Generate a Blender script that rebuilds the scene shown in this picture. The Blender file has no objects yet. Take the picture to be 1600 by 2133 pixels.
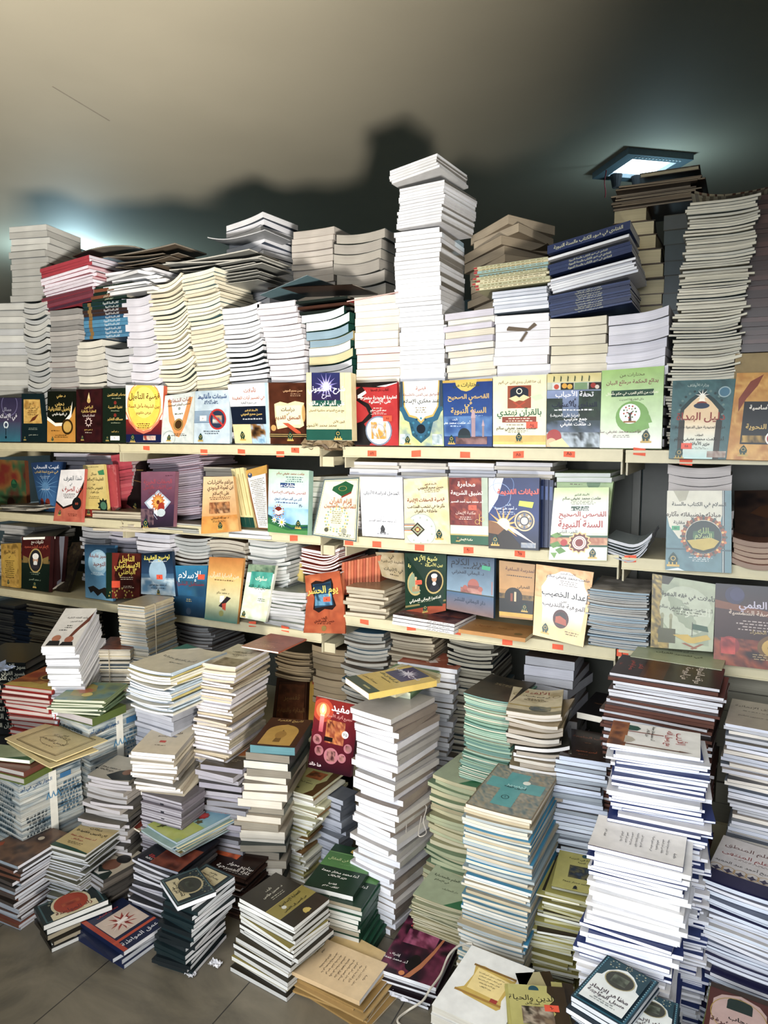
import bpy, math, random
from mathutils import Vector, Matrix
from mathutils.geometry import tessellate_polygon
random.seed(7)
sc=bpy.context.scene
COL=sc.collection
# ------------------------------------------------------------ camera model
F=1500.;CX=800.;CY=1066.5
YAW=math.radians(26);PIT=math.radians(6.33);EYE=1.5;D=2.22
def ray(px,py):
    u=(px-CX)/F;v=-(py-CY)/F
    fw=math.cos(PIT)+v*math.sin(PIT); up=-math.sin(PIT)+v*math.cos(PIT)
    return Vector((u*math.cos(YAW)-fw*math.sin(YAW), u*math.sin(YAW)+fw*math.cos(YAW), up))
CAM=Vector((0,0,EYE))
def onY(px,py,Y):
    d=ray(px,py); return CAM+d*(Y/d.y)
def onZ(px,py,Z):
    d=ray(px,py); return CAM+d*((Z-EYE)/d.z)
def onPl(px,py,P,N):
    d=ray(px,py); return CAM+d*((P-CAM).dot(N)/d.dot(N))
def lin(c):
    return c/12.92 if c<=.04045 else ((c+.055)/1.055)**2.4
def hx(s):
    if not isinstance(s,str): return s
    c=[lin(int(s[i:i+2],16)/255) for i in (0,2,4)];g=.3*c[0]+.59*c[1]+.11*c[2]
    c=[x*.9+g*.1 for x in c];k=.72+.24*min(1,g*1.5)
    return tuple(x*k for x in c)
def mixc(a,b,t):
    a=hx(a);b=hx(b);return tuple(a[i]*(1-t)+b[i]*t for i in range(3))
def vary(c,s,rnd=random):
    c=hx(c);k=1+rnd.uniform(-s,s);return tuple(min(.95,max(0,x*k)) for x in c)
# ------------------------------------------------------------ materials
def newmat(name):
    m=bpy.data.materials.new(name);m.use_nodes=True
    nt=m.node_tree;return m,nt,nt.nodes['Principled BSDF']
def nd(nt,t,**k):
    n=nt.nodes.new(t)
    for a,b in k.items(): setattr(n,a,b)
    return n
def paper_mat():
    m,nt,b=newmat('paper_page_edges');L=nt.links.new
    at=nd(nt,'ShaderNodeAttribute',attribute_name='Col')
    uv=nd(nt,'ShaderNodeUVMap',uv_map='UV')
    mp=nd(nt,'ShaderNodeMapping');mp.inputs['Scale'].default_value=(6,1100,1)
    n1=nd(nt,'ShaderNodeTexNoise');n1.inputs['Scale'].default_value=1;n1.inputs['Detail'].default_value=3
    r=nd(nt,'ShaderNodeMapRange');r.inputs[1].default_value=.3;r.inputs[2].default_value=.7;r.inputs[3].default_value=.74;r.inputs[4].default_value=1.08
    mx=nd(nt,'ShaderNodeVectorMath',operation='SCALE')
    L(uv.outputs[0],mp.inputs[0]);L(mp.outputs[0],n1.inputs['Vector']);L(n1.outputs[0],r.inputs[0])
    n2=nd(nt,'ShaderNodeTexNoise');n2.inputs['Scale'].default_value=14;n2.inputs['Detail'].default_value=2
    tc=nd(nt,'ShaderNodeTexCoord');L(tc.outputs['Object'],n2.inputs['Vector'])
    r2=nd(nt,'ShaderNodeMapRange');r2.inputs[1].default_value=.3;r2.inputs[2].default_value=.7;r2.inputs[3].default_value=.9;r2.inputs[4].default_value=1.04
    L(n2.outputs[0],r2.inputs[0])
    mm=nd(nt,'ShaderNodeMath',operation='MULTIPLY');L(r.outputs[0],mm.inputs[0]);L(r2.outputs[0],mm.inputs[1])
    L(at.outputs['Color'],mx.inputs[0]);L(mm.outputs[0],mx.inputs['Scale']);L(mx.outputs[0],b.inputs['Base Color'])
    b.inputs['Roughness'].default_value=.85;b.inputs['Specular IOR Level'].default_value=.15
    return m
def cover_mat(name,rough,mott=.1,spec=.5):
    m,nt,b=newmat(name);L=nt.links.new
    at=nd(nt,'ShaderNodeAttribute',attribute_name='Col')
    tc=nd(nt,'ShaderNodeTexCoord')
    n2=nd(nt,'ShaderNodeTexNoise');n2.inputs['Scale'].default_value=35;n2.inputs['Detail'].default_value=5
    L(tc.outputs['Object'],n2.inputs['Vector'])
    r2=nd(nt,'ShaderNodeMapRange');r2.inputs[1].default_value=.3;r2.inputs[2].default_value=.7;r2.inputs[3].default_value=1-mott;r2.inputs[4].default_value=1+mott*.6
    L(n2.outputs[0],r2.inputs[0])
    mx=nd(nt,'ShaderNodeVectorMath',operation='SCALE')
    L(at.outputs['Color'],mx.inputs[0]);L(r2.outputs[0],mx.inputs['Scale']);L(mx.outputs[0],b.inputs['Base Color'])
    b.inputs['Roughness'].default_value=rough;b.inputs['Specular IOR Level'].default_value=spec
    return m
M_PAGE=paper_mat();M_GLOSS=cover_mat('glossy_printed_cover',.3,.1,.28);M_MATTE=cover_mat('matte_card_cover',.6,.14,.3)
# ------------------------------------------------------------ mesh builder
class MB:
    def __init__(s): s.v=[];s.f=[];s.c=[];s.uv=[]
    def face(s,pts,cols,uvs=None):
        i=len(s.v);s.v.extend(pts);s.f.append(tuple(range(i,i+len(pts))))
        if isinstance(cols[0],float) or isinstance(cols,str): cols=[hx(cols)]*len(pts)
        s.c.extend(cols);s.uv.extend(uvs or [(0,0)]*len(pts))
    def box(s,M,u0,u1,v0,v1,n0,n1,nu,nv,c,w,h,skip=''):
        """M maps (u,v,n); grid faces on all six sides"""
        c=hx(c)
        us=[u0+(u1-u0)*i/nu for i in range(nu+1)];vs=[v0+(v1-v0)*i/nv for i in range(nv+1)]
        g={}
        base=len(s.v)
        idx=lambda i,j,k:base+((i*(nv+1)+j)*2+k)
        for u in us:
            for v in vs:
                s.v.append(M(u,v,n0));s.v.append(M(u,v,n1))
        def fa(a,uvs):
            s.f.append(a);s.c.extend([c]*4);s.uv.extend(uvs)
        for i in range(nu):
            for j in range(nv):
                uu=[(us[i]*w,vs[j]*h*.002),(us[i+1]*w,vs[j]*h*.002),(us[i+1]*w,vs[j+1]*h*.002),(us[i]*w,vs[j+1]*h*.002)]
                if 't' not in skip: fa((idx(i,j,1),idx(i,j+1,1),idx(i+1,j+1,1),idx(i+1,j,1)),[uu[0],uu[3],uu[2],uu[1]])
                if 'b' not in skip: fa((idx(i,j,0),idx(i+1,j,0),idx(i+1,j+1,0),idx(i,j+1,0)),uu)
        for i in range(nu):
            a=us[i]*w;b=us[i+1]*w
            fa((idx(i,0,0),idx(i,0,1),idx(i+1,0,1),idx(i+1,0,0)),[(a,n0),(a,n1),(b,n1),(b,n0)])
            fa((idx(i,nv,0),idx(i+1,nv,0),idx(i+1,nv,1),idx(i,nv,1)),[(a,n0),(b,n0),(b,n1),(a,n1)])
        for j in range(nv):
            a=vs[j]*h+1;b=vs[j+1]*h+1
            fa((idx(0,j,0),idx(0,j+1,0),idx(0,j+1,1),idx(0,j,1)),[(a,n0),(b,n0),(b,n1),(a,n1)])
            fa((idx(nu,j,0),idx(nu,j,1),idx(nu,j+1,1),idx(nu,j+1,0)),[(a,n0),(a,n1),(b,n1),(b,n0)])
    def build(s,name,mat,parent=None,smooth=False):
        me=bpy.data.meshes.new(name);me.from_pydata(s.v,[],s.f)
        ca=me.color_attributes.new('Col','FLOAT_COLOR','CORNER')
        flat=[]
        for c in s.c: flat.extend((c[0],c[1],c[2],1.0))
        ca.data.foreach_set('color',flat)
        ul=me.uv_layers.new(name='UV');fl=[]
        for a in s.uv: fl.extend(a)
        ul.data.foreach_set('uv',fl)
        me.materials.append(mat)
        o=bpy.data.objects.new(name,me);COL.objects.link(o)
        if parent: o.parent=parent
        return o
def tag(o,label=None,cat=None,group=None,kind=None):
    for k,v in (('label',label),('category',cat),('group',group),('kind',kind)):
        if v: o[k]=v
    return o
def empty(name,loc=(0,0,0)):
    o=bpy.data.objects.new(name,None);COL.objects.link(o);o.location=loc;o.empty_display_size=.05;return o
# ------------------------------------------------------------ arabic lettering
def _mk():
    t={};b=0xFE80
    for ch,n in [('ء',1),('آ',2),('أ',2),('ؤ',2),('إ',2),('ئ',4),('ا',2),('ب',4),('ة',2),('ت',4),('ث',4),('ج',4),('ح',4),('خ',4),('د',2),('ذ',2),('ر',2),('ز',2),('س',4),('ش',4),('ص',4),('ض',4),('ط',4),('ظ',4),('ع',4),('غ',4),('ف',4),('ق',4),('ك',4),('ل',4),('م',4),('ن',4),('ه',4),('و',2),('ى',2),('ي',4)]:
        t[ch]=[chr(b+i) for i in range(n)];b+=n
    return t
AR=_mk()
def shape(s):
    toks=[];i=0
    while i<len(s):
        if s[i]=='ل' and i+1<len(s) and s[i+1] in 'آأإا': toks.append(('L',0xFEF5+2*'آأإا'.index(s[i+1])));i+=2
        else: toks.append((s[i],None));i+=1
    jl=lambda t:t[1] is None and t[0] in AR and len(AR[t[0]])==4
    jr=lambda t:t[1] is not None or (t[0] in AR and len(AR[t[0]])>=2)
    out=[]
    for k,(c,l) in enumerate(toks):
        pr=k>0 and jl(toks[k-1]) and jr(toks[k]); nx=k+1<len(toks) and jl(toks[k]) and jr(toks[k+1])
        if l is not None: out.append(chr(l+(1 if pr else 0)))
        elif c in AR:
            f=AR[c];ix=(3 if nx else 1) if pr else (2 if nx else 0);out.append(f[ix] if ix<len(f) else f[0])
        else: out.append(c)
    r=[];num=[]
    for c in reversed(out):
        if c in '0123456789٠١٢٣٤٥٦٧٨٩': num.insert(0,c)
        else:
            r+=num;num=[];r.append({'(':')',')':'('}.get(c,c))
    return r+num
_G={}
def _curve(body,bold):
    c=bpy.data.curves.new('glyph','FONT');c.body=body;c.resolution_u=1;c.offset=.02 if bold else .004
    o=bpy.data.objects.new('glyph',c);COL.objects.link(o);bpy.context.view_layer.update()
    dg=bpy.context.evaluated_depsgraph_get();me=o.evaluated_get(dg).to_mesh()
    v=[(p.co.x,p.co.y) for p in me.vertices];f=[tuple(p.vertices) for p in me.polygons]
    bpy.data.objects.remove(o);bpy.data.curves.remove(c);return v,f
def glyph(ch,bold):
    k=(ch,bold)
    if k not in _G:
        if ch==' ': _G[k]=([],[],.26)
        else:
            v,f=_curve(ch,bold)
            if ('A',bold) not in _G and ch!='A':
                va,_=_curve('A',bold);_G[('A',bold)]=(va,_,max(p[0] for p in va))
            v2,_=_curve(ch+'A',bold);adv=max(p[0] for p in v2)-_G[('A',bold)][2] if ch!='A' else .65
            _G[k]=(v,f,adv)
    return _G[k]
def text_tris(s,bold):
    x=0;V=[];Fc=[]
    for ch in shape(s):
        v,f,a=glyph(ch,bold);b=len(V);V+=[(p[0]+x,p[1]) for p in v];Fc+=[tuple(i+b for i in q) for q in f];x+=a
    return V,Fc,x
# ------------------------------------------------------------ cover artwork
def vnoise(x,y,seed):
    def h(i,j):
        n=(i*374761393+j*668265263+seed*1442695041)&0xffffffff;n=((n^(n>>13))*1274126177)&0xffffffff;return ((n^(n>>16))&0xffff)/65535
    i=math.floor(x);j=math.floor(y);a=x-i;b=y-j;a=a*a*(3-2*a);b=b*b*(3-2*b)
    return (h(i,j)*(1-a)+h(i+1,j)*a)*(1-b)+(h(i,j+1)*(1-a)+h(i+1,j+1)*a)*b
def fnoise(x,y,s): return (vnoise(x,y,s)*.55+vnoise(x*2.1,y*2.1,s+5)*.28+vnoise(x*4.3,y*4.3,s+9)*.17)
def ramp(cols,t):
    t=max(0,min(.9999,t))*(len(cols)-1);i=int(t);return mixc(cols[i],cols[i+1],t-i)
def R(u0,v0,u1,v1,c,c2=None): return ('r',u0,v0,u1,v1,c,c2)
def E(cu,cv,r,c,ar=1.,a0=0,a1=360): return ('e',cu,cv,r,c,ar,a0,a1)
def O(cu,cv,r,r2,c,ar=1.,a0=0,a1=360): return ('o',cu,cv,r,r2,c,ar,a0,a1)
def P(pts,c): return ('p',pts,c)
def T(u,v,s,t,c,bold=True,rot=0): return ('t',u,v,s,t,c,bold,rot)
def S(u0,v0,u1,v1,n,c): return ('s',u0,v0,u1,v1,n,c)
def N(u0,v0,u1,v1,cols,sc_=4,seed=1): return ('n',u0,v0,u1,v1,cols,sc_,seed)
def G(u,v,s=.12,c='0d4038',c2='c8a54a'): return ('g',u,v,s,c,c2)
def ST(cu,cv,r,n,c,k=.45): return ('st',cu,cv,r,n,c,k)
def A(u0,v0,u1,v1,c): return ('a',u0,v0,u1,v1,c)
def B(u0,v0,u1,v1,th,c): return ('b',u0,v0,u1,v1,th,c)
def ORN(cu,cv,r,n,c,c2=None): return ('or',cu,cv,r,n,c,c2)
def PZ(u,v,s,t,c='f0532f'): return ('pz',u,v,s,t,c)
def draw(mb,M,w,h,els,t,curved,eps=.00012):
    asp=w/h;lay=[0];M0=M
    M=lambda u,v,n:M0(min(.999,max(.001,u)),min(.999,max(.001,v)),n)
    def emit(tri,cols):
        n=t+.00015+lay[0]*eps
        st=[(tri,cols)]
        while st:
            (a,b,c),(ca,cb,cc)=st.pop()
            if curved:
                L=[math.hypot(a[0]-b[0],a[1]-b[1]),math.hypot(b[0]-c[0],b[1]-c[1]),math.hypot(c[0]-a[0],c[1]-a[1])]
                m=max(L)
                if m>.14:
                    k=L.index(m)
                    if k==0:
                        d=((a[0]+b[0])/2,(a[1]+b[1])/2);cd=mixc(ca,cb,.5);st+=[((a,d,c),(ca,cd,cc)),((d,b,c),(cd,cb,cc))]
                    elif k==1:
                        d=((b[0]+c[0])/2,(b[1]+c[1])/2);cd=mixc(cb,cc,.5);st+=[((a,b,d),(ca,cb,cd)),((a,d,c),(ca,cd,cc))]
                    else:
                        d=((a[0]+c[0])/2,(a[1]+c[1])/2);cd=mixc(ca,cc,.5);st+=[((a,b,d),(ca,cb,cd)),((d,b,c),(cd,cb,cc))]
                    continue
            mb.face([M(a[0],a[1],n),M(b[0],b[1],n),M(c[0],c[1],n)],[ca,cb,cc])
    def poly(pts,c):
        c=hx(c)
        if len(pts)==3: tr=[(0,1,2)]
        else: tr=tessellate_polygon([[Vector((p[0],p[1],0)) for p in pts]])
        for q in tr: emit(tuple(pts[i] for i in q),(c,c,c))
    def rect(u0,v0,u1,v1,c,c2=None):
        c=hx(c);c2=hx(c2) if c2 else c
        emit(((u0,v0),(u0,v1),(u1,v1)),(c,c2,c2));emit(((u0,v0),(u1,v1),(u1,v0)),(c,c2,c))
    def ell(cu,cv,r,c,ar=1,a0=0,a1=360,seg=None):
        seg=seg or (10 if r<.06 else 22);full=a1-a0>=360
        pts=[(cu+r*math.cos(math.radians(a0+(a1-a0)*i/seg)),cv+r*asp*ar*math.sin(math.radians(a0+(a1-a0)*i/seg))) for i in range(seg if full else seg+1)]
        poly(pts,c)
    def ring(cu,cv,r,r2,c,ar=1,a0=0,a1=360):
        c=hx(c);seg=26
        for i in range(seg):
            x=math.radians(a0+(a1-a0)*i/seg);y=math.radians(a0+(a1-a0)*(i+1)/seg)
            p=[(cu+q*math.cos(z),cv+q*asp*ar*math.sin(z)) for q,z in ((r,x),(r2,x),(r2,y),(r,y))]
            emit((p[0],p[1],p[2]),(c,c,c));emit((p[0],p[2],p[3]),(c,c,c))
    def txt(u,v,s,tx,c,bold,rot=0):
        V,Fc,x=text_tris(tx,bold);c=hx(c);s*=.68
        mw=.84/max(.01,x)
        if rot==0 and s>mw: s=mw
        s=min(s,.8/asp)
        n=t+.00015+lay[0]*eps
        cr,sr=math.cos(math.radians(rot)),math.sin(math.radians(rot))
        q=[]
        for a,b in V:
            dx=(a-x/2)*s;dy=-(b-.3)*s
            q.append(M(u+dx*cr-dy*sr,v+(dx*sr+dy*cr)*asp,n))
        i0=len(mb.v);mb.v.extend(q)
        for f in Fc:
            mb.f.append(tuple(i0+i for i in f));mb.c.extend([c]*len(f));mb.uv.extend([(0,0)]*len(f))
    for e in els:
        k=e[0];lay[0]+=1
        if k=='r': rect(*e[1:])
        elif k=='e': ell(*e[1:])
        elif k=='o': ring(*e[1:])
        elif k=='p': poly(*e[1:])
        elif k=='t': txt(*e[1:])
        elif k=='s':
            _,u0,v0,u1,v1,n,c=e;rr=random.Random(int(u0*99+v0*999+n));c=hx(c)
            dv=(v1-v0)/n
            for i in range(n):
                wd=(u1-u0)*rr.uniform(.6,1);x=(u0+u1)/2-wd/2;xe=x+wd;y=v0+dv*(i+.3)
                while x<xe:
                    l=rr.uniform(.025,.07);rect(x,y+rr.uniform(-.1,.1)*dv,min(x+l,xe),y+dv*.38,c);x+=l+.018
        elif k=='n':
            _,u0,v0,u1,v1,cols,s_,sd=e;nx=max(2,int((u1-u0)*26));ny=max(2,int((v1-v0)*34))
            g=[[ramp(cols,(fnoise(i/nx*s_*(u1-u0)+.37,j/ny*s_*(v1-v0)/asp+.11,sd)-.25)*2) for j in range(ny+1)] for i in range(nx+1)]
            n=t+.00015+lay[0]*eps
            for i in range(nx):
                for j in range(ny):
                    a=u0+(u1-u0)*i/nx;b=u0+(u1-u0)*(i+1)/nx;c_=v0+(v1-v0)*j/ny;d=v0+(v1-v0)*(j+1)/ny
                    mb.face([M(a,c_,n),M(a,d,n),M(b,d,n),M(b,c_,n)],[g[i][j],g[i][j+1],g[i+1][j+1],g[i+1][j]])
        elif k=='g':
            _,u,v,s,c,c2=e
            poly([(u-s*.42,v-.1*s*asp),(u-s*.25,v-.45*s*asp),(u,v-.75*s*asp),(u+s*.25,v-.45*s*asp),(u+s*.42,v-.1*s*asp),(u+s*.3,v+.5*s*asp),(u-s*.3,v+.5*s*asp)],c)
            lay[0]+=1;ring(u,v-.02,s*.16,s*.22,c2);rect(u-s*.55,v+.42*s*asp,u+s*.55,v+.62*s*asp,c2)
            for q in (-.4,-.1,.25): rect(u+s*q,v+.2*s*asp,u+s*(q+.1),v+.5*s*asp,c2)
        elif k=='st':
            _,cu,cv,r,n,c,kk=e
            poly([(cu+r*(1 if i%2==0 else kk)*math.sin(math.pi*i/n),cv-r*asp*(1 if i%2==0 else kk)*math.cos(math.pi*i/n)) for i in range(2*n)],c)
        elif k=='a':
            _,u0,v0,u1,v1,c=e;m=(u0+u1)/2;hw=(u1-u0)/2;hv=v1-v0
            pts=[(u0,v1),(u0,v0+hv*.38)]
            for i in range(1,9):
                x=i/8;pts.append((u0+hw*x**1.5,v0+hv*.38*(1-math.sin(x*math.pi/2)**.8*.92)-(hv*.03 if i==8 else 0)))
            pts+= [(2*m-a,b) for a,b in reversed(pts[:-1])]
            poly(pts,c)
        elif k=='b':
            _,u0,v0,u1,v1,th,c=e;tv=th*asp
            rect(u0,v0,u1,v0+tv,c);rect(u0,v1-tv,u1,v1,c);rect(u0,v0+tv,u0+th,v1-tv,c);rect(u1-th,v0+tv,u1,v1-tv,c)
        elif k=='or':
            _,cu,cv,r,n,c,c2=e
            for i in range(n):
                a=2*math.pi*i/n;ell(cu+r*math.cos(a),cv+r*asp*math.sin(a),r*1.6/n,c if i%2 or not c2 else c2)
        elif k=='pz':
            _,u,v,s,tx,c=e
            rect(u-s*.62,v-s*.36*asp,u+s*.62,v+s*.36*asp,c);lay[0]+=1
            if tx: txt(u,v,s*.62,tx,'33180f',True)
# ------------------------------------------------------------ one book
def book_meshes(M,w,h,t,cover,page,els=None,spine='R',hard=False,nu=1,nv=1,gloss=True,eps=.00012,spinecol=None,spels=None):
    """cover mesh (front, back, spine, printed art) and page block mesh"""
    ct=.0022 if hard else min(.0005,t*.12);iu=(.004 if hard else .0008)/w;iv=(.004 if hard else .0008)/h
    cover=hx(cover);sp=hx(spinecol) if spinecol else cover
    cv=MB();pg=MB()
    cv.box(M,0,1,0,1,0,ct,nu,nv,cover,w,h);cv.box(M,0,1,0,1,t-ct,t,nu,nv,cover,w,h)
    su=(ct*1.2)/w;sv=ct*1.2/h
    a=[iu,1-iu,iv,1-iv]
    if spine=='R': cv.box(M,1-su,1,0,1,ct,t-ct,1,nv,sp,w,h);a[1]=1-su
    elif spine=='L': cv.box(M,0,su,0,1,ct,t-ct,1,nv,sp,w,h);a[0]=su
    elif spine=='N': cv.box(M,0,1,1-sv,1,ct,t-ct,nu,1,sp,w,h);a[3]=1-sv
    elif spine=='F': cv.box(M,0,1,0,sv,ct,t-ct,nu,1,sp,w,h);a[2]=sv
    pg.box(M,a[0],a[1],a[2],a[3],ct,t-ct,nu,nv,page,w,h)
    if els: draw(cv,M,w,h,els,t,nu>1 or nv>1,eps)
    if spels:
        # lettering on the spine: remap so that draw() writes on that side
        if spine=='N': M2=lambda u,v,n:M(u,1+n/h,t*(1-v));draw(cv,M2,w,t,spels,0,nu>1)
        elif spine=='R': M2=lambda u,v,n:M(1+n/w,1-u,t*(1-v));draw(cv,M2,h,t,spels,0,nv>1)
        elif spine=='L': M2=lambda u,v,n:M(-n/w,u,t*(1-v));draw(cv,M2,h,t,spels,0,nv>1)
    return cv,pg
COUNT={};PROX=[]
def put_book(name,cv,pg,label,cat,group=None,loc=(0,0,0),rz=0,gloss=True):
    r=empty(name,loc);r.rotation_euler=(0,0,rz)
    PROX.append((r,name,cv,pg,Matrix.Translation(Vector(loc))@Matrix.Rotation(rz,4,'Z')))
    cv.build('cover',M_GLOSS if gloss else M_MATTE,r);pg.build('page_block',M_PAGE,r)
    tag(r,label,cat,group);COUNT[name]=COUNT.get(name,0)+1
    return r
ORD='topmost second third fourth fifth sixth seventh eighth ninth tenth eleventh twelfth thirteenth fourteenth fifteenth sixteenth seventeenth eighteenth nineteenth'.split()
TENS={20:'twentieth',30:'thirtieth',40:'fortieth',50:'fiftieth',60:'sixtieth',70:'seventieth',80:'eightieth'}
TN={2:'twenty',3:'thirty',4:'forty',5:'fifty',6:'sixty',7:'seventy',8:'eighty'}
def ordinal(i):
    if i<19: return ORD[i]
    n=i+1
    return TENS[n] if n%10==0 else TN[n//10]+'-'+(['first']+ORD[1:9])[n%10-1]
SURF=[]
def surf(x,z):
    best=9
    for x0,x1,zs in SURF:
        if x0-.05<=x<=x1+.05:
            for s in zs:
                if abs(s-z)<abs(best-z): best=s
    return best
# ------------------------------------------------------------ upright, face-out book
def face_book(q,yb,label,cover,els,t=.015,tilt=.035,page='e9e4d8',spine='R',cu=0,cvv=0,hard=False,gloss=True,name='book',spinecol=None,skx=0,off=0):
    TL,TR,BR,BL=q
    if yb<D: yb=min(yb,D-.011-t)
    yt=yb+tilt
    c=[onY(*TL,yt),onY(*TR,yt+skx),onY(*BR,yb+skx),onY(*BL,yb)]
    if yb>=D:
        s_=surf((c[2].x+c[3].x)/2,(c[2].z+c[3].z)/2)
        for q_ in c[2:]:
            if abs(q_.z-s_)<.045: q_.z=s_+.0015+t*.19
    w=((c[1]-c[0]).length+(c[2]-c[3]).length)/2;h=((c[3]-c[0]).length+(c[2]-c[1]).length)/2
    nrm=(c[3]-c[0]).cross(c[1]-c[0]).normalized()
    if nrm.y>0: nrm=-nrm
    org=(c[2]+c[3])/2
    def M(u,v,n):
        p=(c[0]*(1-u)+c[1]*u)*(1-v)+(c[3]*(1-u)+c[2]*u)*v
        d=n-t+cu*((2*u-1)**2-1)+cvv*((2*v-1)**2-1)
        return p+nrm*d-org
    nu=8 if cu else 1;nv=8 if cvv else 1
    if cu or cvv: nu=nv=8
    cv,pg=book_meshes(M,w,h,t,cover,page,els,spine,hard,nu,nv,eps=.0002 if (cu or cvv) else .00012,spinecol=spinecol)
    return put_book(name,cv,pg,label,'book',None,org,0,gloss)
# ------------------------------------------------------------ piles
STUFF={}
def stuffmb(k):
    if k not in STUFF: STUFF[k]=(MB(),MB())
    return STUFF[k]
def bowfun(kind):
    if kind=='u': return lambda u,v:(2*u-1)**2
    if kind=='s': return lambda u,v:.5*(2*u-1)**2+.75*max(0,2*u-1)**2+.1*math.sin(u*6.28)
    if kind=='l': return lambda u,v:.4*(2*u-1)**2+.9*max(0,1-2*u)**2
    if kind=='v': return lambda u,v:(2*v-1)**2
    if kind=='c': return lambda u,v:max(0,1-2*u)**2*max(0,2*v-1)+max(0,2*u-1)**2*.5
    return lambda u,v:0
def pile(name,cat,desc,frame,w,h,z0,z1,t,pages,covers,top=None,k=999,jit=.003,jr=1.2,bow=0,bk='u',bvar=.35,tilt=0,tiltv=0,spine='F',hard=False,group=None,seed=0,tvar=.15,spines=None,spels=None,page0=None,cover0=None,gloss=True,stuff=None,dw=0,name0=None,label0=None,skip0=False,rdrift=0,spevery=0):
    """frame(z)->(x,y,rot). Builds from z1 (top) down to z0; first k books are objects of their own, the rest go to the shared mass."""
    rr=random.Random(seed or sum(ord(c)*(i+1) for i,c in enumerate(desc)))
    f=bowfun(bk);n=max(1,round((z1-z0)/t));ts=[t*(1+rr.uniform(-tvar,tvar)) for _ in range(n)]
    s=(z1-z0)/sum(ts);ts=[a*s for a in ts]
    # bows from the bottom up
    amps=[0]*n;a=bow
    for i in range(n):
        a+=rr.uniform(-1,1)*abs(bow)*bvar;a=max(-abs(bow)*.5-.0001,min(abs(bow)*1.7,a)) if bow>=0 else max(-abs(bow)*1.7,min(0,a));amps[i]=a+bow*.5*math.sin(i*.55+seed)
    if bow:
        for i in range(1,n): amps[i]=amps[i-1]*.6+amps[i]*.4
    z=z1;res=[]
    grp=group or desc
    prev=amps[0]
    for i in range(n):
        am=amps[i]
        # amps sorted so the lower book never pokes through: extra gap is taken out of the thickness
        ti=ts[i];z-=ti
        d=abs(am-prev)
        prev=am
        tt=max(ti*.4,ti-.0003-d*(1.4 if bk in 'sl' else 1.02))
        x,y,rot=frame(z+ti/2)
        ju,jv,ja=rr.gauss(0,jit),rr.gauss(0,jit),math.radians(rr.gauss(0,jr))
        if i==0: ju=jv=ja=0
        pc=tuple(min(.9,x*1.06) for x in vary(rr.choice(pages),.06,rr));cc=vary(rr.choice(covers),.1,rr)
        if i==0 and page0: pc=hx(page0)
        if i==0 and cover0: cc=hx(cover0)
        ww=w*(1+rr.uniform(-dw,dw));hh=h*(1+rr.uniform(-dw,dw))
        at_=ja+rdrift*i;ca,sa=math.cos(at_),math.sin(at_)
        def M(u,v,nn,ww=ww,hh=hh,am=am,ca=ca,sa=sa,ju=ju,jv=jv):
            lx=(u-.5)*ww;ly=(.5-v)*hh;fx=lx*ca-ly*sa+ju;fy=lx*sa+ly*ca+jv
            return Vector((lx,ly,nn+am*f(fx/w+.5,.5-fy/h)+tilt*fx+tiltv*fy))
        c_,s_=math.cos(rot),math.sin(rot)
        loc=Vector((x+ju*c_-jv*s_,y+ju*s_+jv*c_,z));ra=rot+ja+rdrift*i
        nu=(10 if (abs(bow)>.0015 or (top and i==0 and abs(bow)>1e-5)) and bk!='v' else 1);nv=(8 if bow and bk in 'vc' else 1)
        if i==0 and skip0: continue
        spc=(spines[i*len(spines)//n] if isinstance(spines,tuple) else rr.choice(spines)) if spines else None
        spn=rr.choice(spine)
        els=top if i==0 else None
        if i<k:
            cv,pg=book_meshes(M,ww,hh,tt,cc,pc,els,spn,hard,nu,nv,spinecol=spc,spels=spels if spels else None,eps=.0002 if bow else .00012)
            lab=f'{desc}, {ordinal(i)} down' if i else (label0 or f'{desc}, topmost')
            if len(lab.split())>15: print('LONG',lab)
            res.append(put_book(name0 if (i==0 and name0) else name,cv,pg,lab,cat,grp,loc,ra,gloss))
        else:
            a_,b_=stuffmb(stuff or ('floor' if z<1.3 else 'top'))
            Rm=Matrix.Translation(loc)@Matrix.Rotation(ra,4,'Z')
            M3=lambda u,v,nn:Rm@M(u,v,nn)
            if nu>1: nu=6
            ct=min(.0005,tt*.12)
            a_.box(M3,0,1,0,1,0,ct,nu,nv,cc,ww,hh);a_.box(M3,0,1,0,1,tt-ct,tt,nu,nv,cc,ww,hh)
            if spines or spine: 
                if spn=='N': a_.box(M3,0,1,.997,1,ct,tt-ct,nu,1,hx(spc) if spc else cc,ww,hh)
                if spn=='R': a_.box(M3,.997,1,0,1,ct,tt-ct,1,nv,hx(spc) if spc else cc,ww,hh)
            b_.box(M3,.003,.996,.003,.996,ct,tt-ct,nu,nv,pc,ww,hh)
    return res
def interp(pts,z):
    """pts: [(z,val...)] descending z"""
    if z>=pts[0][0]: return pts[0][1:]
    for a,b in zip(pts,pts[1:]):
        if b[0]<=z<=a[0]:
            t=(a[0]-z)/max(1e-6,a[0]-b[0]);return tuple(x*(1-t)+y*t for x,y in zip(a[1:],b[1:]))
    return pts[-1][1:]
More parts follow.
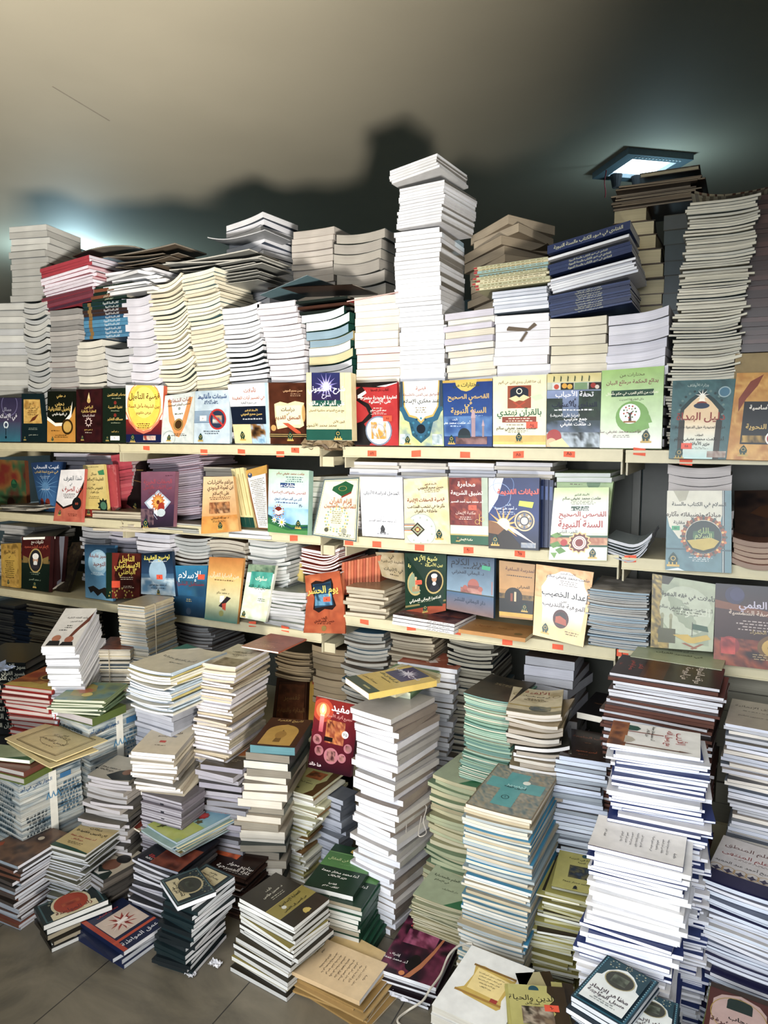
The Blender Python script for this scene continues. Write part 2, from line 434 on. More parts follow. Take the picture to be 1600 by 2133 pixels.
def column(rows,Y,desc,n,pages,covers,dy=0,depth=.235,z0=None,name='textbook',cat='book',**kw):  # textbook names ordinary paperbacks in the shelf piles
    """pile whose front faces are seen edge on: rows (py,xl,xr) on the plane Y"""
    fr=[]
    for py,xl,xr in rows:
        a=onY(xl,py,Y);b=onY(xr,py,Y+dy)
        rot=math.atan2(b.y-a.y,b.x-a.x);w=math.hypot(b.x-a.x,b.y-a.y);m=(a+b)/2
        fr.append((m.z,m.x-math.sin(rot)*depth/2,m.y+math.cos(rot)*depth/2,rot,w))
    w=sum(f[4] for f in fr)/len(fr);z1=fr[0][0];zz=z0 if z0 is not None else fr[-1][0]
    fr=[f[:4] for f in fr]
    return pile(name,cat,desc,lambda z:interp(fr,z),w,depth,zz,z1,(z1-zz)/n,pages,covers,**kw)
INFO=[]
def rectfit(q,z,ratio=None):
    """rectangle of a flat lying cover at height z from its four corners FL FR BR BL"""
    p=[onZ(*a,z) for a in q];c=(p[0]+p[1]+p[2]+p[3])/4
    w=((p[1]-p[0]).length+(p[2]-p[3]).length)/2;h=((p[3]-p[0]).length+(p[2]-p[1]).length)/2
    a=(p[1]-p[0])+(p[2]-p[3]);b=(p[3]-p[0])+(p[2]-p[1])
    r1=math.atan2(a.y,a.x);r2=math.atan2(b.y,b.x)-math.pi/2
    r2=(r2-r1+math.pi)%(2*math.pi)-math.pi+r1
    if ratio:
        ar=(w*h)**.5;w,h=ar/ratio**.5,ar*ratio**.5
    return c,(r1+r2)/2,w,h
def stack(q,z,desc,n,path,pages,covers,ci=1,z0=0,name='paperback_book',cat='book',rot=0,ratio=None,wh=None,near=False,dxy=(0,0),fz=None,**kw):
    """free standing pile. q: cover corners FL FR BR BL at height z; path: pixels of corner ci going down (last one ends the n books)"""
    if len(q)==2:
        a,b=onZ(*q[0],z),onZ(*q[1],z);w=(b-a).length;h=w*ratio;r=math.atan2(b.y-a.y,b.x-a.x);c=(a+b)/2+Vector((-math.sin(r),math.cos(r),0))*h/2
        if kw.get('tiltv'): c.z+=0
    else:
        c,r,w,h=rectfit(q,z,ratio)
    if wh:
        # keep the near corner, use the real size
        sx,sy=((-.5,-.5),(.5,-.5),(.5,.5),(-.5,.5))[ci];cr,sr=math.cos(r),math.sin(r)
        C=onZ(*q[ci],z);w,h=wh;c=Vector((C.x-(sx*w*cr-sy*h*sr),C.y-(sx*w*sr+sy*h*cr),z))
    c.x+=dxy[0];c.y+=dxy[1]
    INFO.append((desc[:40],round(z,3),round(c.x,2),round(c.y,2),round(w,3),round(h,3)))
    sx,sy=((-.5,-.5),(.5,-.5),(.5,.5),(-.5,.5))[ci]
    cr,sr=math.cos(r),math.sin(r)
    C=Vector((c.x+sx*w*cr-sy*h*sr,c.y+sx*w*sr+sy*h*cr,z))
    Nn=Vector((C.x,C.y,0)).normalized();C0=onPl(*path[0],C,Nn);fr=[(z,c.x,c.y)]
    for p in path[1:]:
        Qp=onPl(*p,C,Nn);fr.append((Qp.z,c.x+(Qp.x-C0.x)*.85,c.y+(Qp.y-C0.y)*.85))
    zl=max(z0,min(fr[-1][0],z-.01));t=(z-zl)/n
    if rot:
        r+=rot*math.pi/2
        if rot%2: w,h=h,w
    kk=dict(k=n+2,spine='R');kk.update(kw)
    return pile(name,cat,desc,lambda z_:(*interp(fr,z_),r),w,h,z0,z,t,pages,covers,**kk)
def flat(q,z,desc,t,cover,els,page='e8e2d2',rot=0,name='paperback_book',bow=0,bk='u',ratio=None,**kw):
    """a single lying book"""
    c,r,w,h=rectfit(q,z,ratio)
    if rot:
        r+=rot*math.pi/2
        if rot%2: w,h=h,w
    kw.setdefault('spine','R')
    return pile(name,'book',desc,lambda z_:(c.x,c.y,r),w,h,z-t,z,t,[page],[cover],top=els,bow=bow,bk=bk,bvar=0,label0=desc,tvar=0,jit=0,**kw)
# ============================================================ the room
def sbox(mb,x0,x1,y0,y1,z0,z1,c):
    mb.box(lambda u,v,n:Vector((x0+(x1-x0)*u,y1+(y0-y1)*v,n)),0,1,0,1,z0,z1,1,1,c,x1-x0,y1-y0)
def noisemat(name,c1,c2,scale,rough=.8,spots=None,bump=0):
    m,nt,b=newmat(name);L=nt.links.new;tc=nd(nt,'ShaderNodeTexCoord')
    n=nd(nt,'ShaderNodeTexNoise');n.inputs['Scale'].default_value=scale;n.inputs['Detail'].default_value=6
    L(tc.outputs['Object'],n.inputs['Vector'])
    r=nd(nt,'ShaderNodeValToRGB');r.color_ramp.elements[0].position=.3;r.color_ramp.elements[1].position=.7
    r.color_ramp.elements[0].color=(*hx(c1),1);r.color_ramp.elements[1].color=(*hx(c2),1)
    L(n.outputs[0],r.inputs[0]);out=r.outputs[0]
    if spots:
        v=nd(nt,'ShaderNodeTexNoise');v.inputs['Scale'].default_value=9;v.inputs['Detail'].default_value=8;v.inputs['Roughness'].default_value=.7
        L(tc.outputs['Object'],v.inputs['Vector'])
        r3=nd(nt,'ShaderNodeMapRange');r3.inputs[1].default_value=.70;r3.inputs[2].default_value=.74
        L(v.outputs[0],r3.inputs[0])
        mx=nd(nt,'ShaderNodeMix',data_type='RGBA');L(r3.outputs[0],mx.inputs[0]);L(out,mx.inputs[6]);mx.inputs[7].default_value=(*hx(spots),1);out=mx.outputs[2]
    L(out,b.inputs['Base Color']);b.inputs['Roughness'].default_value=rough
    if bump:
        bp=nd(nt,'ShaderNodeBump');bp.inputs['Strength'].default_value=bump;bp.inputs['Distance'].default_value=.01;L(n.outputs[0],bp.inputs['Height']);L(bp.outputs[0],b.inputs['Normal'])
    return m
HC=3.0
def floor_mat():
    m,nt,b=newmat('marble_floor_tiles');L=nt.links.new;tc=nd(nt,'ShaderNodeTexCoord')
    mp=nd(nt,'ShaderNodeMapping');mp.inputs['Rotation'].default_value=(0,0,math.radians(FLROT));mp.inputs['Location'].default_value=FLLOC
    L(tc.outputs['Object'],mp.inputs[0])
    br=nd(nt,'ShaderNodeTexBrick',offset=0.0);br.inputs['Scale'].default_value=1;br.inputs['Mortar Size'].default_value=.0018;br.inputs['Mortar Smooth'].default_value=.1
    br.inputs['Brick Width'].default_value=.41;br.inputs['Row Height'].default_value=1.3
    L(mp.outputs[0],br.inputs[0])
    n=nd(nt,'ShaderNodeTexNoise');n.inputs['Scale'].default_value=3.2;n.inputs['Detail'].default_value=8;n.inputs['Distortion'].default_value=1.6;n.inputs['Roughness'].default_value=.62
    L(mp.outputs[0],n.inputs['Vector'])
    r=nd(nt,'ShaderNodeValToRGB');e=r.color_ramp.elements;e[0].position=.28;e[1].position=.75;e[0].color=(*hx('565146'),1);e[1].color=(*hx('8a806c'),1)
    q=e.new(.5);q.color=(*hx('736b5a'),1)
    L(n.outputs[0],r.inputs[0])
    mx=nd(nt,'ShaderNodeMix',data_type='RGBA');L(br.outputs['Fac'],mx.inputs[0]);L(r.outputs[0],mx.inputs[6]);mx.inputs[7].default_value=(*hx('2f2c28'),1)
    L(mx.outputs[2],b.inputs['Base Color']);b.inputs['Roughness'].default_value=.42
    return m
FLROT=0;FLLOC=(1.54,-.5,0)
def room():
    def slab(nm,x0,x1,y0,y1,z0,z1,mat):
        mb=MB();sbox(mb,x0,x1,y0,y1,z0,z1,'888888');o=mb.build(nm,mat);o['kind']='structure';return o
    slab('floor',-8,2.2,-2.6,8,-.1,0,floor_mat())
    cm=noisemat('ceiling_paint','aba28c','b9af98',.7,.75,spots='8d8570')
    slab('ceiling',-8,2.2,-2.6,8,HC,HC+.1,cm)
    wm=noisemat('wall_paint','6f7a7c','828c8c',2,.8)
    slab('wall_back',-8,2.2,8,8.1,0,HC,wm)
    slab('wall_left',-8.1,-8,-2.6,8,0,HC,wm)
    slab('wall_right',2.2,2.3,-2.6,8,0,HC,wm)
    # unseen wall added behind the camera, its doorway edges set to shade the ceiling
    slab('wall_light_block',-8,-2.9,-.5,-.4,0,HC,wm);slab('wall_light_block_side',.76,2.2,-.5,-.4,0,HC,wm);slab('wall_light_block_lintel',-2.9,.76,-.5,-.4,2.4,HC,wm)
room()
# scratch on the ceiling and small blemishes stay in the paint; a long scuff mark
mb=MB()
a=onZ(110,180,HC-.0005);b=onZ(228,252,HC-.0005);dd=(b-a).normalized();pp=Vector((-dd.y,dd.x,0))*.006
mb.face([a-pp*.3,a+pp,b+pp*.4,b-pp],hx('938871'));o=mb.build('trim_1',M_MATTE);o['kind']='structure';o['label']='thin scuff scratched into the ceiling paint'
# ============================================================ shelving
M_STEEL=cover_mat('cream_painted_steel',.42,.06,.4)
CREAM='c8be9a';DK='5d5f5a'
XA=onY(251,940,D).x;XB=onY(668,1125,D).x;XC=onY(716,1140,D).x;XD=onY(1297,960,D).x;XE=onY(1303,960,D).x
BAYS=[(XA-.99,XA-.01,(1.452,1.13,.765),'a'),(XA,XB,(1.452,1.13,.765),'b'),(XC,XD,(1.450,1.134,.846),'c'),(XE,XE+1.0,(1.448,1.130,.846),'d')]
DECK=.33
SURF=[(b[0],b[1],b[2]+(DECK,)) for b in BAYS]
def sticker(par,px,py,tx='',yy=D-.0012,s=.034,c='ee5a30',lab='orange price sticker'):
    p=onY(px,py,yy);mb=MB();rr=random.Random(px);an=rr.uniform(-.12,.12)
    M=lambda u,v,n:p+Vector(((u-.5)*s*math.cos(an),-n,(u-.5)*s*math.sin(an)+(.5-v)*s*.62))
    mb.box(M,0,1,0,1,0,.0006,1,1,c,s,s);
    if tx: draw(mb,M,s,s*.62,[T(.5,.5,.62,tx,'2a1510')],.0006,False)
    o=mb.build('price_sticker',M_MATTE,par)
    return o
STK=[(0,2,[]),]
bay_boards={}
BL=['cream steel shelving bay at the far end, dark gaps between its boards','cream steel shelving bay beside the break in the rails, dense with leaning books','cream steel shelving bay under the white book tower','cream steel shelving bay nearest the camera, under the tall wavy column']
for bi,(x0,x1,zs,nm) in enumerate(BAYS):
    r=empty('shelving_bay',((x0+x1)/2,D,0));o0=Vector(r.location)
    def add(nm_,boxes,mat=M_STEEL,parent=None):
        mb=MB()
        for b_ in boxes: sbox(mb,*b_)
        mb.v=[v-o0 for v in mb.v]
        return mb.build(nm_,mat,parent or r)
    for k,zt in enumerate(zs):
        dep=.78 if k==0 else .46
        brd=add('shelf_board',[(x0,x1,D,D+dep,zt-.008,zt,CREAM),(x0,x1,D,D+.004,zt-.037,zt-.008,CREAM),(x0,x1,D-.003,D+.001,zt-.037,zt-.033,CREAM),(x0,x1,D-.003,D+.001,zt-.008,zt-.001,CREAM)])
        bay_boards[(bi,k)]=(brd,o0)
        add('shelf_bracket',[(x1-.006,x1-.001,D+.01,D+dep-.01,zt-.075,zt-.01,'b9b092')])
        add('shelf_bracket',[(x0+.001,x0+.006,D+.01,D+dep-.01,zt-.075,zt-.01,'b9b092')])
    add('base_deck',[(x0,x1,D+.06,D+.5,DECK-.03,DECK,CREAM),(x0,x1,D+.06,D+.07,0,DECK-.03,CREAM)])
    add('back_panel',[(x0,x1,D+.462,D+.47,0,1.44,'55574f')])
    add('upright',[(x1-.02,x1+.005,D+.43,D+.46,0,1.44,'6e6e66')])
    if bi==1:
        for zt in zs: add('end_flange',[(x1,x1+.045,D+.02,D+.42,zt-.055,zt-.04,'c4ba98'),(x1,x1+.045,D+.02,D+.025,zt-.075,zt-.055,'c4ba98')])
    tag(r,BL[bi],'shelves','shelving bays along the wall')
def stick(k,lst):
    for px,py,tx in lst:
        x=onY(px,py,D).x
        bi=max(0,min(3,next((i for i,b in enumerate(BAYS) if x<b[1]+.02),3)))
        brd,o0=bay_boards[(bi,k)];o=sticker(brd,px,py,tx)
        # local to its bay
        o.data.transform(Matrix.Translation(-o0))
stick(0,[(305,932,''),(425,942,''),(503,942,''),(584,946,''),(615,937,'٨٠'),(775,945,'٨٩'),(867,945,''),(969,948,''),(1080,947,'٨٥'),(1186,945,'٨٥'),(1332,941,''),(1429,961,'')])
stick(1,[(612,1121,''),(727,1132,''),(785,1134,''),(874,1141,''),(976,1146,'٩٠'),(1083,1153,'٦٥'),(1313,1164,'٩٠')])
stick(2,[(526,1300,''),(594,1310,''),(759,1294,''),(857,1307,''),(950,1315,''),(1057,1337,''),(1162,1346,''),(1297,1361,'٢')])
# ceiling lamps
M_LAMP,nt_,b_=newmat('lit_lamp_diffuser');b_.inputs['Emission Color'].default_value=(.72,.88,1,1);b_.inputs['Emission Strength'].default_value=9;b_.inputs['Base Color'].default_value=(.8,.9,1,1)
def lamp(px,py,s,rz,label,brack=True):
    p=onZ(px,py,HC);r=empty('recessed_ceiling_lamp',(p.x,p.y,HC));r.rotation_euler=(0,0,math.radians(rz))
    mb=MB();f=s*.16
    for a in ((-s/2,s/2,-s/2,-s/2+f),(-s/2,s/2,s/2-f,s/2),(-s/2,-s/2+f,-s/2+f,s/2-f),(s/2-f,s/2,-s/2+f,s/2-f)): sbox(mb,*a,-.035,-.001,'5d7078')
    for i in range(14):
        t=-s/2+f+(s-2*f)*i/13
        sbox(mb,t-.004,t+.004,-s/2+f*.35,-s/2+f*.55,-.039,-.034,'b9c6c8')
    mb.build('bezel',M_STEEL,r)
    mb=MB();sbox(mb,-s/2+f,s/2-f,-s/2+f,s/2-f,-.012,-.004,'ffffff');mb.build('diffuser',M_LAMP,r)
    if brack:
        for k in (-.22,.12):
            mb=MB();M=lambda u,v,n:Vector((k*s+.035*math.cos(u*6.283)*(.6+.4*v),.3*s+.035*math.sin(u*6.283)*(.6+.4*v),-.10+.07*v))
            mb.box(M,0,1,0,1,0,.001,12,3,'20262a',.2,.1);mb.build('bulb_holder',M_MATTE,r)
    tag(r,label,'lamp');return p
lp1=lamp(1336,340,.39,38,'square recessed ceiling lamp glowing above the brown hardback pile')
lp2=lamp(150,528,.34,10,'square recessed ceiling lamp glowing above the red-spined pile at the far end',False)
mb=MB();p=onZ(1262,342,HC-.002)
ptsr=[p+Vector((math.sin(i*.9)*.004,0,-.018*i)) for i in range(11)]
for a,b in zip(ptsr,ptsr[1:]):
    M=lambda u,v,n:a+(b-a)*v+Vector((math.cos(u*6.283),math.sin(u*6.283),0))*.0028
    mb.box(M,0,1,0,1,0,.0001,6,1,'b02a3c',.01,.02)
tag(mb.build('red_cord',M_MATTE),'thin red cord hanging from the corner of the ceiling lamp','cord')
# ============================================================ light
def area(name,loc,tgt,sx,sy,pw,col):
    l=bpy.data.lights.new(name,'AREA');l.shape='RECTANGLE';l.size=sx;l.size_y=sy;l.energy=pw;l.color=col
    o=bpy.data.objects.new(name,l);COL.objects.link(o);o.location=loc
    o.rotation_euler=(Vector(tgt)-Vector(loc)).to_track_quat('-Z','Y').to_euler();return o
dl=area('doorway_daylight',(-.55,-.52,1.6),(-.55,2.2,.58),2.4,1.3,36,(.93,.96,1));dl.data.spread=math.radians(82)
pb=area('pavement_bounce',(1.35,-1.35,.06),(-1.25,1.5,3.0),.7,.7,430,(1,.95,.86));pb.data.spread=math.radians(84)
l=bpy.data.lights.new('lamp_glow','AREA');l.energy=25;l.size=.25;l.color=(.6,.85,1);o=bpy.data.objects.new('lamp_glow',l);COL.objects.link(o);o.location=(lp2.x,lp2.y,HC-.06)
for q,e in ((lp2,60),(lp1,5)):
    l=bpy.data.lights.new('lamp_spill','POINT');l.energy=e;l.shadow_soft_size=.05;l.color=(.55,.85,1);o=bpy.data.objects.new('lamp_spill',l);COL.objects.link(o);o.location=(q.x+.1,q.y-.05,HC-.28)
w=bpy.data.worlds.new('World');sc.world=w;w.use_nodes=True
w.node_tree.nodes['Background'].inputs[0].default_value=(.32,.78,.95,1);w.node_tree.nodes['Background'].inputs[1].default_value=.17
# ============================================================ camera
cam=bpy.data.cameras.new('camera');cam.sensor_fit='VERTICAL';cam.sensor_height=24;cam.lens=24*F/2133;cam.clip_end=60
co=bpy.data.objects.new('camera',cam);COL.objects.link(co);co.location=CAM;co.rotation_euler=(math.pi/2-PIT,0,YAW);sc.camera=co
vs=sc.view_settings;vs.view_transform='Standard';vs.look='None';vs.gamma=1;vs.use_curve_mapping=False;vs.exposure=-.16
# ============================================================ face-out books
Y1=D+.012
TS='top shelf'
def fb(q,label,cover,els,**k):
    q=[q[i:i+2] for i in (0,2,4,6)]
    return face_book(q,k.pop('yb',Y1),label,cover,els,**k)
GD='d8b45a';WH='f0ece2';BK='16140f'
# --- top shelf
fb((-8,828,43,829,44,935,-8,935),'purple and teal paperback with a small question mark figure on the top shelf','3a3355',[R(0,0,1,.55,'35304f','4a4260'),R(0,.55,1,1,'4a4a66','2f7489'),O(.55,.15,.3,.33,'6d6790'),T(.45,.27,.2,'مسائل','9a9ab0'),T(.5,.42,.26,'في الإسلام','d8d8e0'),O(.42,.62,.06,.1,'d9e6ea'),R(.4,.68,.43,.85,'10202c'),E(.42,.9,.04,'10202c'),G(.05,.9)])
fb((45,820,86,820,97,926,45,925),'dark teal book with a golden parchment panel on the top shelf','14262a',[N(.1,.12,.9,.62,['a87a2c','d9b058','c09040'],5,3),T(.5,.2,.16,'قراءة','5a3a12'),T(.5,.29,.15,'في أصول الدين','4a2c10'),S(.25,.34,.75,.46,3,'6b4a1c'),P([(.35,.6),(.5,.5),(.8,.42),(.6,.55)],'6e3318'),S(.3,.7,.7,.76,2,'8d9a8e'),T(.5,.85,.1,'د. محمد حسن','a9b0a0'),G(.15,.93,.1)])
fb((99,815,157,815,158,934,99,934),'black and orange book with a gold medallion beside the dark teal one','14180f',[R(0,.62,1,1,'c98a2c','d89a3a'),P([(0,.62),(0,.55),(.3,.66),(.6,.64),(.85,.5),(1,.3),(1,1),(0,1)],'c98a2c'),P([(0,.5),(.3,.63),(.55,.62),(.8,.45),(.9,.2),(.86,.5),(.6,.68),(.3,.69),(0,.57)],WH),E(.72,.7,.2,'6f4c18'),E(.72,.7,.14,'caa048'),O(.72,.7,.16,.19,'2a1c08'),T(.5,.09,.15,'د. حفني',GD),T(.45,.25,.2,'دحض',GD),T(.45,.35,.19,'أباطيل القاديانية',GD),T(.45,.45,.12,'في النبوة والوحي',WH),S(.1,.76,.5,.8,1,'5d3c12'),S(.25,.85,.75,.92,2,'4a300e'),G(.2,.95,.1)])
fb((159,811,212,810,210,925,160,925),'maroon book with a white lamp ornament and gold heading, top shelf','2a0f12',[N(0,0,1,1,['24100f','3d1618','2a0f16'],3,4),P([(.5,.06),(.44,.2),(.56,.2)],'e2c98a'),E(.5,.22,.07,'caa75e'),T(.5,.34,.16,'البراهين',GD),T(.5,.42,.15,'العقلية والنقلية',GD),T(.5,.5,.12,'للعقائد الإيمانية','c9b8b0'),ST(.5,.62,.16,10,'c9b0a8',.6),E(.5,.62,.08,'2a0f12'),T(.5,.76,.09,'د. حسن محرم',GD),S(.3,.8,.7,.84,1,'a8988c'),G(.25,.92,.12)])
fb((214,809,262,808,262,926,214,926),'dark green book with gold headings and a white price tag','18261a',[T(.6,.12,.17,'مصادر المتكلمين',GD),S(.35,.17,.85,.21,1,'9aa080'),E(.55,.27,.06,'8a2c20'),T(.55,.35,.17,'نظرية السببية',GD),S(.3,.4,.8,.44,1,'9aa080'),E(.55,.5,.06,'8a2c20'),T(.55,.57,.17,'مسالك التفكير',GD),S(.3,.62,.85,.66,1,'9aa080'),T(.55,.8,.1,'د. فهد أحمد',GD),R(.35,.88,.75,.96,WH),T(.55,.92,.13,'٩٠٠',BK),G(.22,.93,.13)])
fb((262,802,341,803,336,927,263,925),'white book with a big yellow and red drop shape above navy','ece6dc',[R(0,.6,1,1,'8f2018','141a34'),R(0,.86,1,1,'18204a'),P([(0,.5),(.1,.66),(.3,.8),(.5,.85),(.7,.8),(.9,.66),(1,.5),(1,0),(0,0)],'e07a58'),P([(0,.46),(.12,.62),(.3,.76),(.5,.8),(.7,.76),(.88,.62),(1,.46),(1,0),(0,0)],'f0d8a8'),R(0,0,1,.4,'ece6dc'),E(.5,.35,.43,'e8c838',1.15),E(.5,.3,.3,'f0da62',1.1),O(.5,.35,.43,.46,'e8a040',1.15),T(.5,.2,.25,'قضية التأويل','6a3a14'),T(.5,.37,.16,'بين الشيعة وأهل السنة','8a2c18'),T(.5,.48,.12,'عرض وتقويم','8a2c18'),S(.3,.66,.7,.76,3,'7a2a1c'),G(.2,.93,.14),N(.5,.88,.85,.96,['a03428','d8c0b0','202a50'],9,4)],t=.022,spinecol='c8502c')
fb((344,824,405,815,402,939,334,939),'pale grey book with an orange horseshoe shape, curling forward on the top shelf','c6ccc8',[N(0,0,1,1,['b9c2c0','ccd2ce','c2cac8'],6,2),P([(.1,.1),(.2,.55),(.42,.85),(.55,.88),(.75,.6),(.95,.1),(.8,.1),(.68,.4),(.55,.7),(.42,.62),(.28,.35),(.2,.1)],'d98f4a'),P([(.2,.1),(.3,.4),(.45,.62),(.55,.62),(.68,.35),(.8,.1)],'d6dad2'),E(.5,.62,.15,'4a3216'),O(.5,.62,.11,.14,'b08a44'),T(.5,.13,.2,'إثبات الشفاعة','8a2a1c'),T(.5,.22,.12,'لصاحب المقام المحمود','5a3a2a'),E(.5,.3,.04,'8f9690'),S(.3,.38,.7,.44,1,'6a6a60'),S(.3,.8,.8,.86,2,'3a3a34'),O(.25,.9,.18,.19,'9aa29c'),G(.25,.9,.13)],cu=.006)
fb((407,815,478,812,479,939,404,938),'pale blue book with a crossed-out red ring, top shelf','b3c4d0',[N(0,0,1,1,['a9bcca','bccbd4','b0c0cd'],4,8),R(0,.38,.55,.62,'9fb4c8')]+[R(0,.39+.03*i,.6,.4+.03*i,'54728c') for i in range(8)]+[E(.68,.55,.24,'c02c28'),E(.68,.55,.2,'2c3850'),N(.55,.48,.81,.63,['d8a060','405078','e8d8c0'],7,6),P([(.5,.45),(.54,.43),(.86,.66),(.82,.68)],'c02c28'),T(.52,.12,.21,'شبهات وأغاليط','274a86'),T(.5,.21,.12,'حول الإسلام','2e4a78'),S(.2,.24,.8,.27,1,'5a7090'),PZ(.28,.53,.16,'٥٠','e8e8e0'),S(.25,.76,.8,.84,2,'4a5868'),G(.22,.9,.14)],cu=-.003)
fb((474,801,557,797,562,930,490,928),'book with a white top, navy band and scales photo on cream, top shelf','e3e1dc',[R(0,.38,1,.68,'141e30'),R(0,.68,.52,1,'dcc48e'),N(.5,.68,1,1,['2c1c12','9a6a30','a8c8dc','5c8cb0'],5,3),R(.93,0,1,1,'a9c4d4'),T(.55,.12,.17,'تأملات','b0482c'),T(.5,.24,.16,'في تفسير آيات العقيدة','b0482c'),T(.5,.32,.1,'من سورة البقرة','4a5a78'),T(.55,.45,.09,'الأستاذ الدكتور',GD),T(.55,.51,.11,'حسن محرم الحويني',GD),S(.3,.57,.85,.62,1,'b8bcc0'),G(.25,.88,.16)],t=.02)
fb((559,797,637,797,641,930,564,929),'brown book with a parchment scroll and red quill, top shelf','4a2416',[N(0,0,1,1,['402014','5a2c18','462010'],3,5),P([(.14,.35),(.3,.31),(.5,.34),(.7,.3),(.94,.33),(.88,.5),(.92,.7),(.8,.74),(.5,.72),(.2,.76),(.15,.6)],'e6cf98'),P([(.18,.38),(.5,.37),(.86,.37),(.84,.68),(.5,.69),(.2,.71)],'efdcae'),E(.92,.5,.05,'c79a54',4),E(.1,.74,.07,'c79a54'),T(.65,.13,.1,'حسن محرم الحويني','d8a878'),S(.55,.17,.9,.23,2,'b08868'),T(.5,.44,.17,'دراسات','4a3018'),T(.5,.5,.1,'في','4a3018'),T(.5,.57,.18,'المنطق القديم','7a2418'),P([(.35,.66),(.5,.66),(.82,.8),(.86,.86),(.7,.82)],'c9502c'),R(0,.83,1,.9,'3a2a18'),R(0,.84,1,.85,'b89a5c'),R(0,.87,1,.88,'b89a5c'),G(.55,.88,.16)],cu=.002)
fb((638,776,731,776,734,917,639,917),'thick cream book with a blue calligraphy square, resting on torn wrapping','dccb9c',[R(.12,0,.76,.44,'2c3268','34244f')]+[ST(.45,.2,.26,14,'8f86c8',.3),ST(.45,.2,.14,12,'e8dcf4',.4),T(.45,.24,.3,'شرح الأشموني','ece8f4'),T(.45,.33,.16,'شرح','dcd8ec',False),R(.14,.41,.78,.5,'1c5648'),T(.46,.455,.16,'على ألفية ابن مالك','f0ead8'),T(.45,.56,.09,'مع شرح الشواهد وحاشية الصبان','6a5a34'),T(.72,.73,.09,'الجزء الأول','4a3a20'),T(.32,.78,.12,'محمد محمد الأشموني','4a3a20',False),R(0,.84,1,1,'1c5648'),G(.7,.92,.16),R(.86,0,.862,.84,'a8945c')],t=.035,spinecol='d8c898',yb=D-.04,tilt=.02)
fb((733,798,827,794,830,939,739,940),'red book with a cracked globe and a black serpent, top shelf','b8282a',[N(0,0,1,1,['b42628','c43030','b0222a'],2,4),P([(0,0),(1,0),(1,.02),(.6,.09),(0,.06)],'1c1414'),P([(.55,.07),(.75,.05),(1,.02),(1,.03),(.75,.08)],'f0ece6'),P([(.08,.12),(.22,.06),(.3,.14),(.24,.24),(.1,.28)],'2c1a18'),P([(.12,.2),(.3,.13),(.32,.17),(.2,.23),(.3,.24),(.12,.25)],WH),P([(.06,.27),(.3,.4),(.36,.5),(.2,.62),(.02,.66),(.2,.8),(.1,1),(.35,1),(.4,.85),(.24,.66),(.42,.56),(.44,.44),(.36,.34),(.16,.27)],'171417'),P([(0,.64),(.18,.7),(.4,.96),(.3,1),(0,1)],'1a171a'),E(.57,.77,.3,'d8dce4'),N(.4,.63,.74,.9,['cfd8e6','d8a03a','c88c2c','dfe6ee'],7,9),O(.57,.77,.27,.3,'7c8aa0'),O(.57,.77,.13,.14,'7c8aa0'),P([(.52,.57),(.58,.7),(.54,.78),(.62,.96),(.56,.84),(.5,.76),(.55,.68)],'e8ecf2'),T(.62,.13,.1,'كتاب دار الصفا','5a1414'),T(.6,.25,.15,'العقيدة اليهودية وخطرها','f4ece4'),T(.62,.31,.14,'على الإنسانية','f4ece4'),S(.45,.4,.7,.43,1,'f0d8cc'),T(.58,.45,.08,'سعد الدين صالح','f0e4dc'),S(.4,.48,.78,.52,2,'e8c8bc'),PZ(.78,.58,.16,'٨٥')],cu=.001)
fb((834,795,921,792,925,939,831,939),'white and blue book with a pointed medallion and gold scroll border, top shelf','3a6c80',[N(0,0,1,1,['b8bc70','c4cc90','8aa0a0'],4,3),P([(.1,0),(.9,0),(1,.45),(.78,.62),(.7,.84),(.5,.96),(.3,.84),(.22,.62),(0,.45)],'24586e'),P([(0,.42),(.12,.6),(.3,.66),(.4,.84),(.5,.92),(.6,.84),(.7,.66),(.88,.6),(1,.42),(1,0),(0,0)],'2c6684'),P([(.06,0),(.94,0),(.9,.4),(.78,.55),(.62,.58),(.5,.66),(.38,.58),(.22,.55),(.1,.4)],'caa64c'),P([(.09,0),(.91,0),(.87,.39),(.76,.52),(.6,.55),(.5,.62),(.4,.55),(.24,.52),(.13,.39)],'f2efe8'),ORN(.5,.72,.2,12,'3f8aa4','1c4a60'),E(.5,.74,.1,'101c28'),R(0,0,.06,.4,'3c4a58'),R(.94,0,1,.4,'3c4a58'),T(.5,.12,.16,'قضية','b0482c'),T(.5,.21,.19,'التوفيق بين الدين والفلسفة','8a3424'),T(.5,.31,.17,'عند مفكري الإسلام','1c2a2c'),S(.35,.4,.65,.5,3,'8a7a50'),N(.03,.82,.25,.98,['e8ecec','8aa0a8'],12,2),N(.75,.82,.97,.98,['e8ecec','8aa0a8'],12,5),G(.2,.92,.14)],t=.014)
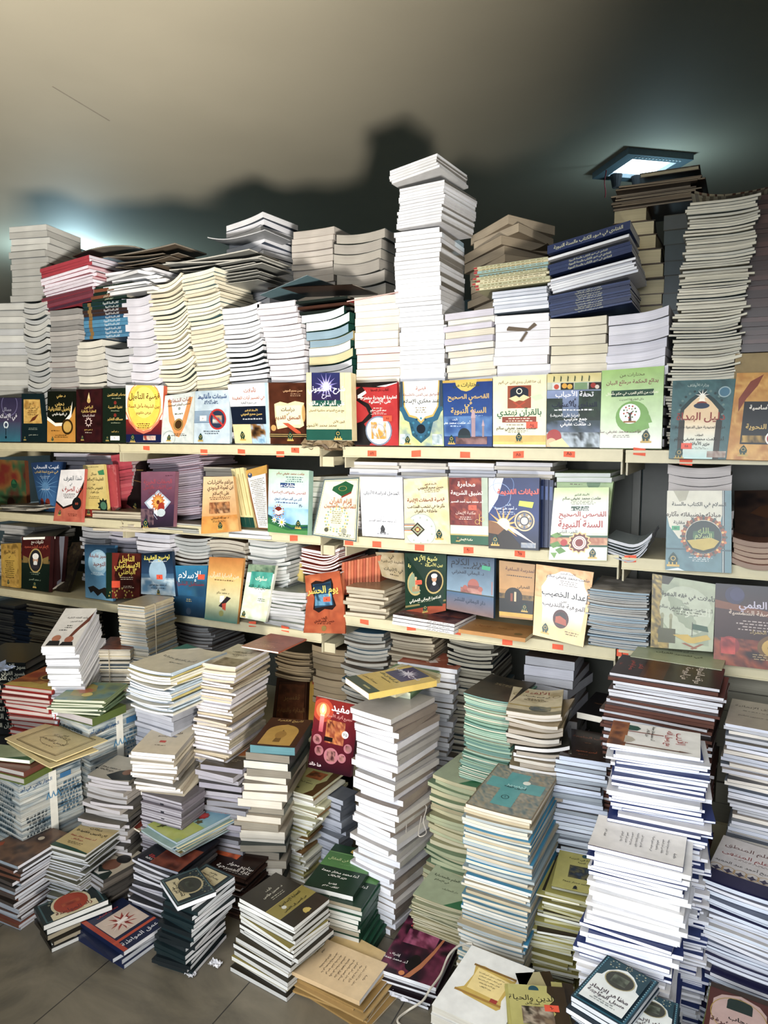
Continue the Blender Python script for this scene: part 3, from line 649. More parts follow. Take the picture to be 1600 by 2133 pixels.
fb((922,793,1026,788,1025,939,926,940),'blue book with a green-domed mosque and minarets, top shelf','1e3c7c',[R(0,0,1,.75,'1c3a80','2a58a0'),N(0,.55,1,.85,['2a5498','5c88c0','3c68a8'],4,3),R(0,0,1,.04,'c9a447'),P([(.25,0),(.7,0),(.67,.1),(.57,.16),(.48,.18),(.38,.16),(.28,.1)],'d8b850'),T(.48,.08,.16,'مختارات من','3a4a28'),T(.52,.26,.24,'القصص الصحيح','d9b45c'),T(.52,.36,.2,'في','d9b45c'),T(.52,.47,.22,'السنة النبوية','d9b45c'),S(.6,.53,.85,.56,1,'8aa8cc'),T(.24,.6,.07,'تأليف','c8d4e4'),T(.24,.65,.1,'أ.د. طلعت محمد عفيفي','d0dcec'),S(.1,.68,.4,.72,1,'a8bcd8'),R(.58,.55,.66,.95,'a88c94'),P([(.6,.46),(.57,.58),(.67,.58),(.64,.46)],'b89ca4'),R(.8,.68,.84,.95,'98848c'),P([(.82,.6),(.79,.7),(.85,.7)],'b89ca4'),R(.25,.86,.9,.97,'6a4644'),E(.43,.84,.13,'1c2c34',1.1,180,360),R(.3,.84,.56,.88,'253a40'),N(.25,.88,.9,.97,['5c3c3c','98706c'],9,3),G(.16,.91,.14)])
fb((1027,785,1139,780,1137,938,1027,939),'cream book with a terracotta niche and an open book on a stand, top shelf','e6d9a8',[R(0,0,1,1,'e8dcb0','f0e8c8'),R(0,.84,1,.93,'cfae5c'),R(0,.93,1,.97,'e2c060'),T(.5,.09,.09,'إن هذا القرآن يهدي للتي هي أقوم','7a5a34'),R(.28,.14,.72,.46,'a04a2c'),A(.33,.15,.67,.32,'1e2634'),O(.5,.22,.04,.055,'f0e6c8'),P([(.3,.32),(.44,.28),(.5,.31),(.58,.27),(.7,.31),(.58,.36),(.5,.35),(.42,.37)],'e0cc98'),P([(.4,.36),(.58,.46),(.54,.46),(.38,.38)],'c04a28'),P([(.6,.36),(.42,.46),(.46,.46),(.62,.38)],'c04a28'),P([(.7,.3),(.9,.27),(.95,.33),(.8,.36)],'c8d4b0'),T(.5,.52,.28,'بالقرآن نهتدي','1f6a48'),R(.18,.58,.82,.66,'98402c'),S(.22,.59,.78,.655,2,'f0dcc0'),PZ(.74,.7,.17,'٨٥'),T(.45,.74,.11,'طلعت محمد عفيفي سالم','2a2a1c'),S(.25,.68,.6,.71,1,'8a7a58'),S(.2,.77,.7,.81,2,'7a6c50'),G(.5,.88,.14)])
fb((1140,779,1253,776,1249,938,1138,938),'herb photo book with fruit squares and a lake scene, top shelf','6c7a80',[R(0,0,1,.12,'cfc07c','d4c890'),N(0,.12,1,.22,['a8bcb0','c8c8b0','889c98'],5,3),R(.1,.13,.25,.22,'c9ccc8'),E(.18,.18,.05,'c84830'),R(.26,.13,.5,.22,'2a2418'),E(.33,.17,.05,'d89c28'),E(.43,.18,.05,'d8a838'),R(.52,.13,.75,.22,'7c9c70'),R(.78,.13,1,.22,'2c1c18'),E(.86,.17,.05,'a83028'),E(.93,.19,.04,'d0c0b0'),R(0,.23,1,.62,'8c9cc4','5a6c84'),N(.6,.24,1,.62,['1e2c24','2c4030','3a5044'],6,4),N(0,.34,.3,.62,['1e2c24','3c5048'],5,7),R(0,.6,1,.64,'2a3830'),N(0,.64,1,.84,['22302c','6c7c98','3c4c54'],3,2),N(0,.8,1,1,['1c2420','b8c4d0','38443c'],7,6),P([(0,.82),(.25,.85),(.4,1),(0,1)],'c8a070'),E(.15,.86,.14,'b03c38'),E(.1,.95,.1,'d8b088'),P([(.05,.95),(.3,.88),(.45,1),(.1,1)],'e8d098')]+[P([(.12+.13*i,.11),(.13+.13*i,.03),(.15+.13*i,.05),(.14+.13*i,.11)],'4a5838') for i in range(6)]+[T(.52,.29,.2,'تحفة الأحباب','f0eef6'),T(.5,.36,.14,'في','1c1c30'),T(.52,.43,.23,'التداوي بالأعشاب','1c2040'),S(.12,.48,.9,.52,1,'f0f0f0'),T(.35,.57,.11,'(مرتبا على الحروف)','f0f0f0',False),T(.55,.62,.13,'جمع وترتيب','f0f0f0'),T(.55,.69,.13,'د. طلعت عفيفي','f0f0f0')],t=.014)
fb((1254,772,1384,762,1378,938,1249,938),'large light green book with a face silhouette and a tree in a white circle','9cc070',[R(0,0,1,.6,'9cc46c','c4dcae'),R(0,.6,1,1,'c4dcae','eeece8'),T(.5,.08,.12,'مختارات من','5a4a30',False),T(.5,.17,.2,'بدائع الحكمة وروائع البيان','8a4a50'),R(.17,.27,.85,.35,'1c4a34'),T(.5,.31,.09,'نفثات من كلام العرب في حكم وأمثال','e8e8d0'),T(.5,.39,.07,'وكل العلم إذا اهتديت','5a6048'),E(.52,.61,.27,'7cae58'),P([(.7,.5),(.8,.6),(.84,.68),(.78,.69),(.8,.75),(.68,.78),(.62,.82),(.6,.7)],'7cae58'),E(.48,.57,.17,'f2f2ec'),P([(.46,.66),(.47,.58),(.42,.54),(.48,.56),(.54,.53),(.5,.59),(.51,.66)],'3a2a1c'),ORN(.48,.545,.1,11,'b83c24','4a6c28'),ORN(.48,.54,.05,7,'c85028','5a7830'),R(.38,.66,.58,.68,'a86a2c'),T(.36,.79,.13,'أ.د. طلعت محمد عفيفي سالم','7a4058',False),S(.15,.83,.55,.87,2,'8a8078'),G(.75,.86,.16)],t=.016,tilt=.035)
fb((1402,793,1533,789,1513,957,1393,955),'teal book with a carved arch and bursting lamp light, top shelf','3c6468',[N(0,0,1,1,['3a5c60','4c7478','426a6c'],9,3),P([(.2,1),(.2,.55),(.14,.5),(.16,.36),(.3,.24),(.5,.13),(.7,.24),(.86,.36),(.86,.5),(.8,.55),(.8,1)],'2c4244'),ORN(.5,.38,.36,26,'6c8884','2c4244'),P([(.24,1),(.24,.52),(.2,.48),(.22,.38),(.34,.28),(.5,.17),(.66,.28),(.78,.38),(.8,.48),(.76,.52),(.76,1)],'e4c498'),R(.24,.5,.76,.72,'e6caa0','e0dcc8'),R(.24,.72,.76,1,'e0dcc8','b4d4d0'),R(.14,.52,.24,1,'38342c'),R(.76,.52,.86,1,'38342c'),ST(.5,.2,.12,9,'f4f0e4',.25),P([(.47,.2),(.53,.2),(.56,.3),(.44,.3)],'f4ecd8'),E(.5,.31,.09,'983a24',.6),E(.5,.33,.13,'2c3c58',.4),O(.85,.16,.08,.1,'9cb4b8'),E(.85,.16,.08,'4c7c94'),T(.42,.07,.1,'وزارة الأوقاف','b8c8c0',False),T(.5,.47,.28,'دليل الهداة','9c3c34'),T(.5,.6,.12,'دراسة تمهيدية حول الدعوة والدعاة','2a2a22'),T(.5,.7,.07,'المؤلف','3a3a30'),T(.5,.75,.11,'أ.د. طلعت محمد عفيفي سالم','2a2a22'),T(.5,.81,.12,'وزير الأوقاف','2a2a22'),S(.38,.85,.68,.88,2,'7a8070'),PZ(.3,.84,.15,'٤٥'),G(.18,.94,.16),N(.66,.9,.98,.98,['c8c0b0','8a6c60'],12,5)],t=.012,yb=D-.02)
fb((1535,777,1640,775,1625,960,1513,957),'orange book with a black title plate and a feather quill, top shelf end','c48a38',[N(0,0,1,1,['d09a40','c08030','dca850','b87428'],3,6),P([(.1,.3),(.3,.1),(.55,.02),(.45,.15),(.25,.3),(.12,.45)],'8a3c24'),R(.22,.33,1,.82,'141c22'),T(.75,.4,.27,'القواعد الأساسية','f0e8d8'),T(.8,.52,.15,'في','f0e8d8'),T(.72,.62,.27,'القواعد النحوية','d8b45c'),N(.25,.72,.7,.8,['caa048','2a2410'],14,4),E(.85,.75,.16,'b83034'),O(.85,.75,.13,.16,WH),G(.3,.9,.18)],t=.014,yb=D-.02,page='e8dcb8')
# --- second shelf
Y2=D+.02
def f2(q,l,c,e,**k): k.setdefault('yb',Y2);return fb(q,l,c,e,**k)
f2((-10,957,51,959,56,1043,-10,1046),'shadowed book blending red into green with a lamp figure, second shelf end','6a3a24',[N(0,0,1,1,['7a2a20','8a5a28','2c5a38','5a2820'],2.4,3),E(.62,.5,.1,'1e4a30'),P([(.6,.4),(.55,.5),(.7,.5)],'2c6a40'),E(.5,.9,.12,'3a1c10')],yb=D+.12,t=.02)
f2((64,964,133,962,115,1066,85,1066),'curled blue book with rays and small jars, second shelf','2c4a78',[R(0,0,1,1,'27416e','3c6ea0'),ST(.5,.5,.5,16,'5c8cb8',.2),T(.5,.1,.22,'غيث السحاب','d8dce4'),T(.5,.2,.14,'في شرح تحفة الطلاب','d0b060'),S(.3,.28,.7,.34,2,'a0b4cc'),T(.5,.55,.12,'أحمد محمد','b8c8dc'),E(.3,.85,.12,'7a2c20',1.4),E(.62,.85,.12,'7a2c20',1.4),E(.45,.95,.1,'1c6a74')],cu=-.012,yb=D+.08)
f2((127,979,177,977,170,1088,111,1085),'red and white book with flowing calligraphy and a round emblem, second shelf','c4584a',[R(0,0,1,1,'dcd8d8','d8d4d4'),P([(0,.62),(.3,.74),(.6,.68),(.8,.5),(1,.25),(1,1),(0,1)],'b85038'),N(0,.74,1,1,['b04a38','c86a50'],5,2),P([(0,.6),(.3,.72),(.6,.66),(.8,.48),(.95,.28),(1,.2),(.98,.36),(.8,.54),(.6,.7),(.3,.76),(0,.64)],'2a1a18'),E(.78,.65,.17,'1c1c1c'),T(.78,.65,.16,'٥٥','c85030'),T(.55,.17,.26,'شذا العرف','3a4a58',False),T(.5,.28,.12,'في','3a4a58'),T(.55,.38,.26,'فن الصرف','b03428'),S(.2,.46,.75,.56,3,'6a6460'),G(.2,.84,.12),S(.45,.84,.9,.9,2,'7a2a1c')],yb=D-.015)
f2((173,969,216,967,226,1070,172,1078),'yellow book with black lettering and a dark rosette, second shelf','d0bc68',[R(0,0,1,.8,'d2c07c','ccb460'),R(0,.86,1,1,'8a2a20'),S(.2,.03,.8,.06,1,'6a5a30'),T(.5,.18,.15,'مسائل',BK),T(.52,.28,.2,'العقيدة الإسلامية',BK),T(.5,.37,.12,'بين',BK),T(.52,.45,.15,'التفويض والإثبات',BK),T(.52,.53,.13,'وآراء الفرق',BK),S(.25,.6,.75,.66,2,'7a6a3c'),ST(.85,.78,.24,10,'1c2c24',.7),E(.85,.78,.12,'4a7c60'),P([(.7,.13),(.98,.1),(1,.2),(.75,.2)],'3c8c5c'),G(.25,.92,.14)],yb=D+.02)
f2((216,969,241,967,247,1057,221,1066),'narrow slice of a pinkish red patterned book, second shelf','b8444a',[N(0,0,1,1,['c8545a','a83840','d07074','b04048'],7,3)],yb=D+.05,spinecol='a83840')
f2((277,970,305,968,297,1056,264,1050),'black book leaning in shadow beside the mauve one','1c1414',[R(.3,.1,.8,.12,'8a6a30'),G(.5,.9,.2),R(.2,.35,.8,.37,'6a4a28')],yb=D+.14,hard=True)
f2((294,983,366,982,361,1097,294,1100),'mauve book with a blue diamond and a sunflower mosaic disc, second shelf','6c4054',[R(0,0,1,.6,'8a566a','5c3a50'),R(0,.6,1,1,'4c3450','2c2430'),P([(.52,.33),(.9,.55),(.5,.86),(.1,.55)],'a8b8c8'),P([(.52,.37),(.84,.55),(.5,.8),(.17,.55)],'dce4ea'),ST(.52,.55,.22,14,'c8702c',.7),ST(.52,.55,.16,14,'e0a040',.6),E(.52,.55,.05,'7a3018'),E(.62,.65,.1,'a83020',1.2),E(.62,.74,.13,'b8c4c8',.7),N(0,.66,.4,.95,['2c2434','8a6a70','3c2c40'],9,5),T(.5,.18,.2,'الصفات الخبرية',"b04a58"),T(.5,.28,.18,'بين الإثبات والتأويل','a84450'),T(.5,.38,.15,'عند ابن تيمية','8a4458'),S(.7,.06,.95,.09,1,'4a2c38'),G(.15,.93,.18)],yb=D-.01,t=.02,spinecol='8c5a6a')
f2((424,993,486,992,498,1106,419,1112),'tan book with black lines of lettering and an old street photo, second shelf','d09a58',[R(0,0,1,1,'d8b88c','cc8c3c'),N(0,.7,1,1,['d0943c','c88030','dca860'],3,3),T(.55,.1,.2,'مزاعم وافتراءات','3a2a20'),T(.55,.2,.19,'ابن كمونة اليهودي','3a2a20'),T(.55,.3,.17,'على الإسلام','3a2a20'),S(.15,.36,.9,.42,2,'6a4c30'),R(.2,.46,.8,.66,'7a4a28'),N(.2,.46,.8,.66,['8a4c28','c88850','5a3420','d0a070'],8,4),T(.5,.74,.1,'د. عبد الله الشاذلي','2a1a10'),S(.25,.78,.7,.82,2,'7a5a30'),G(.5,.89,.14)],cu=.006,yb=D-.012)
for i in range(3):
    f2((481+9*i,977-1.2*i,489+9*i,976-1.2*i,514+9*i,1102-i,505+9*i,1104-i),f'thin cream spine with a green foot, {("first","second","third")[i]} of three leaning together','d8c88c',[R(0,.83,1,1,'14443a'),R(.3,.1,.6,.8,'b8a468')],yb=D+.02,t=.02,tilt=.05)
f2((508,981,556,968,560,1100,537,1104),'book turned back out, white text panel in a brown border','8a5a34',[R(0,0,1,.13,'c8963c'),R(.1,.13,.93,.98,'dedad2'),E(.22,.1,.1,'3a5070',1.3),E(.22,.08,.05,'c8a890'),S(.15,.18,.9,.95,26,'5a5a58')],yb=D+.02,tilt=.06,t=.01)
f2((560,977,644,980,641,1115,558,1108),'sky blue and green book with an open book rosette and daisies, second shelf','8ab4c8',[R(0,0,1,.35,'a9c8a8','bcd4cc'),R(0,.35,1,.75,'cfdcdc','7ab0d8'),N(0,.6,1,.85,['6ca4d0','a8cce4'],3,3),P([(0,.75),(.3,.8),(.6,.86),(1,.84),(1,1),(0,1)],'2c6a3c'),P([(0,.72),(.35,.82),(.6,.9),(1,.86),(1,.89),(.6,.93),(.3,.86),(0,.76)],'1c4a50'),P([(0,.86),(.5,.95),(1,.93),(1,1),(0,1)],'4a8a48'),T(.55,.06,.1,'طلعت محمد عفيفي سالم','a03c30'),S(.4,.1,.9,.2,3,'5a7478'),R(.3,.21,.66,.28,'28447c'),T(.48,.245,.14,'مختارات من',WH),T(.52,.36,.24,'القصص والمواقف الإسلامية','b04428'),T(.5,.46,.1,'أكثر من ألف موقف تربوي','3a4a7c'),S(.2,.5,.75,.54,1,'4a5a88'),T(.82,.56,.13,'١٩٠',BK),ORN(.27,.66,.13,14,'a83024','d8a040'),E(.27,.66,.1,'7a2418'),P([(.18,.63),(.27,.66),(.38,.62),(.38,.69),(.27,.72),(.18,.7)],'ece4d4'),ST(.17,.8,.08,8,'f4f4f0',.4),E(.17,.8,.025,'e0b030'),ST(.36,.83,.12,10,'f4f4f0',.4),E(.36,.83,.035,'e0b030'),G(.77,.85,.14)],t=.03,spinecol='9cc0b0',yb=D-.005)
f2((675,998,749,994,743,1129,650,1115),'cream book tilted with a green volume above an oval garland, second shelf','e2dcb4',[B(0,0,1,1,.03,'5a6a6c'),B(.045,.035,.955,.965,.01,'8a8a70'),P([(.3,.14),(.62,.05),(.85,.12),(.8,.24),(.55,.3),(.28,.2)],'1f5a34'),P([(.28,.2),(.55,.3),(.55,.33),(.3,.24)],'e8e0cc'),P([(.55,.3),(.8,.22),(.8,.25),(.55,.33)],'8a3024'),O(.56,.17,.1,.11,'b8a050',.5),T(.55,.38,.2,'إلزام القرآن','b04a34'),T(.55,.46,.17,'للماديين والمليين','a84a34'),ORN(.5,.68,.27,22,'7c9a8c','c8b060'),ORN(.5,.68,.22,18,'d8b860','8ab0a8'),S(.35,.54,.65,.76,7,'9a9470'),E(.3,.87,.05,'5a5a48'),E(.7,.86,.06,'a0a090'),S(.55,.9,.9,.95,2,'4a4a40')],yb=D-.02,t=.006,cu=.003)
f2((749,993,838,994,842,1127,755,1124),'plain white book with black lettering only, second shelf','ecebf0',[T(.5,.27,.27,'المدخل لدراسة الأديان','2c2c34'),T(.5,.66,.07,'تأليف','8a8a90'),T(.5,.73,.09,'أ.د. محمد سيد أحمد المسير','3a3a40'),G(.5,.87,.13,'3a3a3c','6a6a6c'),S(.35,.93,.65,.96,1,'5a5a5c')],yb=D+.002,t=.012,cu=.002)
f2((841,998,932,993,939,1133,843,1131),'beige book with a pale ring pattern and a diamond ornament, second shelf','dcc89c',[N(0,0,1,1,['dcc694','e4d4ac','d4bc88'],5,3),E(.36,.8,.35,'c9cfc0'),O(.36,.8,.33,.35,'a8b0a0'),ORN(.36,.8,.26,20,'a9b2a4','dcdccc'),P([(0,.64),(.12,.6),(.36,.76),(.2,.86),(0,.9)],'d4c49a')]+[R(0,.7+.02*i,.24,.71+.02*i,('28407c','b03428','e8e4dc','28606c')[i%4]) for i in range(7)]+[P([(.3,.68),(.46,.79),(.3,.9),(.14,.79)],'3a3020'),P([(.3,.71),(.42,.79),(.3,.87),(.18,.79)],'9aa07c'),P([(.3,.74),(.38,.79),(.3,.84),(.22,.79)],'7a3c28'),R(.27,.77,.33,.81,'e0c060'),T(.62,.1,.07,'الأستاذ الدكتور','5a4a30'),T(.62,.15,.11,'حسن محرم الحويني','4a3a24'),S(.4,.18,.9,.23,2,'8a7850'),T(.5,.34,.23,'قضية الصفات الإلهية','8a2c24'),T(.5,.44,.14,'وأثرها في تشعب المذاهب','4a4028'),T(.5,.51,.13,'واختلاف الفرق','4a4028'),G(.77,.87,.16)],yb=D-.008,t=.016,spinecol='d0bc90')
f2((936,995,1016,995,1018,1136,939,1132),'dark red book with swirling pattern over a pale green foot, second shelf','6a1c1c',[N(0,0,.84,.72,['5a1414','8a2c20','6a1a1a','a8482c'],7,3),R(.84,0,1,.72,'a8b4a0'),R(0,.72,1,.85,'c4d4b8'),R(0,.85,1,1,'1c5a3c'),R(0,.85,1,.87,'b8a460'),T(.45,.1,.26,'محاورة','e4cfc8'),T(.45,.23,.28,'تطبيق الشريعة','ecd8d0'),T(.45,.36,.14,'أ.د. محمد سيد أحمد المسير','f0e4dc'),PZ(.6,.45,.17,'٩٠'),T(.42,.53,.15,'مكتبة الإيمان','e8c8b8',False),S(.2,.58,.62,.64,2,'e0c0b0'),O(.72,.66,.05,.06,'d8b050'),O(.84,.62,.05,.06,'d8b050'),R(.77,.54,.785,.7,'d8b050'),G(.2,.93,.1),T(.42,.93,.1,'مكتبة الإيمان','e8e0c0')],yb=D-.002,t=.02,spinecol='b4bca4')
f2((1018,996,1124,995,1122,1147,1018,1142),'navy book with a zodiac wheel, sunrise mountain and a lime note','1b2c5c',[R(0,0,1,.6,'1a2c60','243c7c'),P([(0,0),(.3,.0),(.18,.3),(0,.5)],'d8dce8'),O(.3,.1,.2,.21,'6c88bc'),O(.2,.25,.24,.25,'8aa4d0'),R(0,.6,1,1,'2a3c70','101828'),ST(.3,.66,.36,14,'e8a850',.3),E(.3,.66,.13,'fbe8b0'),P([(0,.62),(.2,.66),(.45,.78),(.66,.95),(.7,1),(0,1)],'2a2018'),P([(0,.6),(.18,.64),(.32,.72),(.2,.8),(0,.78)],'8a5a30'),P([(.32,.66),(.5,.7),(.95,.92),(.5,.76)],'d8c8c0'),O(.72,.6,.17,.2,'c8b48c'),E(.72,.6,.17,'23345c'),O(.72,.6,.09,.15,'a89470'),ORN(.72,.6,.12,8,'e8dcb8','5a6c90'),E(.72,.6,.07,'e0d4b0'),T(.6,.2,.28,'الديانات القديمة','c8403c'),T(.595,.195,.28,'الديانات القديمة','e86a5c'),P([(.62,.32),(.9,.34),(.87,.42),(.6,.39)],'c8dc30'),T(.4,.38,.07,'تأليف','c0ccdc'),T(.35,.43,.09,'د. أحمد علي عجيبة','d8e0ec'),S(.15,.47,.6,.52,2,'a8b8d0'),N(.66,.9,.95,.97,['d0c8b8','6a7c98'],14,5),G(.14,.89,.16)],yb=D-.012,t=.02,spinecol='16244c')
for i,(a,b) in enumerate(((1125,1134),(1135,1143),(1144,1153))):
    f2((a,998+i,b,998+i,b-2,1146+i,a-2,1146+i),f'navy spine, {("nearest","second","farthest")[i]} of three copies filed beside the zodiac book','182850',[R(.2,.1,.8,.3,'4a6098')],yb=D+.01+.004*i,t=.02,spinecol='142044')
f2((1160,1000,1278,1003,1262,1130,1160,1130),'green-topped book copy standing behind the berry cover book','8aa868',[R(0,0,1,.5,'8fae68','c0cca4'),E(.66,.03,.12,'4c7c40'),S(.2,.04,.5,.07,1,'5a4a30')],yb=D+.05,t=.03,spinecol='7c9c58',tilt=.02)
f2((1155,1016,1269,1015,1264,1168,1143,1166),'pale green book with red berries and an ornate medallion border','cfd8b8',[R(0,0,1,.25,'b8cc88','dce4cc'),R(0,.25,1,.62,'e4e8dc','ecede8'),R(0,.66,1,.69,'2c5a3c'),R(0,.69,1,.79,'c88860'),N(0,.69,1,.79,['c88a60','a85c3c','d8a478'],14,3),R(0,.79,1,.82,'2c5a3c'),R(0,.82,1,1,'e4ead8','cdd8b4'),P([(0,.66),(.12,.62),(.22,.66),(.1,.7)],'6c9848'),P([(0,.78),(.14,.74),(.2,.8),(.06,.84)],'5c8c3c'),P([(.1,.86),(.2,.82),(.3,.88),(.18,.92)],'5c8c3c'),P([(.02,.9),(.14,.9),(.1,.98)],'6c9848'),E(.25,.76,.06,'b82c28'),E(.4,.82,.06,'b82c28'),ST(.52,.76,.21,12,'d8b878',.8),ST(.52,.76,.18,12,'6a2c20',.8),E(.52,.76,.12,'ece4d0'),O(.52,.76,.09,.1,'a83c30'),E(.52,.76,.07,'8a2c24'),T(.52,.1,.07,'الأستاذ الدكتور','4a4a3a'),T(.52,.15,.1,'طلعت محمد عفيفي سالم','3a3a2c'),S(.3,.18,.8,.24,3,'8a8a70'),R(.34,.26,.66,.32,'1f4a34'),T(.5,.29,.14,'مختارات من',WH),T(.55,.37,.25,'القصص الصحيح','b02c28'),T(.5,.44,.1,'في','b02c28'),T(.52,.51,.24,'السنة النبوية','b02c28'),T(.3,.61,.12,'الجزء الثاني','4a4a3a',False),G(.76,.91,.14)],yb=D-.016,t=.012)
f2((1390,1022,1524,1022,1524,1194,1386,1187),'blue-grey book with a round gold-wreathed landscape medallion, second shelf','4c7078',[N(0,0,1,1,['4a6e78','5a828a','547a80'],4,3),P([(0,0),(.86,0),(.86,.3),(.8,.5),(.5,.62),(.2,.6),(.05,.45),(0,.3)],'c8c4b0'),P([(.1,0),(.35,0),(.3,.12),(.2,.14)],'a8a48c'),R(.86,0,.9,1,'2a3c44'),R(.87,0,.88,1,'c8d0c8'),R(.9,0,1,1,'5c848c'),R(0,.72,1,.74,'3a5c64'),O(.58,.57,.28,.34,'8a4c34'),ORN(.58,.57,.34,24,'c8703c','4c5c58'),ORN(.58,.57,.3,24,'d8a858','3c4844'),E(.58,.57,.27,'14302c'),N(.42,.5,.74,.64,['12302c','2c5c40','4a7c40','1c4038'],5,3),P([(.33,.62),(.5,.6),(.7,.58),(.82,.62),(.74,.7),(.58,.74),(.42,.71)],'b8a040'),T(.58,.5,.2,'الله','8aa060'),T(.58,.56,.16,'السلام','a0b070'),T(.5,.17,.22,'السلام في الكتاب والسنة','2a3430'),T(.42,.3,.16,'مبادئه وتطبيقاته وآثاره','3a2c20'),T(.3,.4,.11,'دراسة مقارنة','2a3430'),PZ(.15,.47,.1,'٤٥٠','2c9c68'),S(.3,.78,.75,.8,1,'c8b8a0'),S(.36,.82,.72,.88,3,'c0c8c4'),G(.12,.87,.18),P([(0,1),(.2,.965),(.3,1)],'c8d4d0')],yb=D-.018,t=.018,spinecol='5c848c')
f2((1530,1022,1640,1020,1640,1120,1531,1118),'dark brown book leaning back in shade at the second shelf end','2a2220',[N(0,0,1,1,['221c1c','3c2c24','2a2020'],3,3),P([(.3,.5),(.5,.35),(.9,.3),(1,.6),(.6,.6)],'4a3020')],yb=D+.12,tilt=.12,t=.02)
# --- third shelf
Y3=D+.02
f3=lambda q,l,c,e,**k:(k.setdefault('yb',Y3),fb(q,l,c,e,**k))[1]
f3((2,1133,38,1131,39,1215,3,1215),'small gold book with an oval black-lettered panel, third shelf end','a8822c',[N(0,0,1,1,['a88030','c89c40','8a6824'],6,3),E(.5,.5,.46,'c8a03c',1.05),T(.5,.2,.22,'كنوز الأسرار','2c2010'),T(.5,.3,.15,'في','2c2010'),S(.2,.38,.8,.8,9,'4a3614'),G(.4,.9,.16)])
f3((46,1118,106,1117,101,1222,44,1219),'half maroon, half green book with an oval portrait of a white-turbaned man','3a1818',[R(0,0,1,.42,'4a1a18','5a1c1a'),R(0,.42,1,1,'1a2a20','142018'),R(0,.45,1,.5,'6a5430'),P([(.05,.36),(.3,.42),(.2,.5),(.05,.5)],'8a7038'),P([(.95,.36),(.7,.42),(.8,.5),(.95,.5)],'8a7038'),E(.5,.45,.24,'b89c58',1.25),E(.5,.45,.21,'2a2a2c',1.25),E(.5,.43,.09,'c89878',1.2),E(.5,.37,.11,'ece8e0',.7),E(.5,.5,.07,'dcdcd8',.9),P([(.32,.58),(.42,.53),(.58,.53),(.68,.58),(.5,.6)],'3a3438'),T(.55,.1,.15,'ذكريات مع','e0d8c8'),T(.52,.19,.19,'الإمام عبد الحليم محمود','c85a3c'),S(.3,.66,.7,.72,2,'8a9a80'),T(.5,.8,.1,'د. محمد المسير','8a9a80'),G(.5,.9,.12)],t=.02)
f3((150,1130,176,1128,140,1228,116,1222),'dark glossy book slumped sideways between the portrait book and the blue one','2a2018',[N(0,0,1,1,['1c1814','3c3020','241c18','4a4028'],3,3)],yb=D+.06,tilt=.06)
f3((108,1118,135,1117,128,1212,104,1215),'maroon and white spine edges just behind the portrait book','3a1c1c',[R(.6,0,1,1,'7a7a84')],yb=D+.05,t=.02)
f3((176,1134,240,1136,235,1241,178,1241),'blue book with a pale globe and a row of dark peaks, third shelf','3c6c90',[R(0,0,1,.5,'1e3a54','4a80a4'),R(0,.5,1,1,'4a80a4','6ca0c0'),E(.45,.33,.33,'8ab4cc'),E(.5,.3,.24,'a4c4d4'),T(.5,.2,.2,'تيسير عقيدة','8a4030'),T(.5,.35,.22,'التوحيد','8a4030'),S(.2,.5,.7,.56,2,'c8d8e0'),P([(.1,.8),(.3,.76),(.5,.82),(.7,.77),(.95,.82),(.9,.86),(.75,.95),(.6,.87),(.45,.94),(.3,.86),(.2,.9)],'2a2420')])
f3((221,1151,293,1153,291,1246,221,1247),'dark red and green book with a gold scroll foot, third shelf','3c1814',[N(0,0,1,1,['2c1410','5a2018','3c1814'],3,3),R(0,0,.18,1,'163024'),P([(.18,0),(.4,0),(.25,.5),(.3,1),(.18,1)],'7a2820'),T(.62,.13,.24,'التأويل','d8c048'),T(.62,.27,.25,'الإسماعيلي','d8c048'),T(.62,.41,.25,'الباطني','d8c048'),S(.4,.52,.85,.6,2,'d8c8b0'),PZ(.3,.69,.2,''),S(.45,.72,.85,.78,2,'c8b8a0'),ORN(.45,.92,.14,10,'a89444'),ORN(.2,.94,.1,8,'a89444'),ORN(.7,.94,.1,8,'a89444')],yb=D-.005)
f3((295,1153,358,1148,366,1242,294,1237),'night blue book with a pale moon above clouds, third shelf','22344e',[R(0,0,1,.5,'14202e','2c4a6c'),R(0,.5,1,1,'3c6488','8ab0cc'),N(0,.6,1,1,['5c88a8','c0d0d8','7aa0bc'],4,3),E(.5,.45,.27,'9ab8cc',1.1),T(.5,.12,.23,'توضيح العقيدة','e0d048'),S(.2,.2,.85,.24,1,'c8ccd0'),PZ(.55,.58,.15,'٤'),T(.5,.76,.09,'أ.د. محمد ربيع جوهري','1c2c40'),S(.25,.82,.75,.86,1,'2c3c50'),G(.5,.93,.1)],cu=.004,yb=D-.005)
f3((358,1178,433,1178,424,1288,361,1280),'teal blue book with white calligraphy and an orange tag, third shelf','22587c',[R(0,0,1,.45,'2a7ca4','265c84'),R(0,.45,1,1,'265c84','1a2c3c'),N(0,.3,1,.6,['28648c','305c74','244c6c'],3,3),T(.5,.19,.36,'الإسلام','e4e8e4',False),T(.52,.36,.2,'ومستقبل البشرية','8c2c34'),PZ(.84,.22,.16,''),S(.4,.65,.6,.72,2,'b0a068'),E(.5,.9,.08,'38485a')],yb=D-.012,cu=.003)
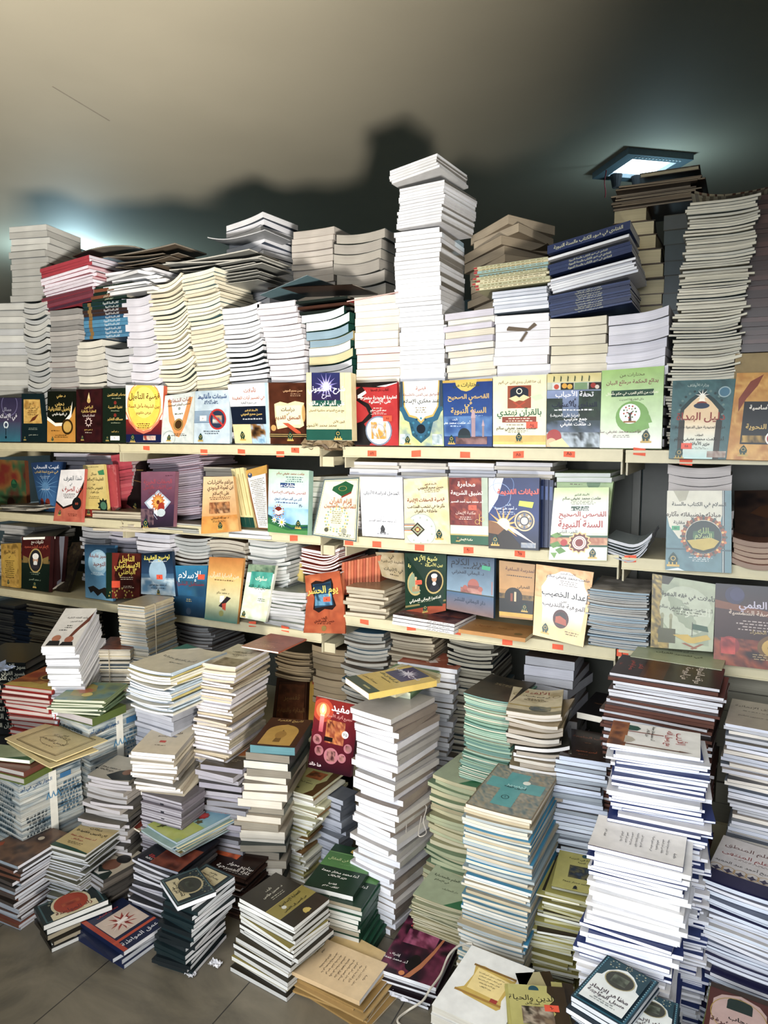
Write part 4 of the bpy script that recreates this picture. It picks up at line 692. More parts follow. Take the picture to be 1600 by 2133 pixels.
f3((436,1160,508,1163,494,1300,426,1290),'orange to green book with a small folding stand drawing, third shelf','c8883c',[R(0,0,1,.3,'b8702c','d8a050'),R(0,.3,1,.6,'dcb468','c8c090'),R(0,.6,1,1,'c8c090','4c7c70'),T(.5,.28,.2,'من قضايا القرآن','dcc8a8'),S(.2,.33,.8,.38,1,'8a6a40'),T(.5,.5,.08,'تأليف','5a4a2c'),T(.5,.55,.1,'د. محمد سالم','5a4a2c'),P([(.42,.6),(.55,.59),(.55,.7),(.42,.7)],'d8d0c8'),P([(.62,.6),(.75,.62),(.5,.78),(.4,.76)],'2c2428'),P([(.5,.72),(.62,.7),(.62,.82),(.52,.8)],'b0402c'),E(.5,.87,.07,'8c8c50')],yb=D-.012,t=.012,page='d8b070')
f3((518,1175,575,1178,553,1296,500,1286),'white and green book with an emerald title plate, tilted on the third shelf','dcdccc',[N(0,0,1,1,['e4e4d8','c8d8a8','eceae0'],2.5,3),N(0,0,1,.15,['3c5c48','8aa080'],8,5),R(.15,.13,.95,.42,'3c9c88'),N(.15,.13,.95,.42,['2c8c7c','58b4a0'],5,4),T(.55,.25,.26,'سلوك','e0d8c0'),T(.55,.4,.22,'الطريق إلى الله','1f4a38'),S(.55,.6,.85,.66,2,'3a4a38'),G(.12,.93,.16)],yb=D-.004,cu=.003)
f3((585,1172,632,1165,632,1212,600,1204),'mustard book seen behind the thick pile on the third shelf','c8b060',[R(0,0,1,.4,'c8b468'),T(.55,.6,.2,'الأوضاع','3a4050')],yb=D+.12)
f3((635,1199,706,1189,719,1320,632,1318),'orange book with a torn window onto a stormy blue sea, curling off the third shelf','b85a30',[N(0,0,1,1,['c4683a','a84c28','c05c30'],3,3),P([(.16,.15),(.3,.11),(.5,.14),(.75,.1),(.78,.2),(.74,.4),(.8,.55),(.7,.62),(.5,.6),(.35,.66),(.2,.6),(.24,.4),(.18,.3)],'2a1a18'),P([(.2,.17),(.5,.17),(.73,.14),(.7,.35),(.74,.54),(.5,.56),(.25,.58),(.27,.38)],'24445c'),N(.25,.35,.7,.54,['1c3c54','6ca4c4','2c5c80'],8,4),R(.25,.18,.7,.3,'18283c','2c5068'),T(.48,.28,.33,'يوم الحشر','dcc04c'),PZ(.57,.44,.15,'٥٠'),T(.5,.75,.09,'تأليف','5a2014'),T(.5,.8,.12,'حسن الشرقاوي','5a2014'),S(.3,.83,.7,.86,1,'6a2818'),E(.5,.92,.06,'8a7038')],yb=D-.016,cvv=.012,t=.008)
f3((782,1150,841,1152,845,1212,796,1200),'beige paper-backed book wedged behind the tan pile on the third shelf','b8a480',[N(0,0,1,1,['bcaa88','a8946c'],5,3),T(.55,.15,.25,'في','3a3020'),T(.55,.35,.22,'العقيدة الإسلامية','4a3c28'),T(.55,.65,.24,'في الإلهيات','2a2418'),S(.3,.8,.8,.9,1,'5a4a34')],yb=D+.1,t=.02)
f3((843,1152,930,1155,929,1272,845,1268),'green book with two gold-ringed ovals, a minaret and a turbaned man','12301e',[N(0,0,1,1,['10301c','183c26'],4,3),R(0,.8,1,.83,'8a7c48'),R(0,.87,1,1,'a84824'),T(.5,.08,.2,'شيخ الأزهر','d8cc6c'),T(.5,.19,.2,'بين الأصالة والمعاصرة','d8cc6c'),E(.27,.47,.21,'b8a060',1.25),E(.27,.47,.18,'8a9c7c',1.25),R(.18,.52,.36,.6,'a8885c'),R(.25,.4,.29,.56,'c8a878'),E(.27,.39,.03,'c8a878'),PZ(.34,.46,.13,'١٠٠'),E(.72,.47,.22,'b8a060',1.25),E(.72,.47,.19,'141818',1.25),E(.72,.42,.06,'c49474',1.3),E(.72,.37,.075,'ecebe4',.7),P([(.6,.6),(.66,.49),(.78,.49),(.86,.6),(.72,.64)],'2a2c34'),E(.72,.5,.045,'d8d4cc'),T(.5,.74,.12,'الدكتور/ اليماني الفخراني','e0dcc8'),S(.25,.77,.75,.79,1,'a8b090'),G(.5,.9,.13)],yb=D+.02,t=.02)
f3((932,1158,1030,1163,1028,1288,930,1268),'grey-blue book with a pink-domed mosque by water and a green tag','3c5c7c',[R(0,0,1,.65,'27405c','7c98ac'),R(0,.65,1,1,'3c6488','7a5a50'),E(.57,.5,.12,'a85a4c',1.1,180,360),R(.45,.5,.7,.58,'8a4c44'),N(.3,.55,.75,.66,['8a4c40','c08878'],9,3),R(.95,.4,.97,.62,'a87068'),E(.4,.55,.05,'a85a4c'),E(.72,.55,.05,'a85a4c'),R(0,.64,1,.66,'2c3c34'),T(.5,.1,.28,'تحرير الكلام','1c2430',False),S(.3,.18,.75,.22,1,'1c2430'),T(.45,.28,.14,'د. اليماني الفخراني','2c2c3c',False),P([(.75,.13),(.93,.15),(.92,.22),(.74,.2)],'2ca070'),T(.5,.78,.15,'دار اليماني للنشر','1c3048',False)],yb=D+.015,t=.02)
f3((1040,1167,1115,1176,1110,1292,1040,1285),'tan book with a dark lower half and a black circle of inkwells','b08040',[R(0,0,1,.5,'a87c40','c08c48'),R(0,.62,1,.9,'141410'),N(0,.57,1,.66,['2a2010','8a6a28'],14,3),R(0,.9,1,.97,'c89c30'),E(.42,.62,.26,'1a140c'),R(.33,.56,.4,.7,'8a3c1c'),R(.44,.53,.5,.7,'c8b088'),T(.6,.13,.26,'المدرسة السلفية','5a2a1c'),S(.2,.22,.95,.27,1,'3a2a18'),T(.7,.43,.16,'الفخراني','3a2a18'),G(.75,.8,.18)],yb=D+.01,t=.025)
f3((1117,1175,1237,1192,1215,1348,1110,1322),'cream book with a lobed white arch on orange lattice, tilted over the rail','d8a868',[N(0,0,1,.45,['d89850','e0b478'],16,3),R(0,.45,1,1,'dcb878','e4c888'),P([(.18,.75),(.12,.3),(.2,.2),(.22,.13),(.35,.1),(.45,.05),(.6,.05),(.72,.1),(.85,.13),(.88,.22),(.95,.3),(.92,.75)],'ece6e0'),R(.16,.6,.92,.82,'ece2d4','e2c48c'),T(.57,.08,.07,'الأستاذ الدكتور','4a4038'),T(.58,.13,.11,'طلعت محمد عفيفي سالم','3a2a28'),S(.4,.17,.8,.25,3,'8a8078'),T(.55,.37,.26,'إعداد الخطيب','1c1818'),T(.55,.45,.11,'بين','4a3c38'),T(.55,.52,.17,'الموهبة والتدريب','4a3c38'),O(.52,.7,.11,.15,'4a1c18',1.15),E(.52,.7,.11,'2a1c18',1.15),P([(.42,.68),(.5,.66),(.62,.7),(.64,.78),(.42,.76)],'b8502c'),G(.24,.88,.15),S(.62,.84,.88,.9,2,'7a6030')],yb=D-.03,t=.008,tilt=.06)
f3((1359,1195,1491,1217,1485,1358,1355,1348),'green-grey book with gilt vine border, two minarets and a green flag','8a9478',[N(0,0,1,1,['8a9478','a0a888','949c80'],3,3),P([(0,0),(.35,0),(.2,.2),(.08,.5),(.12,.8),(.3,1),(0,1)],'2c2a14'),N(0,0,.16,1,['2c2810','a88c34','3a3214','c0a444'],16,5),N(.14,.86,.3,1,['2c2810','a88c34'],16,5),E(.55,.45,.42,'a8ae94'),R(.16,.55,.2,.85,'6c6c4c'),R(.3,.55,.34,.85,'7c7c58'),E(.18,.55,.03,'8c8c68',1.6),E(.32,.55,.03,'8c8c68',1.6),R(.12,.72,.4,.92,'4c4c2c'),R(.66,.6,.67,.8,'2c2c1c'),P([(.67,.62),(.9,.64),(.92,.72),(.67,.7)],'1c4c30'),P([(.36,.8),(.6,.78),(.66,.82),(.9,.76),(.96,.82),(.7,.9),(.6,.9)],'b8982c'),P([(.56,.9),(.76,.97),(.72,.98),(.5,.91)],'8a4a20'),P([(.8,.9),(.64,.98),(.68,.99),(.86,.9)],'8a4a20'),T(.58,.24,.27,'تأملات في فقه الدعوة','1c1c14'),T(.55,.34,.06,'تأليف','3a3a28'),T(.55,.42,.11,'أ.د. طلعت محمد عفيفي سالم','2c3020'),S(.3,.45,.85,.52,2,'5c6048'),T(.7,.45,.3,'الدعوة','b8bca4',False)],yb=D-.018,t=.012)
f3((1491,1215,1640,1225,1640,1400,1486,1382),'dark brown cosmic book with a planet, flames and a lens-shaped glow, third shelf end','2a1a1c',[R(0,0,1,.35,'1c1826','3c1c18'),R(0,.35,1,1,'3c1c18','2a1418'),P([(0,.2),(.3,.24),(1,.34),(1,.4),(.3,.32),(0,.3)],'7a4424'),E(.28,.13,.14,'28284c'),E(.31,.12,.1,'34345c'),N(0,.66,1,1,['2a1418','9a4420','4c1c18','c86830'],4,7),E(.22,.75,.14,'8a2c2c'),N(.1,.66,.3,.86,['7a2020','d0483c'],9,3),E(.88,.74,.28,'6c4c20',.75),E(.88,.74,.22,'b89440',.7),E(.88,.74,.14,'5c4c28',.6),T(.75,.24,.22,'الإعجاز العلمي','b8b0c0'),T(.62,.34,.22,'في العاصفة الشمسية','c8b4a0'),S(.3,.42,.95,.56,4,'a89890'),T(.7,.56,.12,'تاريخ الحمراء','a08850'),S(.5,.82,.8,.9,3,'a89060')],yb=D-.012,t=.02)
# base deck standing books
fb((577,1411,640,1412,634,1548,562,1545),'brown book with faint gold calligraphy standing on the base deck','4c2c1a',[N(.1,.1,.95,.9,['4a2814','6c3c20','543018'],5,3),B(.08,.05,.96,.95,.02,'2c180c'),T(.55,.5,.4,'البداية والنهاية','8a6434',False),T(.55,.3,.3,'تفسير','8a6434',False)],yb=D+.1,t=.03,hard=True)
fb((646,1412,662,1412,658,1545,641,1545),'yellow and orange spine standing beside the brown calligraphy book','b88c30',[R(.3,0,.7,1,'a8482c')],yb=D+.1,t=.02)
# candle book leaning on the white pile
fb((659,1450,749,1470,730,1619,641,1598),'maroon book with a burning candle and photo roundels, leaning on the tall white pile','4a1020',[R(0,0,1,.5,'8a2018','6a1424'),R(0,.5,1,1,'6a1424','2c0c18'),E(.2,.17,.24,'c04020'),E(.2,.17,.16,'e87038'),E(.2,.16,.08,'f8c078',1.5),P([(.16,.17),(.2,.08),(.24,.17),(.2,.21)],'fdf2d8'),R(.15,.25,.25,.47,'e88c88','c04858'),R(.15,.23,.25,.25,'f4c8a0'),N(.32,.28,.75,.6,['5c1c18','d88440','8a3420','c87c4c'],9,3),R(.3,.52,.5,.58,'1c1010'),T(.6,.1,.32,'مفيد','f0e4e0'),T(.6,.22,.12,'لجميع أفراد الأسرة','d08880'),E(.77,.44,.075,'f0ece4'),T(.77,.44,.14,'٧٥',BK)]+[x for (a,b,r,s) in ((.15,.58,.09,3),(.22,.73,.09,4),(.51,.77,.15,5),(.76,.77,.08,6),(.87,.62,.08,7)) for x in (E(a,b,r+.015,'b87078'),N(a-r*.65,b-r*.5,a+r*.65,b+r*.5,['5a2028','c88880','3c1018'],12,s))]+[T(.18,.93,.14,'هنا خالد','e8d8d8')],yb=.0+1.98,tilt=.03,t=.016,spinecol='6a1428')
# ============================================================ piles on and behind the top shelf
W1=['dcdce2','e2e0e4','d4d4dc'];W2=['e2ded2','d8d4c8'];GR=['b4b2b0','a8a6a4','bcbab6'];CRM=['dcd4bc','d4cab0','e2dcc8'];TAN=['b8a88c','a89878','c4b498'];BLU=['c8d0dc','d4d8e2']
DKC=['1c2a30','26343a','30302c'];MIX=['2a4650','5c5a54','8a8478','30383c'];PALE=['a8a49c','c8c4bc','8c8a84'];WC=['c4c0ba','d0ccc4','aaa49a']
TOP=1.452
def tc(rows,desc,n,pages,covers,Y=D+.078,**k):
    k.setdefault('z0',TOP);return column(rows,Y,desc,n,pages,covers,**k)
# second row standing further back on the shelf
Yb=D+.36
tc([(458,470,548),(500,474,548),(575,478,552),(700,480,560)],'white-paged textbook in the dark navy-sided pile at the back',38,W1,['1c2a3c','24344a','d0d0d8'],Y=Yb,dy=-.02,bow=.006,bk='s',k=18,tilt=.12,jit=.006,jr=2)
tc([(478,612,700),(505,606,690),(600,612,695),(700,615,700)],'grey-tan textbook in the straight pile at the back',34,['bcb4ac','c4bcb4'],['8a8078','a89c90'],Y=Yb,k=16,jit=.004,bow=.002)
tc([(487,700,806),(540,698,790),(605,705,808),(700,710,812)],'thick grey textbook in the sagging dark-sided pile at the back',20,['aaa49c','b4aea4'],['24302c','3a3c38'],Y=Yb-.04,k=11,bow=.010,jit=.007,jr=3)
tc([(470,985,1055),(520,975,1060),(600,978,1062),(700,980,1062)],'tan textbook in the skewed pile just behind the white tower',26,['b8a890','a89880'],['6a5a48','8a7a64'],Y=Yb-.05,dy=-.08,k=12,tilt=.18,jit=.008,jr=4)
tc([(436,1250,1352),(470,1300,1365),(560,1310,1372),(700,1322,1378)],'thick brown-boarded hardcover in the back pile',13+5,['c4b894','b8ac88'],['4a3424','5a4430','3c2c20'],Y=Yb,name='hardcover_book',hard=True,k=14,jit=.006,jr=3,seed=5)
tc([(446,1384,1436),(640,1382,1436),(720,1382,1436)],'dark grey-boarded hardcover in the narrow shaded pile at the back',15,['9c9884','8c8c80'],['24302e','2c3634','3c3c34'],Y=Yb,name='hardcover_book',hard=True,k=11,spine='N',spines=['3c4c50','34444a','4a5254'],jit=.002)
tc([(376,1300,1456),(432,1272,1452)],'thin brown-backed hardcover in the wide flat pile below the lamp',14,['9c8c74','8a7a64'],['3c2c20','5a4838','4a3a2c'],Y=Yb+.02,z0=onY(1300,434,Yb).z,name='hardcover_book',k=14,jit=.012,jr=2,depth=.2)
tc([(352,1334,1457),(373,1330,1457)],'thick cream-paged hardcover alone on the wide flat brown pile',1,['b8ac8c'],['3a3024'],Y=Yb+.02,z0=onY(1300,376,Yb+.02).z,name='hardcover_book',hard=True,depth=.2)
# the front row, left to right
tc([(470,8,107),(560,12,112),(618,18,112),(650,0,52),(815,2,57)],'grey-paged textbook in the tall pile at the far end',34,['a4a6a8','b0b0ac','9c9c98'],['7c8080','6a6e70','b0aca0'],dy=.05,k=20,seed=3)
tc([(632,52,95),(700,50,98),(760,56,105),(818,58,107)],'thin curled booklet in the dark-edged pile behind the maroon lamp book',24,['a8aaaa','b4b4b0'],DKC,bow=.012,bk='u',name='booklet',k=24,jit=.004)
tc([(546,78,190),(575,84,192),(600,88,196),(640,96,182)],'red or purple spined textbook in the slanting pile at the far end',13,['d0ccd8','c0bcc8','c8a4ac'],['a83844','8a2c38','6a3444'],tilt=.10,spine='N',spines=('a83844','a83844','d4ccd8','d0c8d4','c8c0cc','d0c8d4','6a3440','7c3c4a','4c2c3c'),z0=onY(100,642,D+.078).z,k=13,jit=.005,jr=1.5)
tc([(645,106,160),(720,103,163),(808,105,165)],'grey ragged textbook in the pile under the red-spined ones',26,['9c9a98','a8a4a0','8c8a88'],['4a4a48','6a6864','8a3a3a'],k=14,jit=.003,bow=.002)
tc([(628,172,262),(666,174,268),(704,178,270)],'blue-spined textbook in the block of dark spines beneath loose white books',10,['8a98a8'],['2c4c6c'],spine='N',spines=('1c3430','3c2c28','2c5c80','4c88ac','3c7498','4c84a8'),spels=[R(.12,0,.2,1,'8a6a3c'),T(.65,.5,.5,'كتاب السنة النبوية','c8ccd0')],z0=onY(200,706,D+.078).z,jit=.002,jr=.4)
tc([(592,198,278),(628,190,262)],'dark green spined hardcover under the loose white books',5,['8a8478'],['1c3028'],spine='N',spines=['1a2c26','22342c','7a4630'],spels=[T(.5,.5,.4,'ضوابط التفكير','b0b8a0')],z0=onY(200,628,D+.078).z,name='hardcover_book',jit=.004,tilt=.03)
tc([(563,200,335),(590,225,330),(612,262,318)],'loose white textbook jutting from the messy heap',7,['dcdce0','d0d0d8'],['b8b8bc','2c3c34','8a8a8c'],z0=onY(250,616,D+.078).z,jit=.022,jr=6)
tc([(712,150,214),(760,160,215),(806,162,218)],'cream curled booklet in the low pile behind the orange book',15,['c8c4b8','b8b4ac'],['5c5c54','3c3c38'],bow=.007,name='booklet',k=15,jit=.006)
tc([(728,218,278),(765,222,280),(808,224,282)],'curled white booklet in the low pile beside the blue spines',13,['c4c4c6','b8b8ba'],['2c3430','4a4c4a'],bow=.013,bk='l',name='booklet',k=13,jit=.004)
tc([(622,252,314),(655,254,320),(720,268,326),(812,278,338)],'smooth white textbook in the lilac pile beside the blue spines',18,['c8c6d0','d0cdd6'],['b0aeb8','2c3438'],bow=.008,bk='s',k=18,jit=.004,seed=9)
tc([(592,307,376),(650,316,388),(730,325,396),(812,338,410)],'cream booklet in the leaning wavy pile behind the horseshoe cover',38,CRM,['8a8470','a8a08a','4a5450'],bow=.014,bk='s',tilt=.10,name='booklet',k=38,jit=.004,seed=21)
tc([(566,380,445),(610,386,452),(700,398,467),(812,412,484)],'cream booklet in the tall wavy pile behind the pale blue cover',42,CRM,['8a8470','a8a08a','2c5a64','c8c0ac'],bow=.006,bk='s',tilt=.08,name='booklet',k=42,jit=.004,seed=22)
tc([(640,462,540),(700,466,546),(760,476,552),(803,482,558)],'white sagging textbook in the wavy pile behind the navy band cover',28,['d0d0d6','dcdce0'],['3a4448','5c6468','b0b0b4'],bow=.013,bk='s',tilt=.05,k=28,jit=.004,seed=23)
tc([(630,534,612),(700,550,632),(760,560,640),(798,566,644)],'white textbook in the leaning pile behind the brown scroll cover',25,['dad6da','d0ccd2','e0dce0'],['8a8488','a8a2a6','5c3430'],bow=.005,bk='u',k=25,jit=.004,tilt=.02,seed=24)
tc([(652,628,710),(700,642,735),(775,645,738)],'striped white, yellow or teal edged textbook in the green-ended pile',16,['d8d8dc','c8bc90','8aa4b4','dcdcd8'],['1c5044','26584a','c8b478'],bow=.008,bk='s',tilt=.09,spine='R',k=16,jit=.006,jr=2,seed=25)
tc([(617,738,828),(700,740,832),(798,743,834)],'thick cream textbook in the square pile behind the globe cover',20,['e0d8cc','dcd4c6','e4ded4'],['d0c8bc','c8bfb2','a83030'],k=20,jit=.003,bow=.001,seed=26)
tw=dict(covers=['d0d0d2','dcdce0','b8b4b0'],jit=.0022,jr=.6,spine='RRF',spines=['6c6860','8a8680','d0d0d4'])
z_a=onY(812,384,D+.078).z;z_b=onY(820,480,D+.078).z
tc([(480,822,914),(600,822,916),(640,824,922),(680,832,926),(798,834,930)],'white-paged textbook in the trunk of the tallest tower',46,['e0e2ea','dcdee6','e4e6ec'],k=46,seed=27,bow=.0012,**tw)
tc([(384,832,926),(430,832,924),(480,822,918)],'white-paged textbook in the upper tower block below the cap',14,['dcdee6','e2e4ec'],z0=z_b+.001,k=14,seed=28,dy=-.02,**tw)
tc([(338,812,910),(384,814,914)],'white-paged textbook in the tilted cap of the tallest tower',5,['dcdee4'],z0=z_a+.012,k=5,seed=29,tilt=.13,dy=-.015,**tw)
tc([(648,926,1028),(720,930,1032),(798,933,1034)],'cream, white or lilac textbook in the pile behind the blue mosque cover',20,['dcd8d0','c8c4d0','dedee4','d4ccba'],['8a8894','b8b4b0','6a6870'],k=20,jit=.004,tilt=.05,seed=30)
tc([(546,988,1140),(598,986,1142)],'gilt blue-spined textbook in the patterned block beside the tower',9,['c8c0a0'],['b8b48c'],spine='N',spines=['b4b490','c8bc94','8ab0b0','d0c8a4'],z0=onY(990,603,D+.078).z,jit=.003,jr=.8,tilt=.04,spels=[R(0,.1,.05,.9,'a83030'),S(.1,.1,.95,.9,1,'8a7c4c')],seed=31)
tc([(602,1024,1140),(648,1030,1142)],'pale blue-white textbook in the low block under the patterned spines',6,['c8ccd8','dcdfe8'],['8a98a8'],z0=onY(1030,652,D+.078).z,jit=.004,seed=32,tilt=.03)
tc([(655,1032,1142),(700,1030,1144),(790,1030,1145)],'bright white textbook in the pile with the tape scrap',16,['e6e4ea','e0dee4'],['c0beb8','d0ccc4'],k=16,jit=.003,seed=33)
navy=['1e2f5c','1e2f5c','24386a'];sp=[T(.5,.5,.62,'الفتاوى في ضوء الكتاب والسنة النبوية','b8b898')]
zz=lambda y:onY(1150,y,D+.078).z
tc([(486,1141,1312),(500,1141,1312)],'navy-spined textbook crowning the navy block',1,['d8d8dc'],navy,spine='N',spines=['1e2f5c'],spels=sp,z0=zz(512),jit=0,tilt=.19)
tc([(513,1139,1310),(522,1139,1310)],'white textbook near the top of the navy block',1,['dadce2'],['c8c8cc'],z0=zz(527),jit=0,tilt=.19)
tc([(528,1142,1312),(558,1142,1312)],'navy-spined textbook in the upper band of the navy block',3,['d8d8dc'],navy,spine='N',spines=['1e2f5c','22345f'],spels=sp,z0=zz(558),jit=.002,jr=.3,tilt=.19)
tc([(559,1146,1325),(600,1148,1322)],'white textbook in the middle band of the navy block',6,['dadce2','e2e4e8'],['c0c0c8'],z0=zz(598),jit=.005,jr=.8,tilt=.17)
tc([(600,1144,1312),(640,1146,1314)],'navy-spined textbook in the thick lower band of the navy block',10,['d8d8dc'],navy,spine='N',spines=['1e2f5c','1a2a54','263a6c'],spels=sp,z0=zz(652),jit=.003,jr=.4,tilt=.12)
tc([(662,1147,1262),(700,1145,1264),(790,1146,1266)],'cream textbook in the pile under the navy block',15,['dcd4c0','d4ccb4','e0dacb'],['a89c80','8a7c60'],k=15,jit=.004,bow=.002,seed=34)
tc([(652,1268,1394),(700,1264,1390),(790,1262,1385)],'white textbook in the smooth upcurving pile behind the face silhouette',14,['d8d6e0','e0dee6'],['a8a8b0','b8b8c0'],k=14,jit=.004,bow=.008,bk='s',tilt=.09,seed=35)
tc([(415,1436,1588),(470,1432,1578),(560,1420,1566),(640,1405,1556),(700,1402,1546),(790,1394,1530),(925,1396,1530)],'cream booklet in the tallest wavy column above the teal arch cover',86,['d8d2bc','ccc6b2','e0dac6','d4cfbd'],['5c6a68','a8a28e','c4beaa','3c4a4a','b0aa96'],bow=.006,bk='s',name='booklet',k=86,jit=.005,jr=1.2,seed=36)
tc([(408,1440,1600),(414,1445,1610)],'loose cream booklet splayed across the tallest wavy column',3,CRM,['8a5a4a','a89c88'],z0=onY(1440,418,D+.078).z,bow=.012,bk='l',name='booklet',jit=.02,jr=5)
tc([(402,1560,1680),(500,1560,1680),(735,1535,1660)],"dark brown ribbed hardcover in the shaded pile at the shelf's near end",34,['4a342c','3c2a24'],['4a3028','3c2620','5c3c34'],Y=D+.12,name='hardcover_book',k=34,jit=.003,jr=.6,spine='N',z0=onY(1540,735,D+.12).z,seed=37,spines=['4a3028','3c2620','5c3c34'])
mb=MB();a=onY(1532,737,D+.1);b_=onY(1650,737,D+.1);sbox(mb,a.x,b_.x,D+.08,D+.32,TOP,a.z-.002,'a08858');tag(mb.build('cardboard_box',M_MATTE),'plain tan cardboard box beneath the dark brown ribbed hardcovers','box')
# loose things lying over the piles
def loose(py,xl,xr,Y,desc,t,cover,page,**k):
    a=onY(xl,py,Y);b=onY(xr,py,Y+k.get('dy',0))
    k.setdefault('name','booklet');k.setdefault('spine','F')
    return column([(py,xl,xr)],Y,desc,1,[page],[cover],z0=a.z-t,depth=k.pop('depth',.2),jit=0,bvar=0,label0=desc,tvar=0,**k)
loose(600,558,735,D+.085,'long brown-edged booklet lying across the white piles',.008,'4a3428','b0a898',tilt=-.05,spine='N',spines=['6a3c2c'])
loose(617,722,829,D+.075,'cream book with a red corner on top of the square cream pile',.012,'b83838','dcd4c8',tilt=.08,name='textbook')
loose(596,540,640,D+.07,'pale blue booklet bridging the dip between two white piles',.005,'5c7880','a8b0b4',tilt=.25)
for i,(y,a,b_,c,t_) in enumerate(((622,616,724,'1e2622','dark'),(634,620,728,'4a2c20','brown'),(645,624,730,'1c2420','black'))): loose(y,a,b_,D+.08,f'{t_} spined hardcover in the short stack above the green-ended pile',.018,c,'6a6458',spine='N',name='hardcover_book',tilt=.02,group='dark spined hardcovers above the green-ended pile')
loose(500,432,552,Yb-.1,'curled white magazine sticking out of the navy-sided pile',.006,'8a8c90','c8c8cc',bow=.02,bk='l',tilt=.05)
loose(525,1050,1140,Yb,'arched brown booklet bridging the piles behind the patterned spines',.006,'6a5a44','8a7a60',bow=.02)
loose(520,150,282,D+.2,'tan booklet opened like a tent on the far heap',.006,'7c7468','8a8274',bow=-.02)
for i,(y,a,b_,s) in enumerate(((532,205,365,.03),(538,225,340,-.06),(545,245,372,.02),(552,240,355,.05),(558,250,330,-.03))): loose(y,a,b_,D+.18-.02*i,f'limp grey-brown booklet, {ordinal(i).replace("topmost","uppermost")} in the heap beside the tent booklet',.007,'6a5c4c','8c8478',bow=.006,tilt=s)
for i in range(9):
    y=545+6*i;loose(y,(330,345,352,380,378,392,400,402,404)[i],(520,538,545,530,546,535,544,540,538)[i],D+.14,f'limp white booklet, {ordinal(i)} in the flat stack above the wavy cream piles',.009,'8a8a84','c0bdb4',bow=.006,bk='l',tilt=(.04,-.05,.03,.02,.05,0,.03,.02,0)[i])
# tape scrap on the white pile
mb=MB();Yt=D+.072
pz=lambda *p:[onY(x,y,Yt) for x,y in p]
for q in ([(1056,685),(1060,680),(1100,684),(1113,672),(1119,677),(1104,688),(1092,690),(1056,689)],[(1096,690),(1100,692),(1087,712),(1082,711)]):
    for n_ in (0,.0008):
        pts=[p+Vector((0,-n_,0)) for p in pz(*q)]
        for tri in tessellate_polygon([pts]): mb.face([pts[i] for i in tri],'6a5a48')
tag(mb.build('tape_scrap',M_MATTE),'torn strip of brown tape stuck to the bright white pile','tape')
# ============================================================ piles on the second and third shelves
SH={'2a':1.13,'2c':1.134,'2d':1.13,'3a':.765,'3c':.846,'3d':.846,'k':DECK}
def sp_(rows,desc,n,pages,covers,s=None,Y=D+.06,base=None,**k):
    if s: k['z0']=SH[s]
    elif base: k['z0']=onY(rows[0][1],base,Y).z
    k.setdefault('name','booklet');k.setdefault('depth',.22)
    return column(rows,Y,desc,n,pages,covers,**k)
G2=['a8a8ac','b4b4b6','9c9c9e'];G3=['c8c8cc','d4d2d6']
sp_([(1052,0,84),(1075,0,82)],'thin cream booklet lying at the far end of the second shelf',6,['c8c0b0','b0aa9c'],['6a5c4c','8a7a68'],s='2a',Y=D+.02,jit=.012,jr=5,tilt=.04)
sp_([(944,112,178),(1060,112,178)],'white booklet in the pile hidden behind the curled blue book',16,['b8b6c4','c4c2cc'],['8a8894'],s='2a',Y=D+.16,k=6,jit=.01)
sp_([(948,178,240),(1060,178,240)],'pale booklet in the pile behind the yellow and red books',14,['c0b8c4','b8b4c0'],['9a8894','b06068'],s='2a',Y=D+.17,k=6,jit=.01)
sp_([(945,226,282),(1065,232,270)],'rosy-spined textbook in the slanted block in the middle of the second shelf',18,['c8b0b4'],['a83c48'],s='2a',Y=D+.12,spine='N',spines=['b0404c','a03844','b85058'],tilt=.16,k=18,name='textbook',jit=.004,dy=.03)
sp_([(1065,187,296),(1099,200,292)],'cream-edged booklet in the fanned low pile on the rail',8,['c8bca4','bcb098'],['8a7860','a08c70'],base=1101,Y=D-.01+.02,jit=.012,jr=6,tilt=.02,spine='F')
sp_([(952,300,420),(985,310,420),(1085,320,412)],'grey booklet in the pile with rosy striped side behind the mauve book',30,['a89ca8','988c9a'],['9a4c58','6a5058','8a8490'],s='2a',Y=D+.09,k=20,tilt=.10,name='textbook',jit=.005,bow=.003)
sp_([(1090,338,420),(1103,340,418)],'thin dark booklet lying beside the tan book',4,['a8a8a0'],['24302c','8a8070'],base=1106,Y=D+.0,jit=.01,jr=4)
sp_([(973,424,486),(1090,424,486)],'pale booklet stacked behind the tan book',12,['b8b0a0'],['7a6a58'],s='2a',Y=D+.1,k=3)
sp_([(1104,475,560),(1112,478,560)],'white booklet lying flat on the rail below the bordered back cover',2,['c8c8c8'],['9c9c9c'],base=1117,Y=D-.005,jit=.01,jr=5)
sp_([(992,640,738)],'dull gold booklet lying on the narrow pile behind the oval garland book',1,['c8c4b0'],['8a7c54'],base=1001,Y=D+.09,tilt=.05,jit=0,label0='dull gold booklet lying on the narrow pile behind the oval garland book',top=[N(0,0,1,1,['8a7c54','6a6040'],4,3)])
sp_([(1003,644,675),(1105,644,672)],'green and white edged textbook in the narrow pile beside the garland book',9,['c8ccc0','d4d8d0'],['4c7a4c','7c9c74'],s='2a',Y=D+.08,name='textbook',spine='F',depth=.2)
for (a,b_,y,d_) in ((727,828,962,'plain white'),(830,930,964,'beige ring-pattern'),(932,1030,964,'dark red'),(1032,1152,963,'navy zodiac')):
    sp_([(y,a,b_),(1110,a+6,b_+2)],f'white booklet in the pile rising behind the {d_} book',22,['c8c8d0','d4d2d6','c0bab0'],['8a8a90','a8a49c','b8a88c'],s='2c',Y=D+.07,k=6,jit=.006,jr=2)
